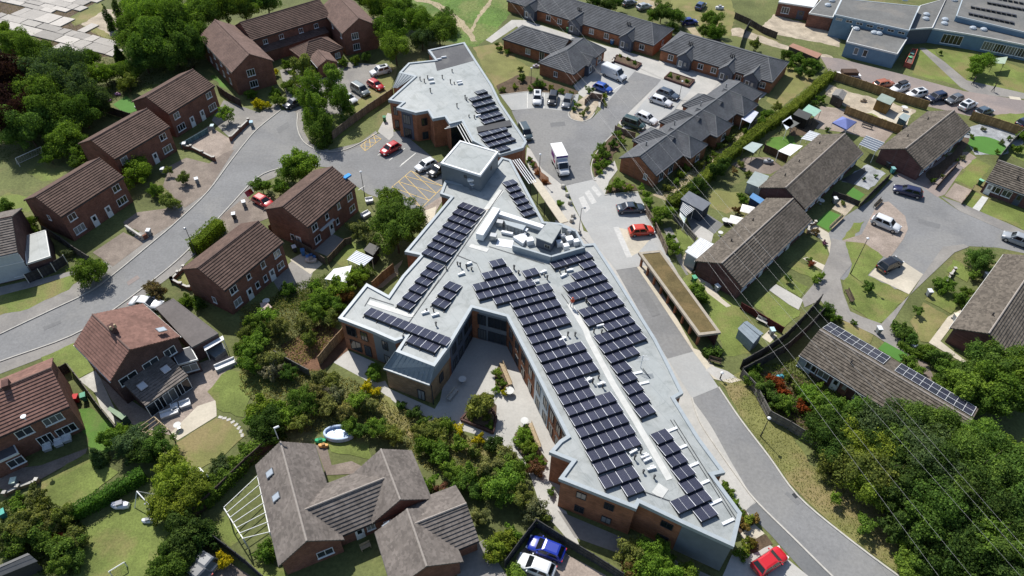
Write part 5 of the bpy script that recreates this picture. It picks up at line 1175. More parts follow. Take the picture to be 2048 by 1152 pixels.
bungalow('weathered bungalow in the middle of the right row', (41,94.72), (46.48,88.48), (61.3,104.83), wins=rowf, vents=((.2, .75), (.45, .78), (.8, .78)))
bungalow('weathered bungalow at the far end of the right row', (63.83,105.59), (70.03,100.21), (84.06,113.31), wins=rowf, vents=((.3, .75), (.75, .78)))
h, W, Q = bungalow('long weathered bungalow with two rooftop solar arrays', (42.91,64.07), (37.24,58.3), d=(56.61,50.36), ridge=4.3, wins=[('bc', f, .8, 1.5, 1.2, 2) for f in (.09, .18, .44, .6)] + [('bc', .27, 'door'), ('bc', .33, 'door', 'brick_red')], vents=((.28, .3),))
window(h, *on(W, 'bc', .05), .3, 1.8, 2.0, 1, 'pale_cladding', 'pale_glass', 'garage_door')
A, B, C, D = Q; u, n = unit(B, C), unit(B, A); L, w = dist(B, C), dist(A, B); pit = math.atan2(4.3 - 2.6, w / 2)
for s0, cnt, nm in ((.006, 8, 'eight by two rooftop solar array nearest the black fence'), (.562, 9, 'nine by two rooftop solar array nearest the big trees')):
    s0 = min(s0, .985 - cnt * 1.03 / L)
    rt = empty('solar_array', (B[0] + u[0] * s0 * L + n[0] * w * .98, B[1] + u[1] * s0 * L + n[1] * w * .98, 2.75), nm, 'solar panels', 'solar arrays on the long bungalow')
    rt.rotation_euler = (0, 0, math.atan2(u[1], u[0]))
    k_ = 1 if area([A, B, C, D]) > 0 else -1
    for i in range(cnt):
        for j in range(2):
            sl = (j * 1.72) * math.cos(pit)
            o = inst(mod, 'solar_panel', rt, (i * 1.03, -(sl + 1.66 * math.cos(pit)), .12 + (j * 1.72 + 1.66) * math.sin(pit))); o.rotation_euler = (-pit, 0, 0); o.scale = (1.0, 1.0, 1)
    fb = MB(); ct, st = math.cos(pit), math.sin(pit)
    for i in range(cnt + 1):
        fb.beam((i * 1.03 - .015, 0, .17), (i * 1.03 - .015, -3.4 * ct, .17 + 3.4 * st), .04)
    for t in (0, 1.69, 3.4): fb.beam((-.02, -t * ct, .17 + t * st), (cnt * 1.03, -t * ct, .17 + t * st), .035)
    fb.build('panel_frame', 'white_metal', rt, local=True)
bungalow('weathered bungalow at the right edge beside the round bushes', (58.53,63.14), (64.65,58.02), d=(73.15,78.38), wins=[('bc', .3, .8, 1.4, 1.2), ('bc', .6, .8, 1.4, 1.2)], vents=((.2, .6), (.75, .3)))
bungalow('brown bungalow with a white front door at the right edge', None, (79.47,97.38), (88.08,90.42), width=7.6, wins=[('bc', .17, .8, 1.5, 1.2), ('bc', .33, .8, 1.4, 1.2), ('bc', .08, 'door'), ('bc', .5, 'door', 'dark_cladding')], vents=((.35, .25),))

# ================================================================ GREY BUNGALOWS
kg = dict(wall='brick_orange', tile='tile_grey', over=.35, ridge_mat='ridge_grey')
def gable_porch(root, W, f, w=3.4, d=1.4, z=2.6, rz=3.9, eave=2.5, wall='dark_cladding'):
    """small front gable breaking out of the long roof"""
    p0, p1, f = on(W, 'bc', f); u = unit(p0, p1); n = (u[1], -u[0]); c = lerp(p0, p1, f)
    B = (c[0] - u[0] * w / 2 + n[0] * d, c[1] - u[1] * w / 2 + n[1] * d); A = (c[0] + u[0] * w / 2 + n[0] * d, c[1] + u[1] * w / 2 + n[1] * d)
    C = (B[0] - n[0] * (d + 3.2), B[1] - n[1] * (d + 3.2)); D = (A[0] - n[0] * (d + 3.2), A[1] - n[1] * (d + 3.2))
    w2 = wing(root, A, B, C, D, eave, rz, wall, 'tile_grey', .25, ridge_mat='ridge_grey')
    put_windows(root, w2, [('ab', .35, 'door', 'dark_cladding'), ('ab', .72, .7, .8, 1.3, 1)])
def vents3(root, W, f):
    p0, p1, f = on(W, 'bc', f); c = lerp(p0, p1, f); u = unit(p0, p1); n = (-u[1], u[0])
    for k in (-.4, 0, .4):
        q = (c[0] + u[0] * k + n[0] * 2.6, c[1] + u[1] * k + n[1] * 2.6); MB().tube((*q, 3.6), (*q, 4.7), .1).build('vent_pipe', 'black_plastic', root)
# row at the top
A, B, C, D = rect_corners(b=(-2.72,165.92), c=(29.46,144.18), d=(34.87,152.77))
g1 = empty('bungalow', (*cen([A, B, C, D]), 0), 'long grey roofed bungalow row at the top with three gable porches', 'bungalow')
W = wing(g1, A, B, C, D, 2.6, 4.9, hip1=3.4, **kg)
put_windows(g1, W, [('bc', f, .8, 1.2, 1.2) for f in (.3, .38, .6, .7, .93)] + [('cd', .5, .8, 1.0, 1.1)])
for f in (.18, .5, .84): gable_porch(g1, W, f)
for f in (.47, .8): vents3(g1, W, f)
# left bungalow: two wings
A, B, C, D = rect_corners(b=(-3.25,145.93), c=(8.81,138.37), width=8.2)
g2 = empty('bungalow', (*(7.04,140.37), 0), 'grey hipped bungalow with a cross wing above the parking bays', 'bungalow')
W = wing(g2, A, B, C, D, 2.6, 4.7, hip0=3.2, **kg)
put_windows(g2, W, [('bc', .45, .8, 1.2, 1.2), ('bc', .7, .4, 1.2, 1.9)])
A, B, C, D = rect_corners(a=(4.33,135.23), b=(11.52,130.71), c=(19.09,142.05))
W = wing(g2, A, B, C, D, 2.6, 5.0, hip0=4.0, hip1=3.0, **kg)
put_windows(g2, W, [('ab', .5, .8, .9, 1.1), ('bc', .85, .4, 1.4, 1.9)])
gable_porch(g2, W, .5, 3.6, 1.0)
# right-hand row
A, B, C, D = rect_corners(b=(30.61,142.57), c=(51.34,129.14), d=(56.88,138.15))
g3 = empty('bungalow', (*cen([A, B, C, D]), 0), 'grey roofed bungalow row between the court and the tall hedge', 'bungalow')
W = wing(g3, A, B, C, D, 2.6, 4.9, hip0=3.2, hip1=3.4, **kg)
put_windows(g3, W, [('bc', f, .8, 1.2, 1.2) for f in (.1, .38, .5, .72, .93)])
for f in (.24, .62, .84): gable_porch(g3, W, f)
for f in (.22, .6): vents3(g3, W, f)
# long stepped row
A, B, C, D = rect_corners(a=(17.25,100.76), b=(23.82,96.6), c=(48.45,124.97))
g4 = empty('bungalow', (*cen([A, B, C, D]), 0), 'longest grey roofed bungalow row with stepped hips running down the court', 'bungalow')
W = wing(g4, A, B, C, D, 2.6, 4.8, hip1=3.2, **kg)
put_windows(g4, W, [('bc', f, .4, 1.3, 1.9) for f in (.06, .14, .26, .5, .74)] + [('ab', .75, .9, .7, 1.1)])
u, n = unit(B, C), unit(A, B); Lr = dist(B, C); wd = dist(A, B)
for f, side in ((.3, 1), (.54, 1), (.8, 1), (.24, -1), (.47, -1), (.68, -1)):
    base = B if side > 0 else A; nn = (n[0] * side, n[1] * side); c = (base[0] + u[0] * f * Lr, base[1] + u[1] * f * Lr); hw_ = 2.9; dp = 1.5
    b_ = (c[0] - u[0] * hw_ + nn[0] * dp, c[1] - u[1] * hw_ + nn[1] * dp); a_ = (c[0] + u[0] * hw_ + nn[0] * dp, c[1] + u[1] * hw_ + nn[1] * dp)
    c_ = (b_[0] - nn[0] * 6.5, b_[1] - nn[1] * 6.5); d_ = (a_[0] - nn[0] * 6.5, a_[1] - nn[1] * 6.5)
    w2 = wing(g4, a_, b_, c_, d_, 2.6, 4.7, hip0=2.6, **kg)
    put_windows(g4, w2, [('ab', .5, .7, 1.3, 1.3)])
for f in (.12, .36, .6, .85):
    q = (A[0] + u[0] * f * Lr + n[0] * 2.3, A[1] + u[1] * f * Lr + n[1] * 2.3); MB().tube((*q, 3.6), (*q, 4.9), .12).build('vent_pipe', 'steel', g4)

# ================================================================ SCHOOL, top right
sc = empty('school', (*(90.91,164.92), 0), 'low flat roofed school with blue clad walls and white trim', 'school')
q = [(71.54,146.53),(76.4,155.75),(85.9,149.04),(80.71,141.25)]; flat_block(sc, q, 3.3, 'blue_cladding', 'felt_school', 'fascia_white', .08, .2)
e = edge(q[0], q[3], offset(q, .05))
for f in (.24, .42): window(sc, *e, f, 1.1, .9, 1.5, 1)
q = [(71.4,156.38),(76,165.34),(92.85,161.8),(85.44,148.87)]; flat_block(sc, q, 5.0, 'blue_cladding', 'felt_school', 'pale_cladding', .08, .2)
e = edge(q[0], q[3], offset(q, .05))
for k in range(7): window(sc, *e, .08 + k * .14, 3.9, 1.4, .6, 2, 'fascia_white', sill=False)
clad_q = edge(q[0], q[3], offset(q, .05))
q = [(67.55,161.07),(73.14,169.53),(78.05,169.78),(72.57,159.01)]; flat_block(sc, q, 3.2, 'brick_red', 'felt_school', 'fascia_white', .08, .2)
q = [(61.9,166.67),(64.2,171.35),(73.29,170.97),(69.56,164.07)]; flat_block(sc, q, 3.3, 'brick_red', 'white_metal', 'fascia_white', .08, .2)
e = edge(q[0], q[3], offset(q, .05)); window(sc, *e, .25, .9, 1.8, 1.5, 3); door(sc, *e, .7, 1.6, 2.1, 'dark_cladding')
q = [(87.44,152.7),(94.96,165.59),(103.13,170.08),(93.12,153.69)]; flat_block(sc, q, 3.6, 'dark_cladding', 'felt_school', 'fascia_white', .08, .2)
q = [(93.28,153.99),(104.86,173.43),(129.88,174.71),(114.23,144.91),(103.64,150.07),(100.21,151.59)]; flat_block(sc, q, 3.3, 'blue_cladding', 'felt_school', 'fascia_white', .08, .2)
e = edge(q[3], q[4], offset(q, .05))
for k in range(5): window(sc, *e, .1 + k * .19, .6, 2.4, 1.9, 4)
e = edge(q[0], q[5], offset(q, .05)); window(sc, *e, .65, .5, 4.2, 2.1, 5)
q = [(99.88,158.14),(107.15,170.61),(127.61,171.65),(115.22,148.06),(110.97,150.79)]; flat_block(sc, q, 4.5, 'blue_cladding', 'felt_school', 'pale_cladding', .08, .2)
a0 = [(103.09,159.67),(111.19,154.45)]; u = unit(*a0)
sr = empty('solar_array', (*a0[0], 4.5), 'far solar rows on the school roof at the top right', 'solar panels')
for pts, cnt in (([(102.74,158.89),(111.01,154.08)], 0), ([(104.91,162.63),(113.49,158.12)], 0), ([(109.96,165.26),(117.41,161.37)], 0), ([(113.56,167.88),(120.77,164.05)], 0)):
    L = dist(*pts); k = int(L / 1.05)
    for i in range(k):
        q = lerp(pts[0], pts[1], (i + .02) / k)
        o = inst(mod, 'solar_panel', sr, Vector((*q, 4.95)) - sr.location, math.atan2(u[1], u[0])); o.rotation_euler = (-R(12), 0, math.atan2(u[1], u[0]))
rlm = MB().lathe((0, 0, 0), [(.75, 0), (.75, .3), (.68, .34), (.5, .5), (.15, .58)], 10).mesh('rooflight', 'rooflight')
for q, z in zip([(79.38,160.14),(82.93,158.29),(83.89,157.89),(76.69,173.15),(78.55,175.96),(99.38,168.9),(98.22,166.45),(102.8,166.27),(101.68,164.03),(107.53,161.85),(109.76,161.19),(110.02,177.8),(97.47,177.6)], (3.3, 3.3, 3.3, 3.2, 3.2, 3.6, 3.6, 3.3, 3.3, 3.3, 3.3, 3.3, 5)):
    o = inst(rlm, 'rooflight', sc, Vector((q[0] * (1 - z / 72.0), q[1] * (1 - z / 72.0), z)) - sc.location)
# ================================================================ GREEN-ROOFED SHELTER
q = [(18.63,77.55),(24.83,61.4),(27.89,61.96),(22.1,78.17)]
sh = empty('bike_shelter', (*cen(q), 0), 'long open shelter with a brown green planted roof beside the lane', 'shelter')
MB().prism(offset(q, .3), 2.32, 2.43).build('roof_bed', 'sedum', sh)
p = ccw(q); r_ = offset(p, .42); mb = MB()
for i in range(4):
    j = (i + 1) % 4; mb.add([(*p[i], 2.15), (*p[j], 2.15), (*p[j], 2.5), (*p[i], 2.5), (*r_[j], 2.5), (*r_[i], 2.5), (*r_[j], 2.4), (*r_[i], 2.4)], [(0, 1, 2, 3), (3, 2, 4, 5), (5, 4, 6, 7)])
mb.build('roof_edge', 'shelter_edge', sh)
MB().prism(offset(p, .02), 2.1, 2.3).build('soffit', 'fascia_dark', sh)
for k in range(9):
    c_ = lerp(q[0], q[1], .03 + .94 * k / 8); d_ = unit(q[0], q[3]); c_ = (c_[0] + d_[0] * .5, c_[1] + d_[1] * .5)
    MB().box((*c_, 1.05), (.3, .3, 2.1), .4).build('post', 'brick_orange', sh)
a_, b_ = lerp(q[3], q[0], .12), lerp(q[2], q[1], .12); MB().bar(a_, b_, .2, 2.1, 0).build('back_wall', 'brick_dark', sh)


# ================================================================ VEHICLES
WHEEL = MB().lathe((0, 0, -.1), [(.18, 0), (.3, 0), (.33, .04), (.33, .16), (.3, .2), (.18, .2)], 16).mesh('wheel', 'rubber', smooth=False)
RIM = MB().lathe((0, 0, -.105), [(.05, -.005), (.19, 0), (.19, .21), (.05, .215)], 12).mesh('rim', 'rim')
def loft(mb, secs):
    n = len(secs[0]); o = len(mb.v)
    for s in secs: mb.v += s
    for k in range(len(secs) - 1):
        for i in range(n):
            j = (i + 1) % n; mb.f.append((o + k * n + i, o + k * n + j, o + (k + 1) * n + j, o + (k + 1) * n + i))
    mb.f.append(tuple(o + i for i in range(n - 1, -1, -1))); mb.f.append(tuple(o + (len(secs) - 1) * n + i for i in range(n)))
def sec(x, hw, zb, zt, cr=.86):
    h = zt - zb
    r = [(hw * .9, zb), (hw * .98, zb + h * .22), (hw, zb + h * .5), (hw * .97, zb + h * .8), (hw * cr, zt), (hw * .4, zt + .025)]
    return [(x, y, z) for y, z in r] + [(x, -y, z) for y, z in reversed(r)]
def add_wheels(root, x0, x1, hw, r=1.0):
    for x in (x0, x1):
        for s in (-1, 1):
            w = inst(WHEEL, 'wheel', root, (x, s * (hw - .1), .32 * r)); w.rotation_euler = (R(90), 0, 0); w.scale = (r, r, 1)
            inst(RIM, 'rim', w)
def car_proto(L, W, H, bonnet, boot, belt=.88, rake_f=.62, rake_r=.45, roof_in=.17, sunroof=False):
    """a passenger car: nose towards +x. bonnet, boot = lengths ahead of / behind the glasshouse"""
    root = bpy.data.objects.new('parked_car', None); col.objects.link(root)
    hl, hw = L / 2, W / 2; mb = MB()
    xf, xr = hl - bonnet, -hl + boot          # base of windscreen, base of rear window
    hood = belt - .05
    loft(mb, [sec(-hl, hw * .8, .34, belt - .22), sec(-hl + .12, hw * .93, .26, belt - .06), sec(-hl + .5, hw, .22, belt), sec(xr, hw, .2, belt + .02), sec(0, hw, .2, belt + .01), sec(xf, hw, .2, belt),
              sec(xf + bonnet * .5, hw * .98, .2, hood - .02), sec(hl - .3, hw * .94, .22, hood - .1), sec(hl - .08, hw * .84, .26, hood - .2), sec(hl, hw * .7, .34, hood - .32)])
    # glasshouse, painted, with glass set proud of it
    b0, t0, zt = belt - .02, xr + rake_r, H
    t1 = xf - rake_f; hb, ht = hw * .93, hw * (1 - roof_in) * .88
    base = [(xr, hb), (xf, hb), (xf, -hb), (xr, -hb)]; top = [(t0, ht), (t1, ht), (t1, -ht), (t0, -ht)]
    mid = [(xr + .6 * rake_r, hb - .45 * (hb - ht)), (xf - .6 * rake_f, hb - .45 * (hb - ht)), (xf - .6 * rake_f, -hb + .45 * (hb - ht)), (xr + .6 * rake_r, -hb + .45 * (hb - ht))]
    zs = (b0, b0 + (zt - .07 - b0) * .6, zt - .06)
    vs = [(*p, zs[0]) for p in base] + [(*p, zs[2]) for p in top]
    crown = [(t0 + .18, ht * .72, zt), (t1 - .22, ht * .72, zt), (t1 - .22, -ht * .72, zt), (t0 + .18, -ht * .72, zt)]
    vs += crown
    fs = [(0, 3, 2, 1)] + [(i, (i + 1) % 4, 4 + (i + 1) % 4, 4 + i) for i in range(4)] + [(4 + i, 4 + (i + 1) % 4, 8 + (i + 1) % 4, 8 + i) for i in range(4)] + [(8, 9, 10, 11)]
    mb.add(vs, fs); body = mb.build('body', 'car_paint', root, local=True)
    for p in body.data.polygons: p.use_smooth = len(p.vertices) == 4 and p.index < 108
    def pane(name, quad, k0=.1, k1=.9, m0=.06, m1=.94, push=.012):
        a, b, c, d = [Vector(v) for v in quad]; n = (b - a).cross(d - a).normalized()
        f = lambda s, t: (a.lerp(b, s)).lerp(d.lerp(c, s), t) + n * push
        MB().poly([f(m0, k0), f(m1, k0), f(m1 - .03, k1), f(m0 + .03, k1)]).build(name, 'car_glass', root, local=True)
    V = vs
    pane('windscreen', [V[2], V[1], V[5], V[6]][::-1] if False else [V[1], V[2], V[6], V[5]])
    pane('rear_window', [V[3], V[0], V[4], V[7]])
    for q in ([V[0], V[1], V[5], V[4]], [V[2], V[3], V[7], V[6]]):
        pane('side_window', q, .14, .88, .1, .5); pane('side_window', q, .14, .88, .54, .9)
    # flip any pane that faces inward
    for o in root.children:
        if o.name.split('.')[0] in ('windscreen', 'rear_window', 'side_window'):
            p = o.data.polygons[0]
            if p.normal.dot(p.center - Vector((0, 0, .8))) < 0:
                n = p.normal.copy(); o.data.flip_normals(); o.location = tuple(-n * .024)
    for s in (-1, 1):
        MB().box((hl - .16, s * hw * .66, hood - .24), (.24, .36, .13), -s * .35).build('headlight', 'lamp_clear', root, local=True)
        MB().box((-hl + .08, s * hw * .72, belt - .22), (.12, .3, .16), s * .2).build('tail_light', 'lamp_red', root, local=True)
        MB().box((xf - .35, s * (hw + .07), belt + .05), (.12, .17, .12)).build('mirror', 'car_paint', root, local=True)
    MB().box((hl - .02, 0, .42), (.07, W * .5, .16)).build('grille', 'black_plastic', root, local=True)
    MB().box((-hl + .0, 0, .55), (.03, .5, .11)).build('number_plate', 'yellow_paint', root, local=True)
    add_wheels(root, hl - .8, -hl + .75, hw, 1.0 if H < 1.6 else 1.08)
    if sunroof: MB().box(((t0 + t1) / 2, 0, H + .004), ((t1 - t0) * .55, ht * 1.2, .02)).build('sunroof', 'car_glass', root, local=True)
    return root
PROTO = {}
def proto(kind):
    if kind in PROTO: return PROTO[kind]
    if kind == 'hatch': p = car_proto(4.1, 1.78, 1.48, 1.0, .22, .9, .75, .4)
    elif kind == 'suv': p = car_proto(4.5, 1.87, 1.66, 1.05, .2, 1.0, .65, .35, sunroof=True)
    elif kind == 'suvp': p = car_proto(4.5, 1.87, 1.66, 1.05, .2, 1.0, .65, .35)
    elif kind == 'estate': p = car_proto(4.7, 1.83, 1.48, 1.25, .18, .9, .75, .5)
    elif kind == 'saloon': p = car_proto(4.65, 1.84, 1.44, 1.2, .75, .9, .75, .7)
    elif kind == 'mpv': p = car_proto(4.7, 1.9, 1.88, .9, .15, 1.05, .6, .25)
    PROTO[kind] = p; PROTO[kind + '_used'] = False
    return p
def car(kind, p, q, colour, label, group=None, cat='car'):
    """place a car with its tail towards p and its nose towards q (plan points)"""
    src = proto(kind)
    if PROTO[kind + '_used']: o = copy_tree(src)
    else: o = src; PROTO[kind + '_used'] = True
    o.location = ((p[0] + q[0]) / 2, (p[1] + q[1]) / 2, .06); o.rotation_euler = (0, 0, math.atan2(q[1] - p[1], q[0] - p[0]))
    for k in ('label', 'category', 'group'):
        if k in o: del o[k]
    tag(o, label, cat, group)
    for c in o.children: c.color = (*colour, 1)
    return o
WH = (.62, .63, .64); BK = (.012, .012, .014); NV = (.012, .018, .05); RD = (.42, .012, .014); GR = (.1, .11, .125); SL = (.3, .32, .34)
c1 = 'cars parked behind the birch trees'; c2 = 'cars parked in the bungalow court'; c3 = 'cars parked along the school road'; c4 = 'cars in the right cul-de-sac'; c5 = 'cars by the care home'
car('suv', (-26.46,135.34), (-30,133.11), WH, 'white car with a dark sunroof, farthest in the birch court', c1)
car('hatch', (-30.47,130.42), (-26.34,126.68), RD, 'red hatchback in the parking court behind the birch trees', c1)
car('mpv', (-33.22,128.38), (-29.04,124.32), (.16, .19, .19), 'grey green people carrier beside the red hatchback', c1)
car('hatch', (-34.81,124.81), (-30.97,121.42), WH, 'white car half hidden by the birch trees', c1)
car('hatch', (-41.99,122.05), (-44.31,119.71), (.03, .035, .045), 'dark car parked at the head of the left road', c1)
car('hatch', (-20.91,107.63), (-23.74,104.49), RD, 'dark red car next to the small hatched bay', c5)
car('hatch', (-14.03,102.54), (-16.89,99.95), WH, 'white hatchback beside the lift tower', c5)
car('hatch', (-12.26,100.97), (-14.18,98.79), BK, 'black car tucked behind the lift tower', c5)
o = car('hatch', (-42.82,91.4), (-38.99,88.89), RD, 'red car with its boot lid raised on the left forecourt')
mb = MB(); mb.box((-2.0, 0, 1.85), (.08, 1.35, .95), 0); bl = mb.build('boot_lid', 'car_paint', o, local=True, colour=RD); bl.location = (-.5, 0, .55); bl.rotation_euler = (0, R(-35), 0)
car('saloon', (-52.87,67.16), (-49.14,66.58), WH, 'white car behind the rust roofed house')
car('suv', (4.26,127.08), (4.15,122.12), WH, 'white SUV with a glass roof in the upper parking bays', c2)
car('suvp', (7.65,127.22), (6.94,121.97), BK, 'black SUV between the white SUV and the dark grey car', c2)
car('estate', (10.84,126.4), (9.48,120.91), GR, 'dark grey estate at the end of the upper bays', c2)
car('mpv', (0.94,115.11), (2.76,109.14), (.05, .075, .085), 'dark teal people carrier against the care home wall', c2)
car('hatch', (15.55,130.6), (19.57,128), (.015, .07, .35), 'bright blue hatchback below the white van', c2)
car('estate', (28.28,129.1), (32.82,125.63), (.06, .08, .11), 'slate blue estate in the right hand bays', c2)
car('estate', (26.59,126.04), (30.84,123.26), WH, 'white estate beside the slate blue estate', c2)
car('estate', (23.14,119.88), (27.03,116.44), WH, 'white estate beside the dark green vehicle', c2)
car('mpv', (20.37,117.13), (24.31,114.68), (.02, .05, .045), 'dark green off road vehicle next to the timber fence', c2)
car('saloon', (16.83,90.18), (21.45,90.71), (.035, .05, .07), 'dark blue grey saloon in the bay above the red car', c5)
car('hatch', (18.18,84.47), (22.26,85.12), (.5, .045, .02), 'orange red hatchback in the block paved bays', c5)
c6 = 'cars on the dry grass at the top'
car('hatch', (29.01,167.89), (32.25,169.94), SL, 'silver car on the dry grass at the top', c6)
car('hatch', (42.74,167.19), (46.52,173.18), (.04, .07, .16), 'blue car at the top beside the white cart', c6)
car('hatch', (38.82,160.7), (41.75,161.38), (.015, .03, .2), 'deep blue car between the trees at the top', c6)
car('hatch', (25.69,170.03), (28.68,171.86), GR, 'dark car half hidden at the top of the bungalow row', c6)
car('estate', (74.13,132.75), (77.99,134.09), (.36, .1, .035), 'rusty orange car on the school road', c3)
o = car('suvp', (81.45,133.17), (75.81,130.03), WH, 'white car with a black roof box', c3)
MB().box((-.3, 0, 1.86), (2.0, .95, .36)).build('roof_box', 'black_plastic', o, local=True)
car('suv', (83.75,130.35), (78.7,128.44), WH, 'white car with a glass roof beside the roof box car', c3)
car('suvp', (86.66,129.06), (82.7,127.38), NV, 'dark navy car in the row beside the school road', c3)
car('hatch', (90.23,128.81), (86.04,126.57), GR, 'dark grey car behind the far bungalow roof', c3)
car('suv', (87.52,123.85), (92.22,127.04), WH, 'white SUV at the end of the far bungalow', c3)
car('hatch', (90.04,122.25), (94.19,124.28), (.07, .1, .13), 'blue grey hatchback, last in the school road row', c3)
car('hatch', (96.7,118.63), (99.74,120.29), NV, 'dark car cut by the right edge', c3)
car('estate', (69.04,95.58), (64.67,97.63), (.012, .014, .055), 'navy estate at the mouth of the pinkish drive', c4)
car('suvp', (57.92,89.28), (61.81,86.18), WH, 'white SUV on the pink parking pad', c4)
car('suvp', (54.93,76.8), (58.98,79.3), BK, 'black car on the cream parking pad', c4)
car('suvp', (81.07,83.28), (77.84,85.64), SL, 'silver car at the right edge of the cul-de-sac', c4)
car('hatch', (25.58,30.74), (29.35,33.02), (.5, .012, .018), 'bright red hatchback at the bottom beside the road')
car('hatch', (5.99,32.02), (2.33,33.47), (.01, .03, .3), 'blue hatchback in the walled drive at the bottom')
car('hatch', (5.11,30.05), (1.06,31.61), WH, 'white hatchback in the walled drive at the bottom')
car('hatch', (-30.43,30.26), (-32.49,31.35), GR, 'dark grey car by the yellow flowering shrub')
car('hatch', (-30.95,29.15), (-32.79,30.29), (.05, .055, .065), 'grey car at the bottom edge in the brick drive')
# ---- white panel van
def panel_van(p, q):
    L, W, H = 5.5, 2.0, 2.35; hl, hw = L / 2, W / 2
    o = empty('panel_van', ((p[0] + q[0]) / 2, (p[1] + q[1]) / 2, .06), 'white high roofed panel van in the bungalow court', 'van', rz=math.atan2(q[1] - p[1], q[0] - p[0]))
    mb = MB()
    def s(x, w, zb, zt): return [(x, y, z) for y, z in [(w * .94, zb), (w, zb + .3), (w, zt - .75), (w * .95, zt - .15), (w * .84, zt), (w * .4, zt + .02)]] + [(x, -y, z) for y, z in reversed([(w * .94, zb), (w, zb + .3), (w, zt - .75), (w * .95, zt - .15), (w * .84, zt), (w * .4, zt + .02)])]
    loft(mb, [s(-hl, hw * .96, .35, H - .08), s(-hl + .15, hw, .3, H), s(.7, hw, .3, H), s(1.15, hw * .98, .3, H - .12), s(1.85, hw * .95, .3, 1.3), s(2.45, hw * .9, .32, 1.08), s(hl, hw * .78, .4, .9)])
    mb.build('body', 'car_paint', o, local=True, colour=WH)
    f = lambda x, y, z: (x, y, z)
    MB().poly([f(1.86, .8, 1.35), f(1.86, -.8, 1.35), f(1.22, -.76, 2.16), f(1.22, .76, 2.16)]).build('windscreen', 'car_glass', o, local=True).location = (.03, 0, .02)
    for sg in (-1, 1):
        MB().poly([f(.4, sg * 1.01, 1.3), f(1.55, sg * .98, 1.3), f(1.2, sg * .94, 1.95), f(.5, sg * .965, 1.95)]).build('side_window', 'car_glass', o, local=True)
        MB().box((2.62, sg * .66, .95), (.2, .3, .25)).build('headlight', 'lamp_clear', o, local=True)
        MB().box((-hl, sg * .92, 1.1), (.06, .12, .5)).build('tail_light', 'lamp_red', o, local=True)
        MB().box((1.5, sg * 1.12, 1.45), (.12, .2, .3)).build('mirror', 'black_plastic', o, local=True)
    MB().box((hl, 0, .5), (.12, 1.7, .22)).build('bumper', 'black_plastic', o, local=True)
    add_wheels(o, 1.75, -1.65, hw)
panel_van((17.89,136.86), (22.63,132.63))
# ---- delivery truck
def truck(p, q):
    o = empty('delivery_truck', ((p[0] + q[0]) / 2, (p[1] + q[1]) / 2, .06), 'white delivery truck with a tall box body and purple markings', 'truck', rz=math.atan2(q[1] - p[1], q[0] - p[0]))
    W = 2.1
    MB().box((-1.1, 0, 1.95), (4.1, W, 2.3)).build('cargo_box', 'white_paint', o, local=True)
    MB().box((.72, 0, 2.9), (.5, W * .96, .38)).build('wind_deflector', 'coloured', o, local=True, colour=(.1, .06, .22))
    mb = MB(); mb.box((-1.1, 0, .72), (4.1, W * .9, .16)); mb.build('chassis', 'black_plastic', o, local=True)
    cb = MB()
    def s(x, w, zb, zt): r = [(w, zb), (w, zt - .3), (w * .88, zt), (w * .4, zt + .02)]; return [(x, y, z) for y, z in r] + [(x, -y, z) for y, z in reversed(r)]
    loft(cb, [s(1.0, .98, .4, 2.35), s(1.75, .96, .4, 2.25), s(2.35, .93, .4, 1.35), s(2.95, .86, .42, 1.1), s(3.15, .7, .5, .9)])
    cb.build('cab', 'car_paint', o, local=True, colour=WH)
    MB().poly([(2.37, .8, 1.42), (2.37, -.8, 1.42), (1.82, -.74, 2.2), (1.82, .74, 2.2)]).build('windscreen', 'car_glass', o, local=True).location = (.04, 0, .03)
    for sg in (-1, 1):
        MB().poly([(1.15, sg * .995, 1.35), (2.1, sg * .98, 1.35), (1.8, sg * .97, 1.95), (1.15, sg * .99, 1.95)]).build('side_window', 'car_glass', o, local=True)
        MB().box((3.0, sg * .66, .95), (.2, .32, .22)).build('headlight', 'lamp_clear', o, local=True)
        MB().box((2.2, sg * 1.14, 1.6), (.14, .22, .34)).build('mirror', 'black_plastic', o, local=True)
        lg = MB()
        lg.box((-1.1, sg * (W / 2 + .012), 2.2), (1.9, .02, .95)); lg.build('side_marking', 'coloured', o, local=True, colour=(.16, .04, .2))
        l2 = MB(); l2.box((-.1, sg * (W / 2 + .012), 1.5), (1.1, .022, .5)); l2.build('side_marking', 'coloured', o, local=True, colour=(.35, .03, .1))
    MB().box((3.1, 0, .5), (.14, 1.75, .24)).build('bumper', 'black_plastic', o, local=True)
    add_wheels(o, 2.3, -1.6, 1.0, 1.1)
truck((7.07,105.66), (8.81,98.54))
# ---- trailer on the school road
tq = [(67.84,136.99),(72.12,137.17)]
t_ = empty('flat_trailer', (*cen(tq), .05), 'white flat trailer with a dark brown load on the school road', 'trailer', rz=math.atan2(tq[1][1] - tq[0][1], tq[1][0] - tq[0][0]))
MB().box((0, 0, .6), (4.6, 1.9, .2)).build('bed', 'white_paint', t_, local=True); MB().box((0, 0, 1.05), (3.2, 1.7, .75)).build('load', 'coloured', t_, local=True, colour=(.07, .04, .025))
add_wheels(t_, .5, -.4, 1.0)


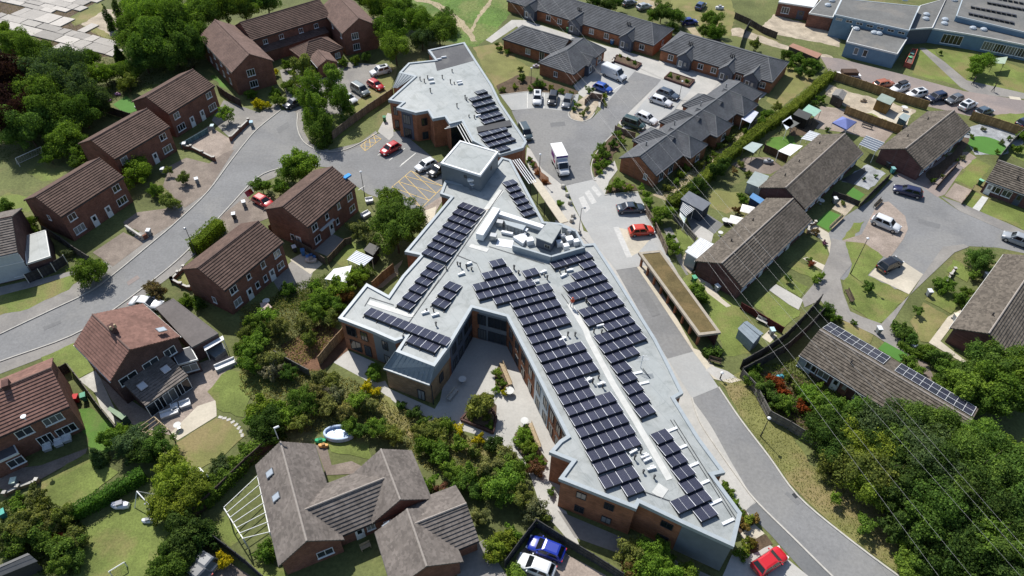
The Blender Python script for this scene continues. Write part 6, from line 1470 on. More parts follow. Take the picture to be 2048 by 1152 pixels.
# ================================================================ PLANTS
def leaf(mb, c, n, s, rnd):
    """one leaf clump: a bent quad facing roughly n"""
    n = Vector(n) + Vector((rnd.uniform(-.9, .9), rnd.uniform(-.9, .9), rnd.uniform(-.6, .9))); n.normalize()
    u = n.orthogonal().normalized(); u.rotate(Matrix.Rotation(rnd.random() * 6.28, 3, n)); v = n.cross(u)
    a = s * rnd.uniform(.6, 1.25); b = a * rnd.uniform(.5, .85); o = len(mb.v); c = Vector(c)
    mb.v += [tuple(c - u * a), tuple(c - v * b + n * a * .12), tuple(c + u * a), tuple(c + v * b + n * a * .12)]
    mb.f.append((o, o + 1, o + 2, o + 3))
def crown(seed, r, count, size, lobes=16, squash=.85, kind='round'):
    """leaf clumps spread over many uneven lobes; centre at origin"""
    rnd = random.Random(seed); mb = MB(); L = []
    for i in range(lobes):
        t = rnd.random() * 6.283; ph = math.acos(rnd.uniform(-.75, 1)); k = rnd.uniform(.4, .92)
        c = Vector((math.cos(t) * math.sin(ph), math.sin(t) * math.sin(ph), math.cos(ph) * squash)) * r * k
        L.append((c, r * rnd.uniform(.17, .4)))
    L.append((Vector((0, 0, 0)), r * .55))
    if kind == 'column':
        L = [(Vector((rnd.uniform(-.12, .12) * r, rnd.uniform(-.12, .12) * r, (k / 9 - .5) * 4.4 * r)), r * (.62 if k < 6 else .62 - .13 * (k - 5))) for k in range(10)]
    if kind == 'cone':
        L = [(Vector((rnd.uniform(-.1, .1) * r, rnd.uniform(-.1, .1) * r, (k / 8 - .4) * 2.2 * r)), r * (.85 - .085 * k)) for k in range(9)]
    if kind == 'weep':
        L = []
        for i in range(lobes + 8):
            t = rnd.random() * 6.283; k = math.sqrt(rnd.random()) * .8; z = rnd.uniform(-.9, .9)
            w_ = 1 - .55 * max(0, z)
            L.append((Vector((math.cos(t) * k * w_, math.sin(t) * k * w_, z * 1.25)) * r, r * rnd.uniform(.2, .34)))
    wsum = sum(l[1] ** 2 for l in L)
    for c, lr in L:
        m = int(count * lr * lr / wsum)
        for i in range(m):
            d = Vector((rnd.gauss(0, 1), rnd.gauss(0, 1), rnd.gauss(.15, 1))).normalized()
            q = lr * (1 - abs(rnd.gauss(0, .22)))
            p = c + Vector((d.x * q, d.y * q, d.z * q * (1.5 if kind == 'weep' else 1)))
            leaf(mb, p, d, size, rnd)
        for i in range(3):                       # loose sprigs that break the outline
            d = (c + Vector((rnd.gauss(0, .5), rnd.gauss(0, .5), rnd.gauss(.3, .5))) * lr).normalized()
            for k in range(7): leaf(mb, c + d * lr * (.85 + .09 * k) + Vector((rnd.gauss(0, .05), rnd.gauss(0, .05), rnd.gauss(0, .05))) * r, d, size * .9, rnd)
    return mb.mesh('crown', 'foliage')
def trunk_mesh(seed, h, r0, spread, mat='bark'):
    rnd = random.Random(seed); mb = MB()
    mb.tube((0, 0, -h), (rnd.uniform(-.1, .1) * h, rnd.uniform(-.1, .1) * h, -h * .3), r0, r0 * .75, 7)
    mb.tube((0, 0, -h * .35), (0, 0, spread * .5), r0 * .72, r0 * .2, 6)
    for i in range(7):
        t = i * .9 + rnd.random(); e = Vector((math.cos(t), math.sin(t), rnd.uniform(.1, .9))) * spread * rnd.uniform(.5, .75)
        s = Vector((0, 0, -h * .35 + i * .06 * h)); m_ = s.lerp(e, .5) + Vector((0, 0, .12 * spread))
        mb.tube(s, m_, r0 * .4, r0 * .26, 5); mb.tube(m_, e, r0 * .26, r0 * .07, 5)
    return mb.mesh('trunk', mat)
CR = {}
def get_crown(kind, r, v):
    cls = 'S' if r < 1.15 else ('M' if r < 2.0 else ('L' if r < 3.2 else 'X'))
    key = (kind, cls, v % 4)
    if key not in CR:
        rr = {'S': .9, 'M': 1.6, 'L': 2.5, 'X': 4.2}[cls]; cnt = {'S': 1300, 'M': 3400, 'L': 7500, 'X': 19000}[cls]; sz = {'S': .085, 'M': .105, 'L': .12, 'X': .145}[cls]
        sq = .8 if kind == 'round' else .9
        if kind in ('column', 'cone'): cnt = int(cnt * 1.6)
        CR[key] = (crown(hash_(kind) + v % 4 * 31 + len(cls + kind) + ord(cls), rr, cnt, sz, {'S': 11, 'M': 17, 'L': 25, 'X': 38}[cls], sq, kind), rr)
    return CR[key]
def hash_(s): return sum(ord(c) * (i + 3) for i, c in enumerate(s))
TK = {}
PL = [0]
def plant(p, zc, r, colour, label, kind='round', cat=None, group=None, name=None, sz=1.0):
    """p = plan position, zc = height of the crown's centre, r = crown radius"""
    PL[0] += 1; i = PL[0]; rnd = random.Random(i * 17)
    tree = zc > 1.9 or kind in ('weep',)
    cat = cat or ('tree' if tree else 'shrub'); name = name or ('tree' if tree else 'shrub')
    root = empty(name, (p[0], p[1], 0), label, cat, group)
    me, rr = get_crown(kind, r, i)
    k = r / rr
    c = inst(me, 'crown', root, (0, 0, zc), rnd.random() * 6.28, (k * rnd.uniform(.92, 1.1), k * rnd.uniform(.92, 1.1), k * sz * rnd.uniform(.9, 1.05)))
    j = rnd.uniform(.86, 1.14); c.color = (colour[0] * j * rnd.uniform(.92, 1.08), colour[1] * j, colour[2] * j * rnd.uniform(.9, 1.1), 1)
    tk = ('birch' if kind == 'weep' else 'bark', i % 3)
    if tk not in TK: TK[tk] = trunk_mesh(i, 1.0, .06, .8, 'birch_bark' if kind == 'weep' else 'bark')
    t = inst(TK[tk], 'trunk', root, (0, 0, zc), rnd.random() * 6.28, (max(r * .8, .3), max(r * .8, .3), zc))
    return root
def hedge(line, w, h, colour, label, size=.11, dens=60, cat='hedge', group=None):
    """clipped leafy hedge along a line; dense core with leaves proud of it"""
    rnd = random.Random(len(LAID) + int(line[0][0] * 10)); mb = MB(); core = MB()
    c0 = cen(line); root = empty('hedge', (*c0, 0), label, cat, group)
    for a, b in zip(line[:-1], line[1:]):
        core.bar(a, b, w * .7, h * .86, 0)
        u = unit(a, b); n = (-u[1], u[0]); L = dist(a, b); m = int(L * (w + 2 * h) * dens)
        for i in range(m):
            s = rnd.random() * L; g = rnd.random() * (w + 2 * h); j = rnd.gauss(0, .07); wob = .12 * math.sin(s * 1.7) + .08 * math.sin(s * 4.1 + 1)
            if g < w: o, z, nn = g - w / 2, h + j + wob, (0, 0, 1)
            elif g < w + h: o, z, nn = w / 2 + j, g - w, (n[0], n[1], .2)
            else: o, z, nn = -w / 2 + j, g - w - h, (-n[0], -n[1], .2)
            o *= 1 + wob
            leaf(mb, (a[0] + u[0] * s + n[0] * o, a[1] + u[1] * s + n[1] * o, max(.05, z)), nn, size, rnd)
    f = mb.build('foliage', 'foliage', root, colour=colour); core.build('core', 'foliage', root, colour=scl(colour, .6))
    return root
# foliage colours
G1 = (.11, .18, .036); G2 = (.084, .145, .036); G3 = (.055, .095, .028); GB = (.072, .112, .052); GY = (.17, .222, .04); GL = (.145, .235, .042); GO = (.142, .174, .052); GS = (.14, .16, .1); PU = (.03, .016, .018)
DG = (.165, .172, .068); GR2 = (.13, .15, .055); YE = (.38, .33, .02); RE = (.2, .055, .025); GP = (.17, .2, .09); BR = (.15, .12, .075)
def mass(view_pts, label, group, kind='round', cat=None, name=None):
    for (x, y), zc, r, c in view_pts: plant((x, y), zc, r, c, label, kind, cat, group, name)
def each(pts, specs): return [(p, *s) for p, s in zip(pts, specs)]


ORD = 'first second third fourth fifth sixth seventh eighth ninth tenth eleventh twelfth'.split()
def PT(label, group, mode, rows):
    """rows run from left to right; small clusters are told apart by that order"""
    for i, r in enumerate(rows):
        lb = label
        if mode == 1:
            n = len(rows)
            lb += ', ' + (('left one', 'right one')[i] + ' of the pair' if n == 2 else ('leftmost' if i == 0 else 'rightmost' if i == n - 1 else 'middle one of three' if n == 3 else ORD[i] + ' from the left'))
        elif mode > 1: lb += ', %s from left in row %s' % (ORD[i % mode], ['nearest', 'two', 'three', 'four', 'five', 'six'][i // mode])
        plant((r[0], r[1]), r[2], r[3], r[4], lb, r[5] if len(r) > 5 else 'round', None, group or (label if len(rows) > 1 else None))

# ---------------------------------------------------------------- every plant: x, y, crown height, crown radius, colour, shape
PT('dark leafy tree in the dense wood at the top left','wood at the top left',1,[(-103.86,136.54,4,3.5,G1),(-85.23,104.87,4.5,4,G2),(-97.23,131.42,4.5,4,G1),(-87,113.89,6,4.6,G1),(-83.64,109.77,5,4.4,G1),(-86.91,120.25,6,5,GB),(-80.68,106.51,3,3,G2),(-88.98,127.19,5,4,GB),(-82.04,116.92,5,4.6,GB),(-79.02,111.65,4,3.6,G2),(-78.5,115.19,4,3.2,GB)])
PT('copper leaved tree at the left edge of the wood','copper trees',1,[(-90.79,109.73,6,5,PU),(-93.72,117.8,6,5.5,PU),(-87.46,106.75,5,4.4,PU)])
PT('lighter green tree rising beside the middle terrace garden','',0,[(-78.59,103.07,3.5,3,G1)])
PT('small leafy tree at the gable of the middle terrace','',0,[(-75.46,102.06,2.2,2.0,G2)])
PT('low leafy tree left of the middle terrace garden','',0,[(-80.03,100.02,2.0,1.8,G1)])
PT('leafy tree at the edge of the concrete field, top left corner','',0,[(-110.81,143.65,3,3,G1)])
PT('pale leafy bush along the edge of the concrete field','bushes by the concrete field',1,[(-87.81,129.72,2.5,2.2,GL),(-87.56,133.17,2.6,2.4,G1),(-81.93,126.85,2.6,2.6,GL),(-80.88,129.62,2.4,2.2,G1),(-77.58,128.58,2.4,2.2,G2)])
PT('olive bush behind the far terrace garden','',0,[(-76.59,125.04,2.0,1.9,GO)])
PT('silvery shrub beside the large brown block','',0,[(-67.52,134.7,1.8,1.9,GS)])
PT('dark conical conifer at the end of the concrete field','',0,[(-82.86,136.13,2.0,1.6,G3,'cone')])
PT('shorter dark cypress on the gravel at the top left','',0,[(-91.51,151.85,2.6,1.5,G3,'column')])
PT('taller dark cypress on the gravel at the top left','',0,[(-90.4,154.56,3.4,1.5,G3,'column')])
PT('tall green tree behind the large brown roofed block','trees behind the brown block',5,[(-79.21,139.48,5,4.6,G1),(-75.85,132.52,3.5,3.2,G2),(-73.63,135.43,5.5,4.8,G1),(-70.84,133.6,4,3.8,G2),(-67.67,135.47,5,4,G2),(-78.8,144.81,6,5,GL),(-71.06,140.63,6.5,5,G1),(-69.53,148.11,6,4.6,G1),(-67.33,141.5,4,3.4,G2),(-64.84,152.01,6,4.2,G1),(-89.44,158.63,3,2.4,G1),(-79.62,154.39,5,4,G2),(-68.73,153.32,6,4,GY),(-61.93,155.27,5,4,G1),(-57.87,159.37,5,4,G2)])
PT('green tree between the brown block and the care home','trees between brown block and care home',1,[(-34.64,162.16,4,3,G2),(-31.42,158.37,4,3.8,G1),(-27.76,144.01,4,2.6,GL),(-26.7,146.03,5,4,G1),(-25.35,137.78,4.5,3.4,G1),(-26.34,157.08,4,3.2,G1),(-21.73,150.61,4,3.4,G1),(-20.59,145.11,3,2.6,GB),(-17.01,147.27,4,3.6,G1),(-16.48,155.31,3,2.6,G2)])
PT('drooping birch on the grass bed beside the left road','birches by the left road',1,[(-40.89,124.09,5,2.9,GO,'weep'),(-38.38,117.67,5,3.1,G1,'weep'),(-36.15,111.69,4.4,3.1,G1,'weep'),(-34.4,108.28,3,2.6,G2,'weep'),(-34.51,120.13,5.5,2.8,G1,'weep'),(-32.72,116.54,4,2.6,G1,'weep')])
PT('small bright tree in the grey driveway','',0,[(-54.09,114.66,1.9,1.6,GL)])
PT('golden yellow shrub at the foot of the brown block','',1,[(-49.87,119.88,.9,1.3,YE),(-47.88,119.6,.8,.9,YE)])
PT('small golden bush beside the brown block wall','',0,[(-49.5,132.62,.9,.9,YE)])
PT('rounded green bush in front of the brown block','bushes in front of the brown block',1,[(-52.28,123.47,.8,1.2,G1),(-47.75,124.58,.9,1.2,G1),(-45.96,121.03,1.1,1.5,G1),(-47.69,134.95,1.0,1.2,G1),(-45.29,126.39,1.2,1.6,G1),(-45.94,132.59,1.0,1.0,G1),(-43.36,124.23,1.2,1.3,G2),(-43.55,132.21,2.2,1.4,G2),(-42.02,132.38,1.2,1.2,G2),(-36.5,137.31,1.0,1.3,G1),(-34.26,138.24,.9,1.2,G1),(-32.06,139.61,.9,1.2,G2)])
PT('broad bright green tree in the fork of the left road','',0,[(-36.17,97.81,2.8,3.0,GL)])
PT('leafy tree touching the roof with the blue bag','',0,[(-37.69,96.55,2.2,2.2,G1)])
PT('round bush above the red car with open boot','',0,[(-41.7,93.03,1.6,1.7,G1)])
PT('silvery green bush beside the red car with open boot','',0,[(-38.68,92.68,1.5,1.6,G1)])
PT('large round bush between two left driveways','',0,[(-63.18,95.25,1.9,2.9,GL)])
PT('low spreading bush on the edge of the balustrade drive','',1,[(-58.86,91.47,1.3,1.5,G1),(-55.34,88.57,1.3,1.7,GO)])
PT('clipped bush on the brown brick driveway','',0,[(-55.33,95.08,1.2,1.2,GO)])
PT('thin young conifer by the parked bin in the driveway','',0,[(-58.81,97.4,1.2,.8,GO)])
PT('large dark green bush on the pavement by the left road','',0,[(-60.07,71.76,1.9,2.6,G1)])
PT('leafless brown thicket on the lower pavement','',1,[(-51.3,70.01,1.0,1.0,BR),(-49.97,68.62,1.0,1.4,BR)])
PT('leafy bush behind the pale clad house','',1,[(-80.4,86.13,1.4,1.6,G2),(-78.04,84.54,1.3,1.3,G2),(-75.34,82.41,1.4,1.7,G1),(-73.83,81.23,1.0,1.1,G1)])
PT('small pale shrub beside the white garage','',0,[(-66.56,76.75,.8,.8,GS)])
PT('weedy green shrub below the garden gable','',1,[(-45.68,67.63,.7,1.2,G1),(-43.81,66.85,.7,1.1,G2)])
PT('garden bush beside the white frame','',1,[(-74.78,98.28,1.5,1.4,G2),(-75.07,100.82,1.8,1.8,G1)])
PT('tall leafy tree against the west side of the care home','',1,[(-19.66,81.24,3.6,2.4,G2),(-19.32,86.12,5,2.3,G1),(-17.34,79.04,4.4,3.1,G2),(-17.54,82.67,5,3.2,G2),(-15.86,82.05,3.6,2.6,G2)])
PT('white flowering shrub below the tall trees','',1,[(-25.19,83.59,1.2,1.0,GP),(-23.4,82.38,1.4,1.7,GP),(-21.36,80.54,1.3,1.3,GP)])
PT('bright bush in the gardens behind the brick houses','bushes behind the brick houses',1,[(-32,70.01,1.0,1.3,G2),(-28.04,66.18,1.3,1.4,G1),(-28.07,70.7,1.0,1.1,GL),(-26.52,67.51,1.4,1.6,G1),(-25.47,67.26,1.4,1.4,G1),(-24.12,66.48,1.4,1.4,G1),(-24.53,69.73,1.5,1.9,GL),(-22.56,71.52,1.8,1.7,GL),(-21.82,73.13,1.7,1.3,G1)])
PT('reddish brown shrub near the care home corner','',0,[(-23.14,68.17,1.4,1.2,(.14,.08,.03))])
PT('wild shrub in the thicket south west of care home','wild thicket shrubs',6,[(-30.5,47.59,1.1,1.2,GL),(-24.85,47.12,1.4,1.4,GO),(-18.76,47.2,1.2,1.3,G1),(-17.27,46.44,1.2,1.2,G2),(-15.73,46.54,1.4,1.4,G1),(-13.79,45.86,1.3,1.3,GO),(-28.32,49.23,1.2,1.3,GL),(-26.54,47.96,1.6,1.5,GL),(-24.92,49.65,2.2,2.0,G1),(-21.89,49.53,1.6,1.4,DG),(-19.52,48.82,1.5,1.4,DG),(-17.18,50.14,1.2,1.2,DG),(-28.26,54.7,1.2,1.3,G2),(-23.98,51.18,1.6,1.4,DG),(-24.21,53.75,1.4,1.4,DG),(-22.23,53.65,1.3,1.4,GO),(-21.16,50.96,1.4,1.4,GS),(-18.59,50.39,1.4,1.4,GL),(-34.79,58.21,1.6,1.4,G1),(-35.36,60.75,1.5,1.3,GO),(-33.36,55.94,1.8,1.7,G1),(-33.1,57.99,2.2,1.9,G1),(-33.25,61.48,1.6,1.4,G2),(-30.84,56.16,1.9,1.7,DG),(-34.74,62.72,1.6,1.4,G1),(-33.26,63.89,1.8,1.5,GL),(-31.2,61.87,1.8,1.5,DG),(-27.9,63.17,1.6,1.5,DG),(-26.43,64.61,1.8,1.5,G1),(-26.74,67.79,1.6,1.4,GL)])
PT('slender olive tree behind the buff fence','',1,[(-26.56,60.49,1.5,1.3,GO),(-24.78,64.19,1.3,1.3,GO)])
PT('grey leafless looking shrub at the garden edge','',0,[(-29.94,54.89,1.2,1.5,(.2,.18,.15))])
PT('pale grey shrub in the middle of the thicket','',0,[(-22.77,51.65,1.0,1.2,(.2,.17,.14))])
PT('lime yellow bush on the lawn edge','',0,[(-29.99,49.32,1.6,1.9,GY)])
PT('yellow flowering shrub beside the care home path','',1,[(-18.07,53.13,.8,.9,YE),(-16.7,52.35,.7,.8,YE)])
PT('yellow flowering shrub on the dry slope below the courtyard','',1,[(-5.96,47.08,.8,.8,YE),(-3.67,45.74,.8,.8,YE)])
PT('round bush in the shade of the bay','',0,[(-17.33,55.46,.9,1.3,G1)])
PT('low shrub under the bay wall path','',1,[(-13.43,50.45,.6,.8,G2),(-11.71,49.37,.7,1.0,G3),(-10.21,48.33,.6,.9,G2),(-8.63,48.06,.6,.9,GO)])
PT('scrubby bush on the dry slope below the bay','',1,[(-10.67,46.4,.9,1.3,GO),(-8.99,46.64,.9,1.3,GO),(-7.36,47.48,.9,1.3,G1)])
PT('small feathery tree in the courtyard bed','',0,[(-3.33,49.85,2.1,1.9,GO)])
PT('courtyard shrub beside the timber bench','',1,[(-1.7,53.37,.6,.6,GL),(-1.59,55.8,.7,.7,GL),(-1,54.21,.7,.7,G1),(-0.61,53.03,.5,.6,YE)])
PT('thicket shrub on the slope below the courtyard','slope thicket shrubs',7,[(-6.68,41.21,1.3,1.2,GL),(-5.12,39.76,1.4,1.2,G2),(-4.37,40.8,1.8,1.6,G1),(-3.62,38.57,1.4,1.2,G2),(-1.96,40.8,2.2,1.8,DG),(-1.4,38.4,1.8,1.5,G1),(1.25,41.47,1.8,1.4,G1),(-9.75,44.44,1.4,1.4,G1),(-9.25,45.95,1.2,1.1,GO),(-7.83,43.35,1.4,1.4,G1),(-7.69,45.46,1.1,1.1,GO),(-5.82,45.11,1.1,1.1,GL),(-4.25,44.12,.9,0.9,GO),(-0.4,42.9,1.8,1.4,DG)])
PT('bright shrub beside the crossing gables','',0,[(-8.67,39.9,1.0,1.1,GL)])
PT('dark round bush beside the yellow shrubs','',0,[(-1.62,45.02,1.1,1.3,G3)])
PT('pale round shrub beside the brown bungalow wall','',0,[(-3.02,35.76,1.0,1.2,GP)])
PT('pinkish flowering shrub behind the brown bungalow','',1,[(-7.52,39.39,.7,.8,(.2,.1,.09)),(-6.7,39.06,.7,.8,GP)])
PT('yellow green shrub outside the walled drive','',1,[(-1.19,31.58,.9,1.0,GY),(-1.06,32.51,.9,1.4,GY),(-0.19,33.46,.9,1.2,GY)])
PT('low shrub against the walled drive','',1,[(0.56,34.32,.8,1.0,G1),(1.06,30.03,.8,1.2,GL)])
PT('leafy shrub at the gable of the brown bungalow','',0,[(-24.69,31.58,.8,1.3,G1)])
PT('large bush at the bend of the courtyard path','',1,[(-1.84,40.14,1.8,1.7,G1),(-0.54,39.07,2.2,2.0,GL),(-0.43,41.19,2.2,2.0,G1),(1.21,38.23,1.6,1.5,GO)])
PT('grey green bush beside the pale path','',1,[(3.1,36.84,1.1,1.4,GS),(3.73,36.51,.8,1.0,GO)])
PT('bright bush under the end wall of the care home','',1,[(12.85,30.61,1.4,1.3,(.16,.12,.06)),(13.08,31.84,1.7,1.7,GO),(14.09,30.16,1.5,1.6,GL),(14.87,31.03,1.9,2.0,GL),(16.24,31.99,1.5,1.5,G1),(16.7,29.96,1.4,1.5,GL),(18.49,29.94,1.2,1.3,GL)])
PT('tawny ornamental grass at the care home corner','',1,[(25.75,35.78,.6,.8,(.2,.14,.05)),(26.37,36.45,.6,.8,GY),(27.16,36.47,.6,.7,(.22,.16,.06))])
PT('planting clump beside the bottom red car','',1,[(24.75,32.58,.6,.8,G1),(25.38,33.37,.6,.8,GY),(26.09,33.86,.6,.7,(.2,.16,.04))])
PT('low hedge clump along the care home east wall','',1,[(24.77,40.78,.5,.5,GL),(24.91,39.89,.5,.6,G1),(25.23,38.33,.5,.6,GL),(25.45,37.15,.5,.6,G1)])
PT('mixed shrub in the courtyard bed','',1,[(1.34,45.41,.6,.8,G1),(1.67,46.28,.8,1.2,GL),(2.19,47.22,.6,.7,G1),(2.52,44.73,.8,1.2,GY),(2.84,43.4,.8,1.1,G1),(3.16,42.1,.8,1.1,(.12,.07,.05)),(3.67,42.98,.6,.7,GL)])
PT('potted shrub against the care home corner','',0,[(4.91,39.44,.5,.6,G2)])
PT('grey green shrub in the garden thicket below the patio','patio thicket',1,[(-46.55,44.45,1.2,1.4,G1),(-45.55,45.25,1.2,1.2,GL),(-43.62,42.93,1.6,1.8,GB),(-42.91,43.89,1.9,2.4,GB),(-41.69,42.6,1.6,1.8,G3),(-40.24,43.26,1.8,2.1,G2)])
PT('blue green conifer standing alone on the lawn','',0,[(-46.9,42.16,1.2,1.2,GB,'cone')])
PT('olive leaved tree beside the swing frame','olive trees by the swing frame',1,[(-37.02,35.68,1.6,1.6,GY),(-36.36,36.54,2.2,2.2,GY),(-37.76,41.03,1.9,1.7,GY),(-36.33,38.82,2.4,2.4,GY),(-34.55,36.02,2.0,1.9,GY),(-34.52,37.54,2.3,2.1,GY)])
PT('spiky palm like shrub beside the white arch','',0,[(-32.49,41.3,1.2,1.3,GB)])
PT('hedge bush along the dark fence','',1,[(-33.78,37.13,1.2,1.3,G1),(-33.46,39.45,1.1,1.3,G1),(-32.7,38.07,1.1,1.2,G1),(-31.83,39.84,1.1,1.2,G1),(-31.13,41.73,1.0,1.2,G1),(-30.31,43.43,1.0,1.1,G1)])
PT('dark bush at the top of the dark fence','',1,[(-28.83,46.79,1.9,2.2,G3),(-28.09,45.62,1.6,1.7,G3)])
PT('tangled shrub at the bottom left corner','bottom left thicket',5,[(-50.93,32.02,1.6,1.6,G2),(-47.54,31.78,1.3,1.4,G2),(-45.1,29.43,1.3,1.3,G1),(-45.57,31.47,1.4,1.6,G2),(-44.57,30.07,1.2,1.3,G2),(-51.94,33,1.8,1.7,GR2),(-50.4,33.5,1.8,1.8,GR2),(-49.12,32.84,1.6,1.6,G2),(-48.38,34.23,1.4,1.6,GR2),(-44.88,32.45,1.3,1.3,GR2),(-52.94,35.74,.8,0.8,G1),(-53.54,36.9,.8,0.8,GL),(-51.94,37.34,1.0,1.1,GR2),(-50.51,36.24,.9,1.0,GO),(-47.24,34.62,1.3,1.4,GO)])
PT('dark bush between the wide lawn and the brick drive','',1,[(-34.68,29.17,1.4,1.6,G2),(-34.09,29.89,1.8,2.1,G2),(-33.44,30.84,1.7,2,G3),(-34.07,34.17,1.5,1.7,G3),(-33.25,32.58,1.9,2.3,G3),(-31.8,32.44,1.6,1.8,G3)])
PT('bright yellow flowering shrub beside two dark cars','',0,[(-29.1,30.76,.9,1.0,YE)])
PT('leafy shrub below the white pergola','',0,[(-24.73,31.43,.8,1.1,G1)])
PT('dark tree in the dense wood at the bottom right','wood at the bottom right',7,[(42.91,32.65,2,1.8,G3),(44.14,31.84,2.5,2.2,G3),(46.13,31.44,3.5,2.8,G3),(47.71,30.38,4,3,G3),(48.61,32.15,5,3,G1),(49.66,29.7,4,3.2,G3),(50.27,31.44,5,3.2,G2),(41.46,35.11,2,1.8,G3),(42.82,35.22,2.5,2.2,G3),(45.05,33.15,3,2.6,G3),(46.45,34.72,4,3.0,G2),(47.62,33.35,4,3,G3),(49.76,34.61,5,3.3,G2),(51.92,34.5,5,3.2,G3),(41.78,37.66,2.8,2.1,G3),(44.38,35.46,4,2.8,G2),(46.19,36.92,5,3.4,G2),(48.56,36.38,5.5,3.6,G3),(50.91,37.47,6,3.4,G3),(53.03,37.51,6,3.8,G2),(52.8,35.26,6,3.6,G2),(42.93,39.92,4,2.8,G3),(43.78,37.73,4,3,G3),(46.84,40.65,5,3.3,G3),(47.92,39.01,5.5,3.2,GB),(49.94,39.62,6,3.8,G2),(53.23,40.86,5.5,3.6,G2),(56.19,41.58,5,3,G1),(37.59,44.83,2.6,2.3,G3),(42.44,43.31,4,2.8,G3),(45,43.8,4.5,3.0,G2),(45.21,42.04,5,3.2,GB),(47.51,44.05,4.5,3,GB),(49.79,44.86,4.5,3.2,G2),(51.76,43.9,4.6,3.3,G1),(37.13,46.82,2.8,2.7,G3),(39.42,47.67,2.8,2.6,G2),(39.06,45.5,2.8,2.4,G3),(41.74,48.54,2.8,2.6,G2),(43.29,46.57,4,3,GB),(45.72,46.43,4,3.3,GB),(48.31,46.69,4,3.3,G2)])
PT('olive crowned tree at the edge of the bottom right wood','olive trees at the wood edge',1,[(36.82,42.74,2.0,1.9,GO),(39.13,41.66,3.6,2.9,GO),(40.93,44.34,3.8,3.2,GY),(39.96,39.73,3.0,2.3,GY),(40.97,41.22,3.8,3.0,GO)])
PT('thin young tree on the verge, nearest the wood edge','',0,[(36.22,39.02,1.3,.8,GL)])
PT('young round tree in the middle of the verge','',0,[(38.53,35.67,1.4,1.1,G1)])
PT('young tree with a stake on the verge','',0,[(41.44,34.61,1.4,1.1,G1)])
PT('bushy shrub at the bottom end of the verge','',1,[(41.07,31.06,1.4,1.7,GL),(42.88,31.55,1.4,1.6,G1),(44.57,30.88,1.3,1.6,G2)])
PT('orange red flowering shrub in the garden below the solar bungalow','',1,[(33.78,55.87,.6,.8,RE),(34.2,54.81,.8,1.0,RE),(34.4,53.47,.8,1.0,RE),(36.16,51.48,.9,.9,RE)])
PT('leafy garden shrub below the solar bungalow','shrubs below the solar bungalow',1,[(31.16,55.42,1.1,1.3,G1),(31.66,57.29,.8,.9,G1),(32.12,54.08,1.1,1.3,G2),(32.99,52.41,1.0,1.2,G2),(34.1,51.43,1.2,1.5,G1),(35.76,56.39,.6,.8,GO),(36.51,54.5,.7,1.0,GO),(37.44,53.11,1.1,1.4,GL),(39.08,54.56,.7,.9,GL),(38.48,51.33,1.8,1.9,G1),(39.21,50.29,1.8,1.8,G2),(40.74,51.17,1.2,1.3,G1)])
PT('large dark round bush at the end of the right bungalow','',0,[(70.5,78.76,1.6,2.1,G2)])
PT('small round bush beside the grey footpath','',0,[(68.75,75.96,.8,1.0,G1)])
PT('twin bushes beside the right bungalow path','',1,[(62.36,73.6,1.0,1.0,G2),(63.2,73.22,1.1,1.3,G1)])
PT('bush against the right bungalow wall','',1,[(64.24,70.74,1.0,1.3,G2),(65.81,72.33,.9,1.0,G1)])
PT('small round topiary on the dry lawn','',0,[(57.42,68.29,1.0,.8,G2)])
PT('dense bush at the corner of the central footpaths','',1,[(53.04,64.93,1.0,1.0,G2),(53.56,64.33,1.1,1.4,G2),(54.21,62.89,1.0,1.2,G2)])
PT('round bush on the central green','',0,[(52.13,72.95,.9,1.0,G2)])
PT('bush at the end of the black fence','',1,[(44.31,67.92,1.0,1.2,G2),(44.9,67.02,.8,.9,G1)])
PT('small round bush on a near row front lawn','',0,[(40.59,74.25,.9,.7,G2)])
PT('flowering shrub beside the near row paths','',1,[(45.12,78.74,.6,.6,G1),(45.11,77.94,.6,.6,(.2,.06,.04)),(44.67,74.22,.6,.7,G1),(45.78,75.21,.7,.7,GL)])
PT('hedge bush along the path between the solar bungalow and the green','path bushes right',1,[(52.71,59.28,.8,1.1,G1),(52.9,57.85,.8,1.0,G1),(54.64,61.3,.8,1.0,G2),(55.23,60.99,.9,1.2,G1),(55.93,59.29,1.2,1.5,G2),(54.84,55.35,.8,1.0,G1),(55.82,56.14,1.0,1.3,G2),(56.83,57.88,1.2,1.6,G1)])
PT('leafy tree behind the solar bungalow at the right edge','trees behind the solar bungalow',1,[(56.39,53.52,2.4,2.2,G1),(57.27,53.16,3.2,2.9,GL),(58.73,55.96,2.8,2.3,G2),(60.24,57.3,3.2,2.8,G2),(58.58,51.76,2.8,2.4,G1),(60.1,53.59,3.6,3.0,G1),(61.54,56.02,3.4,3,G2),(60.49,51.53,2.6,2.4,G2),(62.39,54.31,3.6,3,G1),(64.26,56.78,3.4,2.8,G2),(62.62,52.36,3,2.6,G2)])
PT('dark conifer in the tall hedge','',1,[(34.57,99.58,2.0,1.7,G3),(36.25,101.61,1.8,1.3,G3)])
PT('dark bush at the bend of the tall hedge','',1,[(29.63,94.42,1.5,1.2,G3),(30.98,95.65,1.8,1.7,G3)])
PT('yellow green shrub at the near grey bungalow corner','',1,[(15.98,95.61,.7,.7,GY),(17.43,96.12,1.1,1.3,GL),(19.35,95.59,.8,.9,GY)])
PT('leafy shrub in the bed at the edge of the turning court','turning court shrubs',1,[(14.44,104.58,.7,.8,GL),(14.71,101.69,.9,1.1,G1),(14.88,100.28,.7,.7,GL),(15.65,107.48,.9,1.0,G1),(16.25,105.25,.9,1.1,G2),(16.06,102.75,.8,.9,G1),(17.85,108.95,.9,1.0,G2),(19.03,111.83,.9,.9,G1),(19.49,109.63,.8,.9,G1)])
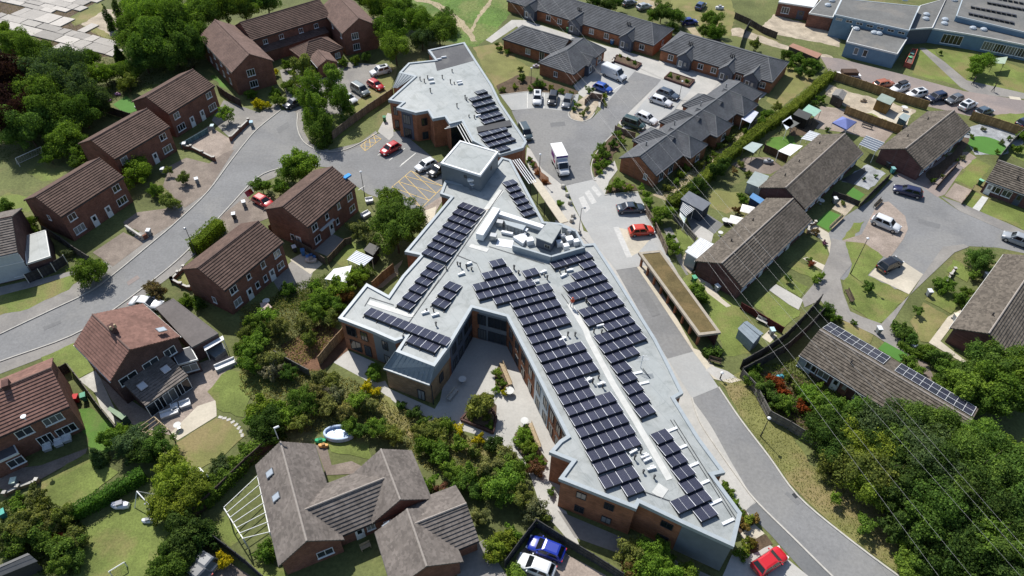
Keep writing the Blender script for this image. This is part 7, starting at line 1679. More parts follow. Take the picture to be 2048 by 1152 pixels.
PT('bright shrub behind the dark blue car','',1,[(21.52,95.73,.9,.7,GL),(21.95,93.52,1.1,.9,GL),(22.22,91.73,1.0,.9,GL)])
PT('broad bright bush behind the red car','',1,[(22.94,86.72,1.2,1.1,G1),(23.74,88.06,1.6,1.8,GL)])
PT('bush behind the green roofed shelter','',1,[(24.27,82.94,.9,1.0,G1),(24.49,80.27,1.2,1.3,G1)])
PT('garden shrub behind the long grey bungalow row','shrubs behind the long grey row',1,[(26.18,95.96,.7,.9,GO),(27.71,97.97,.6,.7,GL),(28.73,99.93,.7,.9,GY),(30.11,102.24,.6,.7,GL),(31.19,104.31,.7,.8,G1),(32.45,102.9,.8,.9,GO),(34.29,104.72,.8,.8,G1),(35.93,106.41,.6,.7,G1),(37.67,108.91,.8,.9,GO),(39.67,111.17,.9,1.0,GO),(42.93,113.86,.8,.9,G1)])
PT('low planting in the bark bed by the truck','',1,[(2.61,103.78,.5,.6,G2),(3.23,102.28,.5,.6,G1),(3.96,99.89,.4,.6,(.2,.08,.04)),(5.16,97.45,.4,.6,(.22,.09,.05))])
PT('small shrub on the pale forecourt','',0,[(7.51,91.18,.6,.8,G1)])
PT('bush overhanging the green shelter roof','',1,[(26.01,71.14,1.2,1.2,GL),(26.65,70.2,1.3,1.6,G1)])
PT('shrub on the gravel island','',1,[(11.16,120.98,.6,.6,G1),(11.9,122.26,.8,.8,G1),(13,119.31,.7,.7,GO),(13.95,121.09,.6,.6,GS)])
PT('small lime shrub beside the timber screen','',0,[(17.55,126.23,.6,.7,GY)])
PT('shrub in the bed above the parking bays','shrubs above the parking bays',1,[(-2.65,128,.5,.7,GO),(-0.36,129.25,.5,.7,GY),(0.75,136.77,.5,.6,GO),(1.36,132.39,.9,1.1,G2),(2.83,128.34,.6,.7,G1),(4.28,130.16,.9,1.2,G2),(5.45,129.99,.7,.8,GL),(6.89,129.08,.6,.8,GO),(9.17,127.74,.6,.7,G1),(11.17,127.16,.5,.6,GO)])
PT('low shrub along the grey hipped bungalow','',1,[(-4.38,147.45,.6,.6,G2),(-3.69,145.23,.7,.8,G1),(-2.1,144.17,.6,.7,G2)])
PT('round shrub below the blue hatchback','',0,[(14.67,128.36,.7,.9,G1)])
PT('shrub in the planter below the top bungalow row','',1,[(22.45,143.27,.6,.5,GO),(23.85,141.83,.7,.6,GO),(25.22,140.28,.7,.5,G1)])
PT('shrub in the planter below the right bungalow row','',1,[(32.1,134.97,.7,.6,G1),(33.47,134.13,.7,.5,GO),(35.02,132.7,.7,.6,G1)])
PT('tree behind the top bungalow row','trees behind the top bungalow row',1,[(18.03,167.5,2.2,2.2,G2),(21.34,166.03,2.2,2,G3),(23.54,167.43,2,1.7,G2),(31.61,160.67,2,1.8,G1),(33.56,161.26,2.8,2.6,G2),(35.09,154.81,2,1.8,G3),(36.23,159.07,2.8,2.6,G2),(42.36,153.41,1.8,1.7,G2),(44.33,156.44,2.8,2.6,G2),(44.77,151.51,2.4,2.2,G1)])
PT('hedge bush beyond the right grey bungalow row','bushes beyond the right grey row',1,[(58.35,144.13,1.3,1.4,G2),(58.32,140.19,1.0,1.1,G1),(60.24,142.05,1.4,1.5,G2),(59.62,137.35,1.2,1.3,G2),(61.87,140.2,1.4,1.5,G1),(61.3,135.77,1.1,1.2,G3),(63.53,139.39,1.2,1.3,G2)])
PT('olive sapling beside the gravel track','',0,[(52.64,148.24,1.8,1.4,GO)])
PT('tree standing on the school lawn','',1,[(96.31,137.64,2.2,1.7,G1),(98.16,139.69,2.8,2.4,GL)])
PT('garden bush beside the green box shed','',1,[(59.08,124.7,.8,.9,G2),(60.64,126.24,.9,1.0,G1)])
PT('dark little shrub at the school path','',0,[(93.91,148.12,.6,.5,G2)])
PT('bush against the tall hedge beside a white canopy','',1,[(46.59,116.73,1.2,1.2,G1),(48.18,119.01,1.4,1.3,G1),(51.07,122.62,1.2,1.2,GO),(59.04,115.84,.5,.5,G2)])
PT('bush beyond the gravel garden fence','',1,[(91.73,109.6,1.0,1.1,G2),(95.05,113.97,1.0,1.2,G1)])
PT('small plant in the gravel garden with the round lawn','gravel garden plants',1,[(85.73,116.03,.4,.4,G2),(85.89,114.56,.4,.5,G1),(84.47,110.23,.4,.5,G1),(89.24,117.15,.4,.5,GS),(88.18,109.29,.5,.5,G1),(90.58,112.66,.5,.6,GS),(92.65,114.18,.5,.6,G2)])
PT('low plant in a right row front garden','',1,[(48.02,85.55,.5,.7,(.12,.08,.05)),(48.62,82.93,.4,.5,(.2,.1,.2)),(54.82,93.22,.4,.5,GO),(60.79,100.22,.4,.4,G3),(63.1,101.14,.4,.4,G2)])
PT('bush round the yellowing back lawn','',1,[(36.37,90.45,.7,.7,(.12,.07,.04)),(37.9,93.85,.9,.8,G1),(38.19,92.88,1.0,.9,G1),(41.76,97.58,.8,.8,(.16,.04,.06))])
PT('shrub in the cluttered back garden','',1,[(38.42,101.68,.6,.6,(.2,.15,.08)),(40,103.32,.7,.8,GO),(40.76,100.92,.6,.7,GO)])
PT('potted plant beside the far bungalow drive','',1,[(72.62,100.09,.5,.5,G2),(75.03,101.56,.4,.4,GO),(79.69,106.5,.4,.4,G3),(81.02,107.3,.5,.6,GS)])
PT('low plant in the dry garden of the solar bungalow','',1,[(45.85,66.51,.5,.5,GO),(47.75,66.12,.4,.5,G2)])
PT('small shrub under the courtyard tree','',1,[(-4.71,48.99,.6,.6,GO),(-4.21,49.56,.7,.7,G1),(-2.79,49.03,.6,.7,GO),(-2.23,48.02,.6,.6,G1)])

# ---------------------------------------------------------------- clipped hedges
hedge([(65.77,136.24),(62.08,131.89),(58.39,127.15),(53.87,122.05),(49.03,117.18),(44.82,113.06),(40.58,108.18)], 1.7, 1.9, (.15, .19, .04), 'tall hedge, upper half, between the grey bungalows and the right gardens')
hedge([(45.48,113.67),(41.08,108.75),(36.78,104.08),(33.12,99.25),(29.72,95.08),(25.32,91.07)], 1.6, 1.9, (.14, .185, .04), 'tall hedge, lower half, behind the long grey bungalow row')
hedge([(-40.86,40.26),(-42.55,38.89),(-44.16,37.47),(-45.49,36.26),(-46.76,35.32)], 1.1, 1.8, (.07, .15, .03), 'neat green hedge dividing the two bottom left lawns')
hedge([(-29.18,44.42),(-30.62,41.38),(-32.31,38.49),(-33.43,37.09)], 1.4, 1.6, G1, 'leafy hedge along the dark garden fence')
hedge([(52.55,62.68),(53.53,61.19),(55.63,59.77)], .6, .8, G1, 'low hedge along the lower footpath of the green')
hedge([(67.1,108.15),(70.17,110.11)], .5, .7, G2, 'low hedge between the bungalow gables')
hedge([(17.71,122.64),(17.36,125.35)], .4, .5, GO, 'tiny hedge at the timber screen')
hedge([(25.69,59.77),(26.98,60.55),(27.98,59.84)], 1.0, 1.0, G2, 'scrubby hedge at the end of the green roofed shelter')
hedge([(24.51,41.01),(25.22,38.9),(25.81,37.21)], .5, .5, G1, 'thin hedge strip under the care home east wall')
hedge([(-47.96,77.85),(-47.11,79.84),(-46.45,81.87),(-45.66,83.62)], 2.0, 2.3, (.13, .19, .03), 'bright bulky conifer hedge beside the left road')


# ================================================================ FENCES AND WALLS
pm = MB()
for k in range(12): pm.box((.0417 + k / 12, .012 * (k % 2), .9), (.09, .02, 1.76))
for z in (.3, .95, 1.6): pm.box((.5, -.03, z), (1, .04, .08))
pm.box((.5, 0, 1.81), (1, .08, .04))
PANEL = pm.mesh('panel', 'boards'); POST = MB().box((0, 0, .95), (.11, .11, 1.95)).mesh('post', 'boards')
def fence(line, h, colour, label, post=None, bay=1.83):
    root = empty('fence', (*cen(line), 0), label, 'fence')
    for a, b in zip(line[:-1], line[1:]):
        L = dist(a, b); n = max(1, round(L / bay)); rz = math.atan2(b[1] - a[1], b[0] - a[0])
        for k in range(n + 1):
            p = lerp(a, b, k / n)
            if k < n: inst(PANEL, 'panel', root, Vector((*p, 0)) - root.location, rz, (L / n, 1, h / 1.82), colour)
            inst(POST, 'post', root, Vector((*p, 0)) - root.location, rz, (1, 1, h / 1.82), post or scl(colour, .8))
    return root
def garden_wall(line, h, mat, label, w=.22, cope='concrete'):
    root = empty('garden_wall', (*cen(line), 0), label, 'wall'); m = MB(); c = MB()
    for a, b in zip(line[:-1], line[1:]): m.bar(a, b, w, h, 0); c.bar(a, b, w + .08, .07, h)
    for p in line: m.box((*p, h / 2 + .12), (w + .14, w + .14, h + .24)); c.box((*p, h + .28), (w + .2, w + .2, .08))
    m.build('brickwork', mat, root); c.build('coping', cope, root)
TAN = (.3, .2, .09); DK = (.045, .045, .048); GRY = (.16, .15, .135); BUF = (.28, .19, .11); MAR = (.1, .025, .025)
for pts, h, c, lb in (
    ([(66.2,135.9),(71.48,131.96),(76.46,127.89),(81.46,124.52)], 1.8, TAN, 'tan board fence between the school road and the sandy garden'),
    ([(64.38,122.24),(68.18,119.01),(72.63,115.42)], 1.7, TAN, 'tan board fence dividing the two back gardens'),
    ([(88.46,121.08),(92.22,118.41),(96.05,115.32)], 1.8, TAN, 'tan board fence beyond the gravel garden'),
    ([(44.04,70.11),(40.27,66),(36.77,62.5),(33.46,60.03),(30.13,57.88)], 1.9, (.075, .07, .066), 'upper of the twin dark fences beside the solar bungalow'),
    ([(44.02,68.01),(40.35,64.15),(36.73,60.86),(33.33,58.69),(29.85,56.58)], 1.9, (.075, .07, .066), 'lower of the twin dark fences beside the solar bungalow'),
    ([(29.82,56.46),(30.98,54.2),(31.81,50.09),(33.89,48.6),(35.71,47.02),(37.15,45.48)], 1.7, GRY, 'grey weathered fence above the dry verge'),
    ([(-33.34,109.49),(-31.02,114.17),(-28.3,119.1),(-24.46,125.46)], 1.7, (.2, .16, .12), 'grey brown fence behind the birch bed'),
    ([(-24.76,56.91),(-23.75,59.36),(-22.5,61.9)], 1.9, BUF, 'buff board fence beside the south west wing'),
    ([(-20.01,70.78),(-18.86,72.88),(-17.54,74.74)], 1.8, BUF, 'buff board fence beside the west wing of the care home'),
    ([(-30.74,58.07),(-28.22,56.58),(-25.67,55.13)], 1.5, GRY, 'grey fence at the edge of the wild thicket'),
    ([(-34.11,35.16),(-31.99,38.34),(-29.82,41.99),(-27.38,45.39)], 1.9, (.07, .05, .045), 'long dark fence beside the brown bungalow'),
    ([(-33.82,34.76),(-31.17,33.21),(-28.93,31.85),(-26.57,30.38),(-24.38,28.81)], 1.8, DK, 'dark fence between the lawn and the brick drive'),
    ([(-69.68,70.91),(-68.31,72.14),(-67.03,73.39),(-66.04,75.12)], 1.7, DK, 'dark panel fence with pale posts below the white garage'),
    ([(-72.27,81.6),(-68.48,79.21),(-65.42,77.03),(-62.3,75.07)], 1.7, (.1, .09, .08), 'dark fence behind the white garage'),
    ([(-59.78,105.72),(-58.25,108.08),(-56.63,110.75)], 1.0, (.1, .17, .19), 'teal painted fence in front of the far terrace'),
    ([(-79.55,117.6),(-75.47,115.7),(-71.84,114.08)], 1.8, (.05, .04, .035), 'dark fence behind the bright lawn with toys'),
    ([(-59.13,125.16),(-56.34,122.51),(-53.07,119.96)], 1.7, (.06, .045, .04), 'dark fence between the far terrace and the brown block'),
    ([(13.58,123.43),(15.02,125.95),(17.13,125.49),(16.64,122.74)], 1.3, (.24, .17, .13), 'timber screen round the bins on the gravel island'),
    ([(18.71,114.35),(20.46,112.95),(22.23,112.05)], 1.2, (.24, .18, .14), 'low timber fence beside the green vehicle'),
    ([(21.47,90.15),(22.26,87.08),(22.94,83.6),(23.55,79.94)], 1.5, (.2, .16, .12), 'timber fence behind the red car bay'),
    ([(-0.11,30.87),(1.44,33.13),(3.13,35.41)], 1.8, DK, 'dark fence left of the walled drive'),
    ([(3.13,35.41),(6.02,33.54),(8.95,31.74),(11.92,29.78)], 1.8, (.06, .06, .058), 'dark fence between the walled drive and the care home'),
    ([(57.16,92.28),(60.81,96.28),(65.31,100.93)], 1.1, (.06, .05, .05), 'low dark fence round the slate garden'),
    ([(53.8,95.65),(55.62,94.53),(57.41,93.05)], 1.0, (.07, .06, .055), 'low dark fence between two front gardens'),
    ([(72.39,98.09),(75.34,101.28),(78.76,104.83)], 1.0, (.11, .07, .05), 'low brown fence along the pinkish drive'),
    ([(86.99,106.81),(91.87,112.04),(97.21,117.09)], 1.5, GRY, 'grey fence at the right of the gravel garden'),
    ([(25.54,92.36),(27.75,94.37),(29.77,96.42)], 1.7, DK, 'dark fence at the foot of the tall hedge'),
    ([(32.48,68.79),(34.01,67.45),(35.64,65.87),(37.24,64.32)], 1.2, MAR, 'maroon fence at the end of the near front lawns'),
    ([(-57.6,53.95),(-56.96,54.54),(-56.41,55.13)], 1.7, (.05, .045, .04), 'short dark fence between the two left houses'),
    ([(-56.23,55.14),(-53.3,52.48),(-50.22,49.52),(-46.32,46.01)], 1.6, (.17, .15, .13), 'grey fence along the white concrete drive'),
    ([(25.71,88.63),(27.18,86.17),(28.49,83.09)], 1.2, (.2, .18, .16), 'low fence behind the white conservatory'),
    ([(51.76,164.61),(54.43,161.24),(56.52,157.21),(59.13,154.42)], 1.5, (.09, .075, .06), 'dark fence at the corner of the school yard'),
    ([(75.04,94.03),(76.9,96.04),(78.82,98.31)], .8, (.15, .11, .08), 'low fence at the square front lawn'),
    ([(49.93,149.76),(51.68,154.79),(54.18,160.09)], 1.6, (.07, .07, .065), 'dark mesh like fence at the school boundary'),
    ([(45.23,108.55),(46.73,107.23),(48.56,105.29)], 1.5, (.1, .06, .04), 'brown fence beside the white awning'),
    ([(38.29,59.55),(38.89,57.64),(39.79,55.91)], .7, (.12, .09, .07), 'low border fence under the solar bungalow windows'),
    ([(-36.99,84.99),(-37.92,82.87)], 1.6, (.12, .07, .05), 'short brown fence between the two brick houses'),
    ([(-33.61,80.31),(-30.48,78.12),(-27.88,75.97)], 1.5, (.12, .09, .07), 'brown fence between the brick house gardens'),
    ([(-27.51,76.3),(-25.72,80.56),(-24.9,80.92)], 1.3, (.14, .1, .07), 'brown fence beside the black shed lawn'),
): fence(pts, h, c, lb, (.5, .5, .48) if 'pale posts' in lb else None)
for pts, h, m, lb in (
    ([(-51.68,108.33),(-50.89,111.45),(-50.1,114.32)], .8, 'brick_red', 'low red brick wall at the grey driveway'),
    ([(-59.19,105.52),(-57.85,105.34),(-55.24,103.64),(-52.68,101.98)], .7, 'brick_red', 'low brick wall beside the pinkish drive'),
    ([(-49.32,71.82),(-48.86,73.18),(-48.45,74.41)], .6, 'brick_brown', 'low brick wall at the garden gable'),
    ([(-49.32,71.82),(-47.62,70.84),(-46.15,70.15)], .6, 'brick_brown', 'low brick wall under the garden gable'),
    ([(46.86,85.75),(47.55,87.36),(48.64,87.93)], .5, 'brick_buff', 'curved low wall at the cream path'),
    ([(64.09,74.66),(65.4,76.22),(66.59,77.5)], .5, 'brick_buff', 'low wall by the small lawn'),
    ([(20.48,140.48),(21.05,142.44)], .5, 'brick_dark', 'short planter end wall below the top row'),
    ([(-55.5,37.8),(-54.48,38.61),(-52.82,39.45)], .5, 'brick_buff', 'low rubble wall at the patio edge'),
): garden_wall(pts, h, m, lb)
bal = empty('balustrade', (*(-59.08,82.53), 0), 'pale pierced block balustrade between two driveways', 'wall')
for k in range(6): MB().box((*lerp((-60.46,83.18), (-57.04,80.73), k / 5), .45), (.3, .3, .7), .6).build('block', 'concrete', bal)
MB().bar((-60.46,83.18), (-57.04,80.73), .3, .1, .82).build('coping', 'concrete', bal); MB().bar((-57.04,80.73), (-56.53,81.42), .3, .8, 0).build('pier_wall', 'brick_red', bal)
# raised planters below the bungalow rows
for pts, lb in (([(20.59,141.77),(25.39,138.16),(26.72,140.43),(21.83,144.11)], 'brick planter below the top bungalow row'), ([(30.8,134.41),(35.33,131.05),(36.96,133.77),(32.36,136.91)], 'brick planter below the right bungalow row'), ([(-5.88,48.86),(-1.92,47.1),(-1.56,49.26),(-3.25,52.82)], 'dark edged planter under the courtyard tree')):
    o = empty('planter', (*cen(pts), 0), lb, 'planter'); r_ = offset(pts, .25); p = ccw(pts); m = MB()
    for i in range(4): m.bar(p[i], p[(i + 1) % 4], .22, .5, 0)
    m.build('planter_wall', 'brick_dark', o); MB().prism(r_, 0, .45).build('soil', 'soil', o)

# ================================================================ SHEDS, CANOPIES, CONSERVATORIES
def shed(q, z, wall, roof, label, pitch=0.0, cat='shed', name='shed', wm='boards'):
    """small building: q = roof corners on plan at height z; pitch = ridge rise across the short way"""
    o = empty(name, (*cen(q), 0), label, cat); p = ccw(q)
    MB().prism(offset(p, .12), 0, z - .03, False).build('wall', wm, o, colour=wall)
    if pitch:
        a, b, c, d = (p if dist(p[0], p[1]) >= dist(p[1], p[2]) else p[1:] + p[:1]); m1, m2 = lerp(a, d, .5), lerp(b, c, .5); r = MB()
        for s in ((a, b, m2, m1), (c, d, m1, m2)): slope(r, [(*s[0], z), (*s[1], z), (*s[2], z + pitch), (*s[3], z + pitch)], .45, .02, .06)
        r.poly([(*offset(p, .12)[0], z - .05)] * 3) if 0 else None
        r.add([(*a, z - .05), (*d, z - .05), (*m1, z + pitch - .08)], [(0, 1, 2)]); r.add([(*b, z - .05), (*c, z - .05), (*m2, z + pitch - .08)], [(0, 1, 2)])
        r.build('roof', 'coloured', o, colour=roof)
    else:
        MB().prism(p, z - .03, z + .05).build('roof', 'coloured', o, colour=roof)
    w = offset(p, .12); i = min(range(4), key=lambda k: (w[k][1] + w[(k + 1) % 4][1]))
    door(o, w[i], w[(i + 1) % 4], .5, .85, min(1.85, z - .2), 'boards', False, colour=scl(wall, .7))
    return o
for q, z, w, r, lb, pt in (
    ([(62.49,126.05),(64.08,128.25),(65.78,126.74),(64.08,123.92)], 2.0, (.09, .07, .06), (.19, .18, .17), 'grey roofed apex shed in the sandy garden', .4),
    ([(70.52,124.11),(72.52,126.55),(74.47,124.54),(72.57,122.04)], 2.2, (.22, .14, .05), (.24, .29, .25), 'tan shed with a pale green roof', 0),
    ([(52.64,118.03),(54.32,120.16),(56.35,118.17),(54.81,116.09)], 2.1, (.03, .025, .02), (.06, .06, .058), 'black shed between the green box and the grey canopy', 0),
    ([(38.94,96.12),(41.15,99.47),(43.27,98.1),(41.1,94.61)], 2.0, (.42, .45, .47), (.27, .31, .3), 'pale shed behind the middle right bungalow', 0),
    ([(27.02,90.83),(28.75,93.11),(31.81,89.96),(30.04,87.84)], 2.3, (.07, .08, .1), (.13, .14, .16), 'large dark grey shed behind the yellowing lawn', 0),
    ([(38.55,92.16),(39.42,93.36),(40.91,91.55),(39.98,90.29)], 2.0, (.03, .05, .12), (.09, .22, .42), 'blue roofed shed behind the middle right bungalow', 0),
    ([(30.51,63.28),(32.08,64.7),(33.79,62.47),(32.03,60.66)], 1.9, (.26, .32, .37), (.2, .24, .27), 'grey blue apex shed beside the maroon fence', .5),
    ([(-22.18,77.22),(-21.52,78.85),(-19.94,77.93),(-20.54,76.01)], 2.1, (.03, .03, .03), (.09, .085, .08), 'black shed below the tall trees', 0),
    ([(72.85,118.3),(74.42,119.9),(75.41,118.91),(73.78,116.81)], 1.8, (.1, .16, .19), (.25, .3, .3), 'pale topped play house in the cream paved strip', 0),
    ([(-51.03,28.92),(-48.52,30.44),(-47.11,29.66),(-50.02,28.08)], 2.1, (.05, .05, .05), (.12, .12, .12), 'dark garden shed at the bottom left corner', .5),
    ([(59.21,146.14),(60.53,147.56),(65.54,142.77),(63.87,140.76)], 2.2, (.1, .08, .06), (.3, .16, .11), 'long low shelter with an orange pink roof by the gravel track', 0),
    ([(-48.27,48.37),(-48.1,48.79),(-45.61,47.51),(-45.87,46.9)], 1.6, (.06, .1, .07), (.2, .27, .17), 'green topped log store beside the grey fence', 0),
    ([(41.55,148.13),(43.06,146.14),(45.74,143.25),(44.28,147.56)], 2.4, (.07, .07, .07), (.1, .1, .11), 'small grey outbuilding behind the right bungalow row', .6),
): shed(q, z, w, r, lb, pt)
def canopy(q, z, roof, label, slats=0, posts='white_paint', name='canopy', mat='coloured', thick=.05):
    """open-sided roof on four posts; slats>0 makes it a ribbed roof"""
    o = empty(name, (*cen(q), 0), label, 'canopy'); p = ccw(q)
    MB().prism(p, z - thick, z).build('roof', mat, o, colour=roof)
    if sum(roof) < 1.3 and not slats: posts = 'dark_metal'
    for a in offset(p, .1): MB().box((*a, (z - thick) / 2), (.07, .07, z - thick)).build('post', posts, o)
    for k in range(slats + 1 if slats else 0):
        m = MB(); a, b = lerp(p[0], p[1], k / slats), lerp(p[3], p[2], k / slats); m.bar(a, b, .09, .07, z); m.build('rib', posts, o)
    return o
for q, z, r, lb, sl, m in (
    ([(61.53,107.69),(63.8,110.55),(66.33,108.32),(63.84,105.52)], 2.5, (.12, .14, .17), 'glass veranda with white ribs between the bungalow gables', 5, 'coloured_gloss'),
    ([(51.56,109.15),(53.87,111.84),(55.56,110.71),(53.51,108.3)], 2.5, (.5, .52, .53), 'white ribbed conservatory roof behind the middle bungalow', 5, 'coloured_gloss'),
    ([(46.52,105.4),(49.31,107.76),(51.45,107.16),(48.28,103.92)], 2.3, (.72, .72, .7), 'white fabric awning behind the middle bungalow', 0, 'cloth'),
    ([(40.46,106.07),(42.58,108.11),(44.33,107.35),(42.02,104.57)], 2.3, (.34, .4, .38), 'pale grey garden canopy beside the tall hedge', 0, 'coloured'),
    ([(49.59,114.73),(51.54,116.55),(52.96,114.86),(51.01,113.07)], 2.2, (.12, .12, .11), 'dark flat canopy over a hot tub', 0, 'coloured'),
    ([(54.94,119.83),(56.83,122.12),(58.7,119.98),(56.62,117.59)], 2.0, (.25, .42, .33), 'pale green roofed garden box', 0, 'coloured'),
    ([(26.63,88.5),(27.48,90.68),(28.9,88.58),(27.38,86.95)], 2.0, (.1, .11, .12), 'dark corrugated lean to beside the large grey shed', 6, 'coloured'),
    ([(-26.58,70.63),(-25.67,72.73),(-23.24,73.55),(-23.32,70.01)], 2.4, (.75, .75, .74), 'white garden marquee behind the brick houses', 0, 'cloth'),
    ([(-24.16,74.86),(-23.19,76.76),(-20.46,75.28),(-21.57,73.41)], 2.3, (.16, .22, .33), 'blue polycarbonate pergola roof beside the black shed', 7, 'coloured_gloss'),
    ([(-39.65,57.93),(-37.75,59.87),(-37.37,59.21),(-39.24,57.22)], 2.2, (.72, .72, .72), 'white pergola top over the hot tub', 0, 'coloured'),
    ([(42.14,120.56),(43.29,122.73),(44.32,121.7),(42.91,119.02)], 2.2, (.55, .58, .62), 'pale canopy behind the long grey bungalow row', 0, 'coloured'),
    ([(26.49,87.67),(26.83,88.74),(27.54,87.45),(26.91,85.61)], 1.6, (.03, .22, .18), 'teal tarpaulin roof beside the dark lean to', 5, 'coloured'),
    ([(49.87,115.33),(52.03,117.43),(51.83,114.67),(49.9,112.4)], 2.2, (.5, .53, .6), 'small pale canopy in the upper right gardens', 0, 'coloured'),
    ([(42.31,115.78),(44.67,119.7),(46.1,118.21),(43.73,114.34)], 2.3, (.5, .52, .6), 'lilac white canopy behind the long grey row', 0, 'cloth'),
    ([(101.65,142.3),(105.74,143.45),(103.53,140.14),(101.2,140.36)], 2.2, (.33, .4, .3), 'pale green canopy beside the school classrooms', 0, 'coloured'),
    ([(-35.13,67.11),(-34.17,67.28),(-33.23,66.34),(-34.53,65.62)], .9, (.4, .3, .27), 'pinkish table top behind the brick house', 0, 'coloured'),
): canopy(q, z, r, lb, sl, mat=m)
# white conservatory of the middle right bungalow
q = [(25.63,77.73),(28.45,81.05),(30.2,79.63),(27.08,76.29)]
o = empty('conservatory', (*cen(q), 0), 'white roofed conservatory against the middle right bungalow', 'conservatory')
MB().prism(offset(q, .15), 0, 2.5, False).build('glazing', 'pale_glass', o); MB().prism(q, 2.5, 2.65).build('roof', 'white_paint', o)
for k in range(9): MB().bar(lerp(q[0], q[3], k / 8), lerp(q[1], q[2], k / 8), .06, .06, 2.65).build('rib', 'white_metal', o)
# blue gazebo
q = [(59.34,115.52),(61.94,117.78),(64.05,115.95),(61.26,113.14)]
o = empty('gazebo', (*cen(q), 0), 'blue pop up gazebo in the pink paved garden', 'gazebo'); p = ccw(q); c = cen(p); m = MB()
for i in range(4):
    m.add([(*p[i], 2.1), (*p[(i + 1) % 4], 2.1), (*c, 3.0)], [(0, 1, 2)]); m.add([(*p[i], 2.1), (*p[(i + 1) % 4], 2.1), (*p[(i + 1) % 4], 1.85), (*p[i], 1.85)], [(0, 1, 2, 3)])
m.build('roof_cloth', 'cloth', o, colour=(.16, .19, .4))
for a in p: MB().box((*a, 1.0), (.06, .06, 2.0)).build('post', 'white_metal', o)
# parasols / white cloth covers
for q, lb in (((37.51,88.88), 'white square parasol nearest the blue roofed shed'), ((35.07,86.05), 'white square parasol nearest the slab patio')):
    o = empty('parasol', (*q, 0), lb, 'parasol'); m = MB(); k = 1.45
    cs = [(q[0] + k * math.cos(.4 + i * 1.5708), q[1] + k * math.sin(.4 + i * 1.5708)) for i in range(4)]
    for i in range(4): m.add([(*cs[i], 2.1), (*cs[(i + 1) % 4], 2.1), (*q, 2.5)], [(0, 1, 2)])
    m.build('cloth_top', 'cloth', o, colour=(.75, .72, .68)); MB().tube((*q, 0), (*q, 2.45), .04).build('pole', 'white_metal', o); MB().box((*q, .06), (.6, .6, .12)).build('base', 'concrete', o)
# pergolas
def pergola(q, z, n, label, mat='white_paint', cross=True):
    o = empty('pergola', (*cen(q), 0), label, 'pergola')
    for a in q: MB().box((*a, z / 2), (.12, .12, z)).build('post', mat, o)
    for i, j in ((0, 1), (3, 2)): MB().bar(q[i], q[j], .1, .14, z).build('beam', mat, o)
    for k in range(n + 1): MB().bar(lerp(q[0], q[1], k / n), lerp(q[3], q[2], k / n), .05, .1, z + .14).build('rafter', mat, o)
pergola([(-30.13,35.64),(-27.12,32.29),(-24.58,33.04),(-27.58,39.43)], 2.3, 6, 'white lean to pergola frame beside the brown bungalow', 'fascia_white')
pergola([(-43.16,45.24),(-40.06,44.05),(-39.5,45.23),(-41.81,46.96)], 2.2, 5, 'raw timber pergola at the corner of the patio', 'timber_raw')
pergola([(-34.93,39.87),(-33.88,39.1),(-33.24,39.56),(-34.42,40.51)], 2.0, 3, 'small white garden arch on the dry lawn')
st = empty('stepping_stones', (*(-33.11,47.56), 0), 'curved row of pale stepping stones beside the dry lawn', 'stepping stones')
for i, q in enumerate([(-35.18,48.64),(-34.65,48.51),(-34.07,48.32),(-33.49,48),(-32.95,47.6),(-32.51,47.17),(-32.13,46.67),(-31.81,46.14)]): MB().box((*q, .05), (.5, .34, .08), i * .3 - .2).build('stone', 'concrete', st)
# ================================================================ STREET FURNITURE
def lamp_post(p, h, label, arm=.0, az=0.0):
    o = empty('street_lamp', (*p, 0), label, 'street lamp')
    MB().tube((*p, 0), (*p, .9), .09, .08).tube((*p, .9), (*p, h), .055, .04).build('column', 'dark_metal', o)
    e = (p[0] + arm * math.cos(az), p[1] + arm * math.sin(az))
    if arm: MB().tube((*p, h), (*e, h + .12), .035).build('bracket', 'dark_metal', o)
    MB().lathe((*e, h), [(.08, -.1), (.2, 0), (.22, .1), (.08, .22)], 10).build('lantern', 'white_metal' if not arm else 'steel', o)
for p, h, lb, arm, az in (((30.37,47.54), 3.8, 'black lamp post on the dry verge by the curving road', 0, 0), ((10.38,84.5), 5.0, 'lamp post at the edge of the pale forecourt', .5, .2), ((-24.79,92.72), 5.0, 'lamp post between the brick house and the hatched bay', .0, 0),
    ((50.68,76.46), 7.0, 'white lamp post leaning over the central green', .0, 0), ((-47.79,77.64), 5.0, 'slim lamp post beside the bright conifer hedge', .3, 2.5), ((4.26,98.71), 5.0, 'lamp post in the bark bed by the truck', 0, 0), ((3.01,131.16), 3.6, 'lamp post in the bed above the parking bays', 0, 0), ((32.69,126.67), 3.8, 'lamp post beside the slate blue estate', 0, 0), ((-58.83,162.4), 4.0, 'lamp post behind the large brown block', 0, 0), ((75.12,153.72), 3.5, 'lamp post at the corner of the blue school block', 0, 0), ([(29.17,54.27),(27.16,56.16)][1], 1.2, 'short black post on the verge by the black fence', 0, 0)):
    lamp_post(p, h, lb, arm, az)
bol = MB().lathe((0, 0, 0), [(.32, 0), (.34, .1), (.36, .45), (.3, .62), (.15, .7)], 12).mesh('body', 'concrete'); bolc = MB().lathe((0, 0, .02), [(.39, 0), (.39, .06)], 12).mesh('base_ring', 'dark_metal')
for i, q in enumerate([(8.32,96.28),(8.96,94.04),(9.3,91.89),(9.66,88.54),(9.38,87.3),(10.38,84.4)]):
    o = empty('bollard', (*q, .02), 'round stone bollard on the forecourt, ' + ['farthest, nearest the truck', 'second from the truck', 'third from the truck', 'right one of the close pair', 'left one of the close pair', 'at the foot of the lamp post'][i], 'bollard', 'stone bollards on the forecourt')
    inst(bol, 'body', o); inst(bolc, 'base_ring', o)
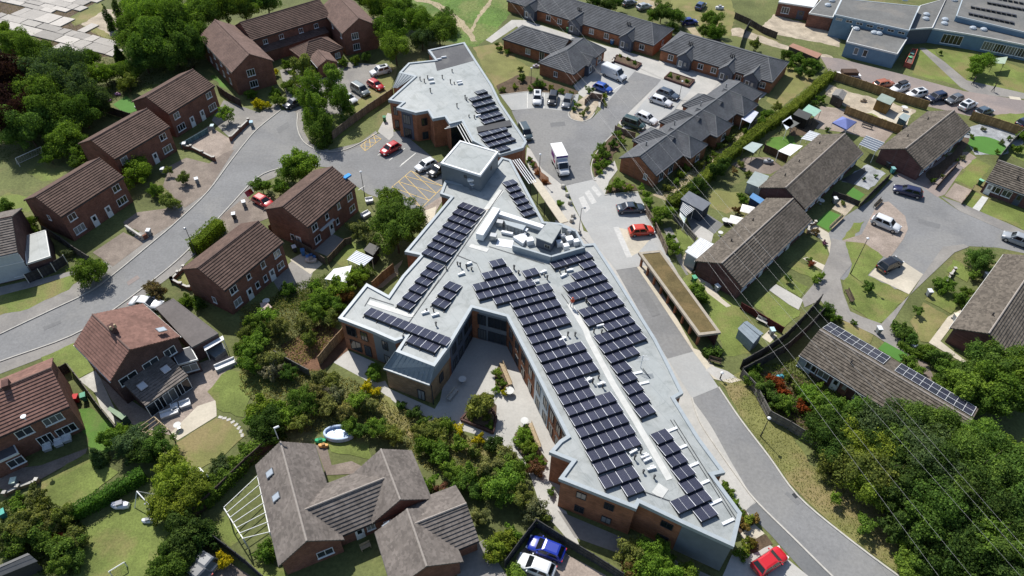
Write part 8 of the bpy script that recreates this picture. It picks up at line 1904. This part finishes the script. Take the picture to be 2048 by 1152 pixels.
# wheelie bins
def wheel_bin(p, body, lid, label, rz=0.0):
    o = empty('wheelie_bin', (*p, .03), label, 'bin', 'wheelie bins', rz); m = MB()
    m.add([(-.22, -.26, .06), (.22, -.26, .06), (.22, .26, .06), (-.22, .26, .06), (-.29, -.35, 1.0), (.29, -.35, 1.0), (.29, .35, 1.0), (-.29, .35, 1.0)], [(0, 3, 2, 1), (0, 1, 5, 4), (1, 2, 6, 5), (2, 3, 7, 6), (3, 0, 4, 7), (4, 5, 6, 7)])
    m.build('body', 'coloured', o, local=True, colour=body); MB().box((0, .03, 1.04), (.62, .8, .08)).box((0, .4, 1.02), (.5, .06, .05)).build('lid', 'coloured', o, local=True, colour=lid)
    for s in (-1, 1): MB().tube((s * .25, .28, .11), (s * .31, .28, .11), .11, n=10).build('wheel', 'rubber', o, local=True)
BG = (.22, .24, .25); WL = (.62, .64, .66); TL = (.05, .2, .2); GN = (.03, .12, .05); BL = (.05, .14, .3)
for p, b, l, lb in (((-49.2,113.22), BG, (.35, .5, .6), 'grey bin with a pale blue lid at the brick wall end'), ((-60.16,98), BG, WL, 'pale lidded bin beside the thin conifer'), ((-53.46,95.37), BG, WL, 'pale lidded bin at the kerb of the brown brick driveway'), ((-56.43,81.94), BG, WL, 'pale lidded bin at the balustrade wall'),
    ((-43.84,89.49), BG, WL, 'pale lidded bin beside the red car with open boot'), ((-44.55,86.35), DK, WL, 'dark bin with a pale lid on the tan forecourt'), ((50.55,64.69), BG, WL, 'pale lidded bin at the fork of the footpaths'), ((54.18,61.84), BG, WL, 'pale lidded bin at the lower footpath corner'), ((60.54,72.18), BG, WL, 'pale lidded bin beside the upper footpath'),
    ((70.69,76.07), BG, WL, 'pale lidded bin by the large dark round bush'), ((62.35,67.44), BG, (.7, .62, .5), 'cream lidded bin at the right bungalow wall'), ((66.52,102.67), TL, (.2, .4, .4), 'teal bin at the far bungalow gable'), ((66.39,104.39), DK, (.2, .22, .25), 'dark bin at the far bungalow gable'), ((80.54,99.59), GN, (.2, .45, .3), 'green bin at the corner of the right edge bungalow'),
    ((-56.02,111.73), BG, (.5, .62, .66), 'pale lidded bin at the end of the teal fence'), ((-59.14,105.75), BG, WL, 'pale lidded bin on the pinkish drive wall'), ((85.66,144.62), GN, (.1, .4, .2), 'green school bin nearest the lawn corner'), ((86.79,146.32), GN, (.25, .5, .4), 'pale green school bin behind the green one'), ((29.79,72.3), BG, WL, 'white lidded bin beside the middle bungalow gable'), ((26.73,74), GN, (.1, .35, .2), 'green bin on its side by the shelter'),
    ((21.23,149.85), BL, WL, 'blue bin beside the third gable porch'), ((11.51,155.48), GN, GN, 'green bin beside the middle gable porch'), ((33.67,141.69), GN, GN, 'green bin beside the right row porch'), ((-24.8,115.91), GN, (.06, .2, .1), 'large green bin behind the care home'), ((35.68,64.02), BG, (.45, .6, .65), 'pale blue chest on the small slab patio'), ((53.55,93.69), BG, WL, 'white pot bin in a right row front garden'),
    ((-55.06,39.04), BG, (.5, .6, .5), 'pale green lidded bin at the rubble wall'), ((-54.34,35.29), TL, (.08, .35, .28), 'teal garden composter at the left edge'), ((-53.39,50.51), (.4, .02, .02), (.45, .03, .03), 'red toy box between the two left houses'), ((-52.53,50.75), (.05, .16, .11), (.1, .3, .2), 'green tarpaulin covered bin between the left houses'), ((-33.15,78.84), DK, WL, 'white topped kettle barbecue beside the brown fence'), ([(-33.52,98.94),(-31.67,78.08)][1], BL, BL, 'blue plastic bin behind the brick house')):
    wheel_bin(p, b, l, lb, random.random() * .8)
# benches and tables
def bench(p, q, mat, label, back=True):
    L = dist(p, q); o = empty('bench', (*cen([p, q]), .02), label, 'bench', rz=math.atan2(q[1] - p[1], q[0] - p[0]))
    for k in range(4): MB().box((0, -.18 + k * .12, .45), (L, .1, .04)).build('slat', mat, o, local=True)
    if back:
        for k in range(3): MB().box((0, .24, .58 + k * .13), (L, .04, .09)).build('slat', mat, o, local=True)
    for s in (-1, 1):
        for y in (-.18, .22): MB().box((s * L * .44, y, .22), (.07, .07, .44 if y < 0 or not back else .44)).build('leg', mat, o, local=True)
for p, q, m, lb in (((-1.24,57.73), (0.06,54.2), 'timber_raw', 'long pale bench in the upper courtyard'), ((2.47,48.44), (3.59,45.1), 'timber_raw', 'long pale bench beside the courtyard shrub bed'), ((1.19,45.01), (2.17,43.72), 'bark', 'dark bench on the outer side of the shrub bed'), ((-7.65,51.67), (-6.69,53.35), 'concrete', 'grey bench in the shade of the bay'), ((48.72,72.71), (48.75,70.25), 'bark', 'wooden bench at the edge of the central green'), ((26.12,59.1), (27.72,58.54), 'bark', 'dark bench by the black fence corner'), ((66.29,117.92), (67.94,116.72), 'dark_metal', 'dark garden bench in the pink paved garden'), ((59.8,92.37), (61.7,94.35), 'bark', 'brown bench beside the white SUV pad'), ((50.66,86.57), (53.73,89.74), 'timber_raw', 'low rail bench at the vivid green lawn'), ((-15.33,32.38), (-14.37,32.94), 'timber_raw', 'sunlit timber bench between the bungalow wings'), ((34.22,66.64), (35.51,65.73), 'concrete', 'pale bench under the maroon fence')):
    bench(p, q, m, lb)
def sofa(p, rz, L, label, colour=(.7, .7, .7)):
    o = empty('garden_sofa', (*p, .03), label, 'garden seat', rz=rz)
    MB().box((0, 0, .2), (L, .8, .36)).build('base', 'coloured', o, local=True, colour=scl(colour, .5)); MB().box((0, -.05, .44), (L * .92, .66, .14)).build('cushion', 'cloth', o, local=True, colour=colour); MB().box((0, .36, .55), (L, .12, .5)).build('backrest', 'cloth', o, local=True, colour=colour)
    for s in (-1, 1): MB().box((s * L * .48, 0, .45), (.1, .8, .3)).build('arm', 'cloth', o, local=True, colour=colour)
for p, rz, L, lb in (((-41.34,48.8), .5, 2.0, 'white garden sofa nearest the patio doors'), ((-39.91,50.21), .5, 1.2, 'white garden armchair beside the patio table'), ((-40.95,49.65), 2.1, 1.1, 'white garden stool seat in the middle of the patio'), ((-36.86,56.47), .6, 2.6, 'white sun lounger by the patio edge'), ((-52.73,44.39), .5, .8, 'left white garden chair on the shaded patio'), ((-52.03,44.99), .5, .8, 'right white garden chair on the shaded patio'), ((-53.78,43.78), .5, .8, 'grey garden chair beside the patio doors'), ((-23.78,91.29), .3, 1.2, 'pale cushioned seat under the end brick house'), ((-23.76,87.57), .8, 1.5, 'white garden sofa under the end brick house')):
    sofa(p, rz, L, lb)
def table(p, r, label, col_=(.55, .55, .53)):
    o = empty('garden_table', (*p, .02), label, 'table'); MB().lathe((*p, .7), [(r, 0), (r, .05)], 14).build('top', 'coloured', o, colour=col_); MB().tube((*p, .02), (*p, .7), .05).build('leg', 'steel', o); MB().lathe((*p, .02), [(r * .5, 0), (r * .4, .05)], 10).build('base', 'steel', o)
for p, r, lb in (((-6.06,54.73), .5, 'small round table in the courtyard shade'), ((-0.07,53.08), .6, 'round table in the upper courtyard'), ((1.86,48.63), .5, 'round table at the top of the shrub bed'), ((-39.66,46.98), .45, 'small round table at the patio edge'), ((51.19,93.42), .5, 'round table in a front garden of the middle row'), ((-34.49,67.71), .5, 'garden table behind the brick house wall'), ((76.74,124.06), .6, 'dark garden table in the cream strip'), ((27.25,80.78), .4, 'little table in front of the conservatory'), ((34.12,87.77), .6, 'round table in the cluttered slab patio'), ((32.67,84.64), .4, 'pale square topped table by the bungalow eave')): table(p, r, lb)
# ================================================================ GARDEN THINGS
sw = (-40.19,37.46), (-38.06,35.76)
o = empty('swing_frame', (*cen(sw), 0), 'grey garden swing frame on the wide lawn', 'swing'); m = MB()
MB().tube((*sw[0], 2.2), (*sw[1], 2.2), .06).build('crossbar', 'white_metal', o)
nn = (-unit(*sw)[1], unit(*sw)[0])
for a in sw:
    for s in (-1, 1): MB().tube((*a, 2.2), (a[0] + nn[0] * s * 1.1, a[1] + nn[1] * s * 1.1, 0), .05).build('leg', 'white_metal', o)
for f in (.3, .65):
    a = lerp(*sw, f); MB().tube((*a, 2.2), (*a, .5), .02).box((*a, .5), (.45, .2, .04), .5).build('seat', 'coloured', o, colour=(.3, .3, .35))
def ride_toy(p, c, label, s=1.0):
    o = empty('ride_on_toy', (*p, .02), label, 'toy'); m = MB()
    loft(m, [[(p[0] + x * s, p[1] + y * s * w, z * s) for y, z in ((.3, .1), (.34, .35), (.2, .5), (-.2, .5), (-.34, .35), (-.3, .1))] for x, w in ((-.7, .6), (-.45, 1), (.3, 1), (.7, .6))])
    m.build('body', 'coloured', o, colour=c); MB().box((p[0], p[1], .6 * s), (.5 * s, .4 * s, .25 * s), .4).build('seat', 'coloured', o, colour=scl(c, .5))
for p, c, lb, s in (((-42.36,36.76), (.62, .62, .68), 'white ride on toy at the hedge shadow', 1.3), ((-38.74,35.11), (.6, .62, .64), 'white ride on toy below the swing frame', .9), ((-47.44,33.17), (.4, .08, .03), 'orange red toy slide in the dark thicket', 1.1), ((-79.36,121.04), (.3, .05, .32), 'purple toy bike on the small bright lawn', .9), ((-78.57,123.53), (.55, .3, .5), 'pink toy at the back of the bright lawn', .8), ((-72.8,118.91), (.7, .7, .7), 'white toy slide on the bright lawn', .8), ((35.07,56.55), (.1, .4, .5), 'blue domed water barrel among the red shrubs', .8), ((-22.3,45.52), (.03, .35, .15), 'green plastic toy beside the brown bungalow lawn', .9), ((-21.83,44.88), (.65, .35, .12), 'cream and orange toy beside the green one', .8), ((49.17,169.71), (.6, .6, .6), 'white handcart on the dry grass at the top', 1.4), ((-30.35,77.48), (.08, .2, .45), 'blue toy car in the brick house garden', 1.1), ((-30.17,76.69), (.5, .4, .35), 'pale wooden sandpit box in the brick house garden', 1.2), ((34.49,87.52), (.06, .06, .06), 'black garden machine beside the slab patio', 1.0), ((45.27,104.95), (.35, .36, .38), 'grey motor scooter under the grey canopy', 1.2), ((29.48,103.94), (.45, .5, .55), 'pale garden chairs behind the near grey bungalow', 1.0), ((4.11,138.5), (.55, .5, .55), 'mobility scooter at the corner of the hipped bungalow', 1.0), ((69.81,127.06), (.35, .28, .2), 'stone fire pit in the sandy garden', .9)): ride_toy(p, c, lb, s)
# inflatable pool
p = (-20.26,46.46); o = empty('paddling_pool', (*p, .02), 'pale blue inflatable pool behind the brown bungalow', 'pool')
for z in (.15, .38, .6):
    m = MB(); ring = [(p[0] + 1.5 * math.cos(t * .3927) * 1.15, p[1] + .95 * math.sin(t * .3927)) for t in range(16)]
    for i in range(16): m.tube((*ring[i], z), (*ring[(i + 1) % 16], z), .15, n=8)
    m.build('ring', 'coloured_gloss', o, colour=(.5, .6, .75))
MB().poly([(p[0] + 1.6 * math.cos(t * .3927), p[1] + .9 * math.sin(t * .3927), .4) for t in range(16)]).build('water', 'coloured_gloss', o, colour=(.2, .35, .6))
# hot tub, goals
o = empty('hot_tub', (*(-39.2,59.18), 0), 'grey covered hot tub under the white pergola top', 'hot tub'); q = [(-39.75,58.17),(-38.1,59.81),(-37.22,58.48),(-38.29,57.13)]
MB().prism(q, 0, .8).build('tub', 'coloured', o, colour=(.1, .1, .11)); MB().prism(offset(q, .05), .8, .95).build('cover', 'coloured', o, colour=(.16, .18, .19))
def goal(p, q, h, d, label):
    o = empty('goal_frame', (*cen([p, q]), 0), label, 'goal'); u = unit(p, q); n = (-u[1], u[0])
    for a in (p, q): MB().tube((*a, 0), (*a, h), .05).build('post', 'white_paint', o); MB().tube((*a, h), (a[0] + n[0] * d, a[1] + n[1] * d, 0), .035).build('stay', 'white_paint', o)
    MB().tube((*p, h), (*q, h), .05).build('crossbar', 'white_paint', o); MB().tube((p[0] + n[0] * d, p[1] + n[1] * d, .04), (q[0] + n[0] * d, q[1] + n[1] * d, .04), .03).build('ground_bar', 'white_paint', o)
    k_ = MB()
    for k in range(1, 10): a = lerp(p, q, k / 10); k_.tube((*a, h), (a[0] + n[0] * d, a[1] + n[1] * d, .04), .008, n=3)
    for k in range(1, 6): k_.tube((p[0] + n[0] * d * k / 6, p[1] + n[1] * d * k / 6, h * (1 - k / 6)), (q[0] + n[0] * d * k / 6, q[1] + n[1] * d * k / 6, h * (1 - k / 6)), .008, n=3)
    k_.build('net', 'white_metal', o)
goal((-85.49,99.19), (-82.89,102.75), 1.7, 1.0, 'large white netted goal in the left garden')
goal((-40.22,29.2), (-39.08,30.19), 1.0, .6, 'small white goal on the wide lawn')
# skip by the school
q = [(83.66,142.26),(87.72,148.71),(88.72,148.42),(84.71,141.35)]; o = empty('skip', (*cen(q), 0), 'orange red open skip beside the blue school block', 'skip'); m = MB()
for i in range(4): m.bar(q[i], q[(i + 1) % 4], .12, 1.1, 0)
m.build('side', 'coloured', o, colour=(.35, .09, .06)); MB().prism(offset(q, .1), 0, .8).build('load', 'coloured', o, colour=(.12, .1, .08))
# covers set in the paving
for p, lb in (((15.1,91.14), 'square drain cover beside the dark blue saloon'), ((15.65,80.08), 'square drain cover near the wide white line'), ((32.55,39.85), 'drain grate at the kerb of the curving road')):
    o = MB().box((*p, .03), (.75, .6, .02), .5).build('drain_cover', 'dark_metal'); tag(o, lb, 'drain cover')
# TV aerial mast on the care home roof
p = (15.65,53.02); o = empty('aerial_mast', (*p, 5.9), 'white lattice aerial mast on the care home roof', 'aerial')
MB().tube((*p, 5.9), (*p, 8.2), .05).build('mast', 'white_metal', o)
for k in range(4): MB().tube((p[0] - .8 + .1 * k, p[1] - .1, 7.3 + .25 * k), (p[0] + .8 - .1 * k, p[1] + .1, 7.3 + .25 * k), .03).build('element', 'white_metal', o)
p = (-6.5,87.75); o = empty('aerial_mast', (*p, 5.9), 'white satellite equipment in front of the lift tower', 'aerial')
MB().tube((*p, 5.9), (*p, 7.9), .05).build('mast', 'white_metal', o); MB().box((*p, 7.6), (1.4, .5, .3), .3).build('antenna', 'white_metal', o); MB().lathe((*p, 6.6), [(.1, 0), (.4, .15), (.45, .3)], 12).build('dish', 'white_metal', o); MB().box((*p, 6.0), (.9, .9, .2), .3).build('foot', 'steel', o)
# ================================================================ OVERHEAD WIRES
def wire(a, b, z, sag, label, r=.01):
    o = empty('overhead_wire', (*cen([a, b]), z), label, 'wire', 'overhead wires crossing the right side'); n = 28; m = MB(); pr = None
    for k in range(n + 1):
        t = k / n; q = lerp(a, b, t); c = Vector((*q, z - sag * 4 * t * (1 - t)))
        if pr is not None: m.tube(pr, c, r, n=5, cap=False)
        pr = c
    m.build('cable', 'wire', o)
for a, b, lb in (([(-2.11,180.58),(49.86,24.82)], 0, 'rightmost pale overhead wire of the five'), ([(-6.16,180.34),(49.34,23.96)], 0, 'second overhead wire from the right'), ([(-12.86,183.36),(47.74,23.75)], 0, 'middle overhead wire of the five'), ([(-15.83,190.29),(43.14,23.66)], 0, 'second overhead wire from the left'), ([(-18.73,211.91),(40.05,23.6)], 0, 'leftmost pale overhead wire of the five')):
    wire(a[0], a[1], 9.6, .9, lb)
# ================================================================ PEOPLE
def person(p, z, az, top, legs, label, hair=(.03, .02, .015), stride=.2, lean=0.0, s=1.0):
    o = empty('person', (*p, z), label, 'person', rz=az)
    J = [(0, 0, .95), (lean * .3, 0, 1.2), (lean * .7, 0, 1.42), (lean * .8, 0, 1.53), (lean, 0, 1.68), (lean, 0, 1.76),
         (lean * .7, .2, 1.4), (lean * .7 + .08, .27, 1.12), (lean * .7 + .2, .24, .9), (lean * .7, -.2, 1.4), (lean * .7 - .02, -.28, 1.12), (lean * .7 + .1, -.27, .88),
         (0, .1, .88), (stride * .6, .11, .5), (stride * .7, .11, .08), (stride * .7 + .16, .12, .05), (0, -.1, .88), (-stride * .3, -.11, .5), (-stride, -.11, .1), (-stride + .16, -.12, .05)]
    E = [(0, 1), (1, 2), (2, 3), (3, 4), (4, 5), (2, 6), (6, 7), (7, 8), (2, 9), (9, 10), (10, 11), (0, 12), (12, 13), (13, 14), (14, 15), (0, 16), (16, 17), (17, 18), (18, 19)]
    RAD = [.15, .14, .16, .06, .1, .07, .07, .05, .04, .07, .05, .04, .1, .07, .05, .045, .1, .07, .05, .045]
    me = bpy.data.meshes.new('body'); me.from_pydata([(x * s, y * s, zz * s) for x, y, zz in J], E, []); b = bpy.data.objects.new('body', me); col.objects.link(b); b.parent = o
    md = b.modifiers.new('skin', 'SKIN'); sv = me.skin_vertices[0].data
    for i, r in enumerate(RAD): sv[i].radius = (r * s, r * s)
    sv[0].use_root = True
    b.modifiers.new('sub', 'SUBSURF').render_levels = 2
    m, nt, N, L, out = new_mat('clothing_' + str(len(MAT))); g = nt.nodes.new('ShaderNodeTexCoord'); sx = nt.nodes.new('ShaderNodeSeparateXYZ'); L.new(g.outputs['Object'], sx.inputs[0])
    dv = nt.nodes.new('ShaderNodeMath'); dv.operation = 'DIVIDE'; dv.inputs[1].default_value = 2.0 * s; L.new(sx.outputs[2], dv.inputs[0])
    r = ramp(nt, dv.outputs[0], [(0, (.03, .03, .03)), (.06, legs), (.48, top), (.755, (.45, .28, .2))], 'CONSTANT'); bsdf(nt, out, r.outputs[0], .8); me.materials.append(m)
    MB().lathe((lean * s, 0, 1.66 * s), [(.12 * s, 0), (.125 * s, .08 * s), (.09 * s, .16 * s), (.03 * s, .19 * s)], 10).build('hair', 'coloured', o, local=True, colour=hair)
person((7.83,62.78), ZD, 1.9, (.55, .09, .04), (.4, .4, .4), 'roof worker in an orange red top beside the white walkway', (.6, .1, .05))
person((95.23,134.9), .05, -.4, (.03, .03, .035), (.02, .02, .03), 'person in dark clothes walking on the school path, left of the pair', stride=.28)
person((98.21,132.2), .05, 2.7, (.02, .02, .022), (.025, .025, .03), 'person in dark clothes walking on the school path, right of the pair', stride=.28)
# ================================================================ GROUND COVER (uncountable)
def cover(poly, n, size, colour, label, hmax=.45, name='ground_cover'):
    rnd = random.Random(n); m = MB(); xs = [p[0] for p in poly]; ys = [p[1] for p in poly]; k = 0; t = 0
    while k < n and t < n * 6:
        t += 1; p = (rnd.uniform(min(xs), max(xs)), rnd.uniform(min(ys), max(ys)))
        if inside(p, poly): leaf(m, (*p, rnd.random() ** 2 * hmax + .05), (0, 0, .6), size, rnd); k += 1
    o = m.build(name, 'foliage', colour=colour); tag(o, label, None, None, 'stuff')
for poly, n, c, lb in (([(-38.06,66.78),(-31,70.96),(-24.5,69.42),(-24.04,60.84),(-27.25,56.37),(-24.56,55.97),(-19.9,54.71),(-13.84,50.44),(-6.52,47.29),(-2.15,45.56),(0.45,42.79),(-4.42,40.83),(-9.44,42),(-12.33,45.36),(-16.78,46.64),(-27.11,46.79),(-34.07,52.98)], 22000, (.19, .18, .075), 'tangled weeds between the thicket shrubs'),
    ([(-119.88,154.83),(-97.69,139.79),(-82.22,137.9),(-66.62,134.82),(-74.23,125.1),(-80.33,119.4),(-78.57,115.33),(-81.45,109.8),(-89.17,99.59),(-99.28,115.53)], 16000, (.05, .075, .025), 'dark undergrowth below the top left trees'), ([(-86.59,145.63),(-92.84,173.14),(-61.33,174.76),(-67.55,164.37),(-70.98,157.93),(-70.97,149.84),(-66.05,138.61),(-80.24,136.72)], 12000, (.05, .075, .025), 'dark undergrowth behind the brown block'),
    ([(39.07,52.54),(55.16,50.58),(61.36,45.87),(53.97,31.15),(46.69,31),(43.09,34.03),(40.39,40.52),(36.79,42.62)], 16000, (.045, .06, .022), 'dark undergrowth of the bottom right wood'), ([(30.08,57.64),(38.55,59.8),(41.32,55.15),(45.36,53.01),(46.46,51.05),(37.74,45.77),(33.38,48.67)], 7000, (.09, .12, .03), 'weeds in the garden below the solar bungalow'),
    ([(-56.14,36.93),(-52.14,38.4),(-47.73,35.77),(-44.85,34.19),(-43.47,29.11),(-47.24,29.03),(-53.07,31.18)], 7000, (.06, .085, .025), 'weeds in the bottom left corner'), ([(-40.91,43.42),(-36.83,41.27),(-33.61,37.44),(-32.83,33.17),(-34.47,29.3),(-35.93,29.26),(-36.12,34.71),(-38.83,36.98)], 5000, (.07, .095, .025), 'weeds below the olive trees'), ([(-33.48,70.96),(-21.58,76.79),(-19.93,74.36),(-25.63,66.88),(-34.01,66.64)], 6000, (.08, .12, .03), 'weeds behind the brick house gardens'), ([(25.41,93.12),(37.62,106.45),(46.51,116.25),(48.15,119.87),(44.42,119.73),(32.65,107.63),(24.63,96.24)], 5000, (.1, .11, .035), 'weeds along the tall hedge')):
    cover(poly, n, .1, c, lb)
cover(poly_lim, 5000, .09, (.16, .16, .06), 'weeds and dirt scattered over the concrete slabs', .12)
for poly, n, c, lb in (([(27.05,55.58),(28.56,50.6),(30.75,45.13),(32.91,40.25),(36.41,35.92),(40.98,30.98),(49.04,27.13),(46.68,32.16),(43.97,38.91),(38.77,41.9),(35.27,43.77),(33.55,50.72),(30,57.28)], 7000, (.14, .15, .05), 'dry grass tufts on the verge'), ([(-43.36,182.89),(3,185.35),(-0.7,168.29),(-5.64,153.27),(-9.3,146.97),(-17.33,150.24),(-27.91,162.74)], 9000, (.1, .17, .035), 'grass tufts of the meadow')):
    cover(poly, n, .06, c, lb, .12, 'grass')
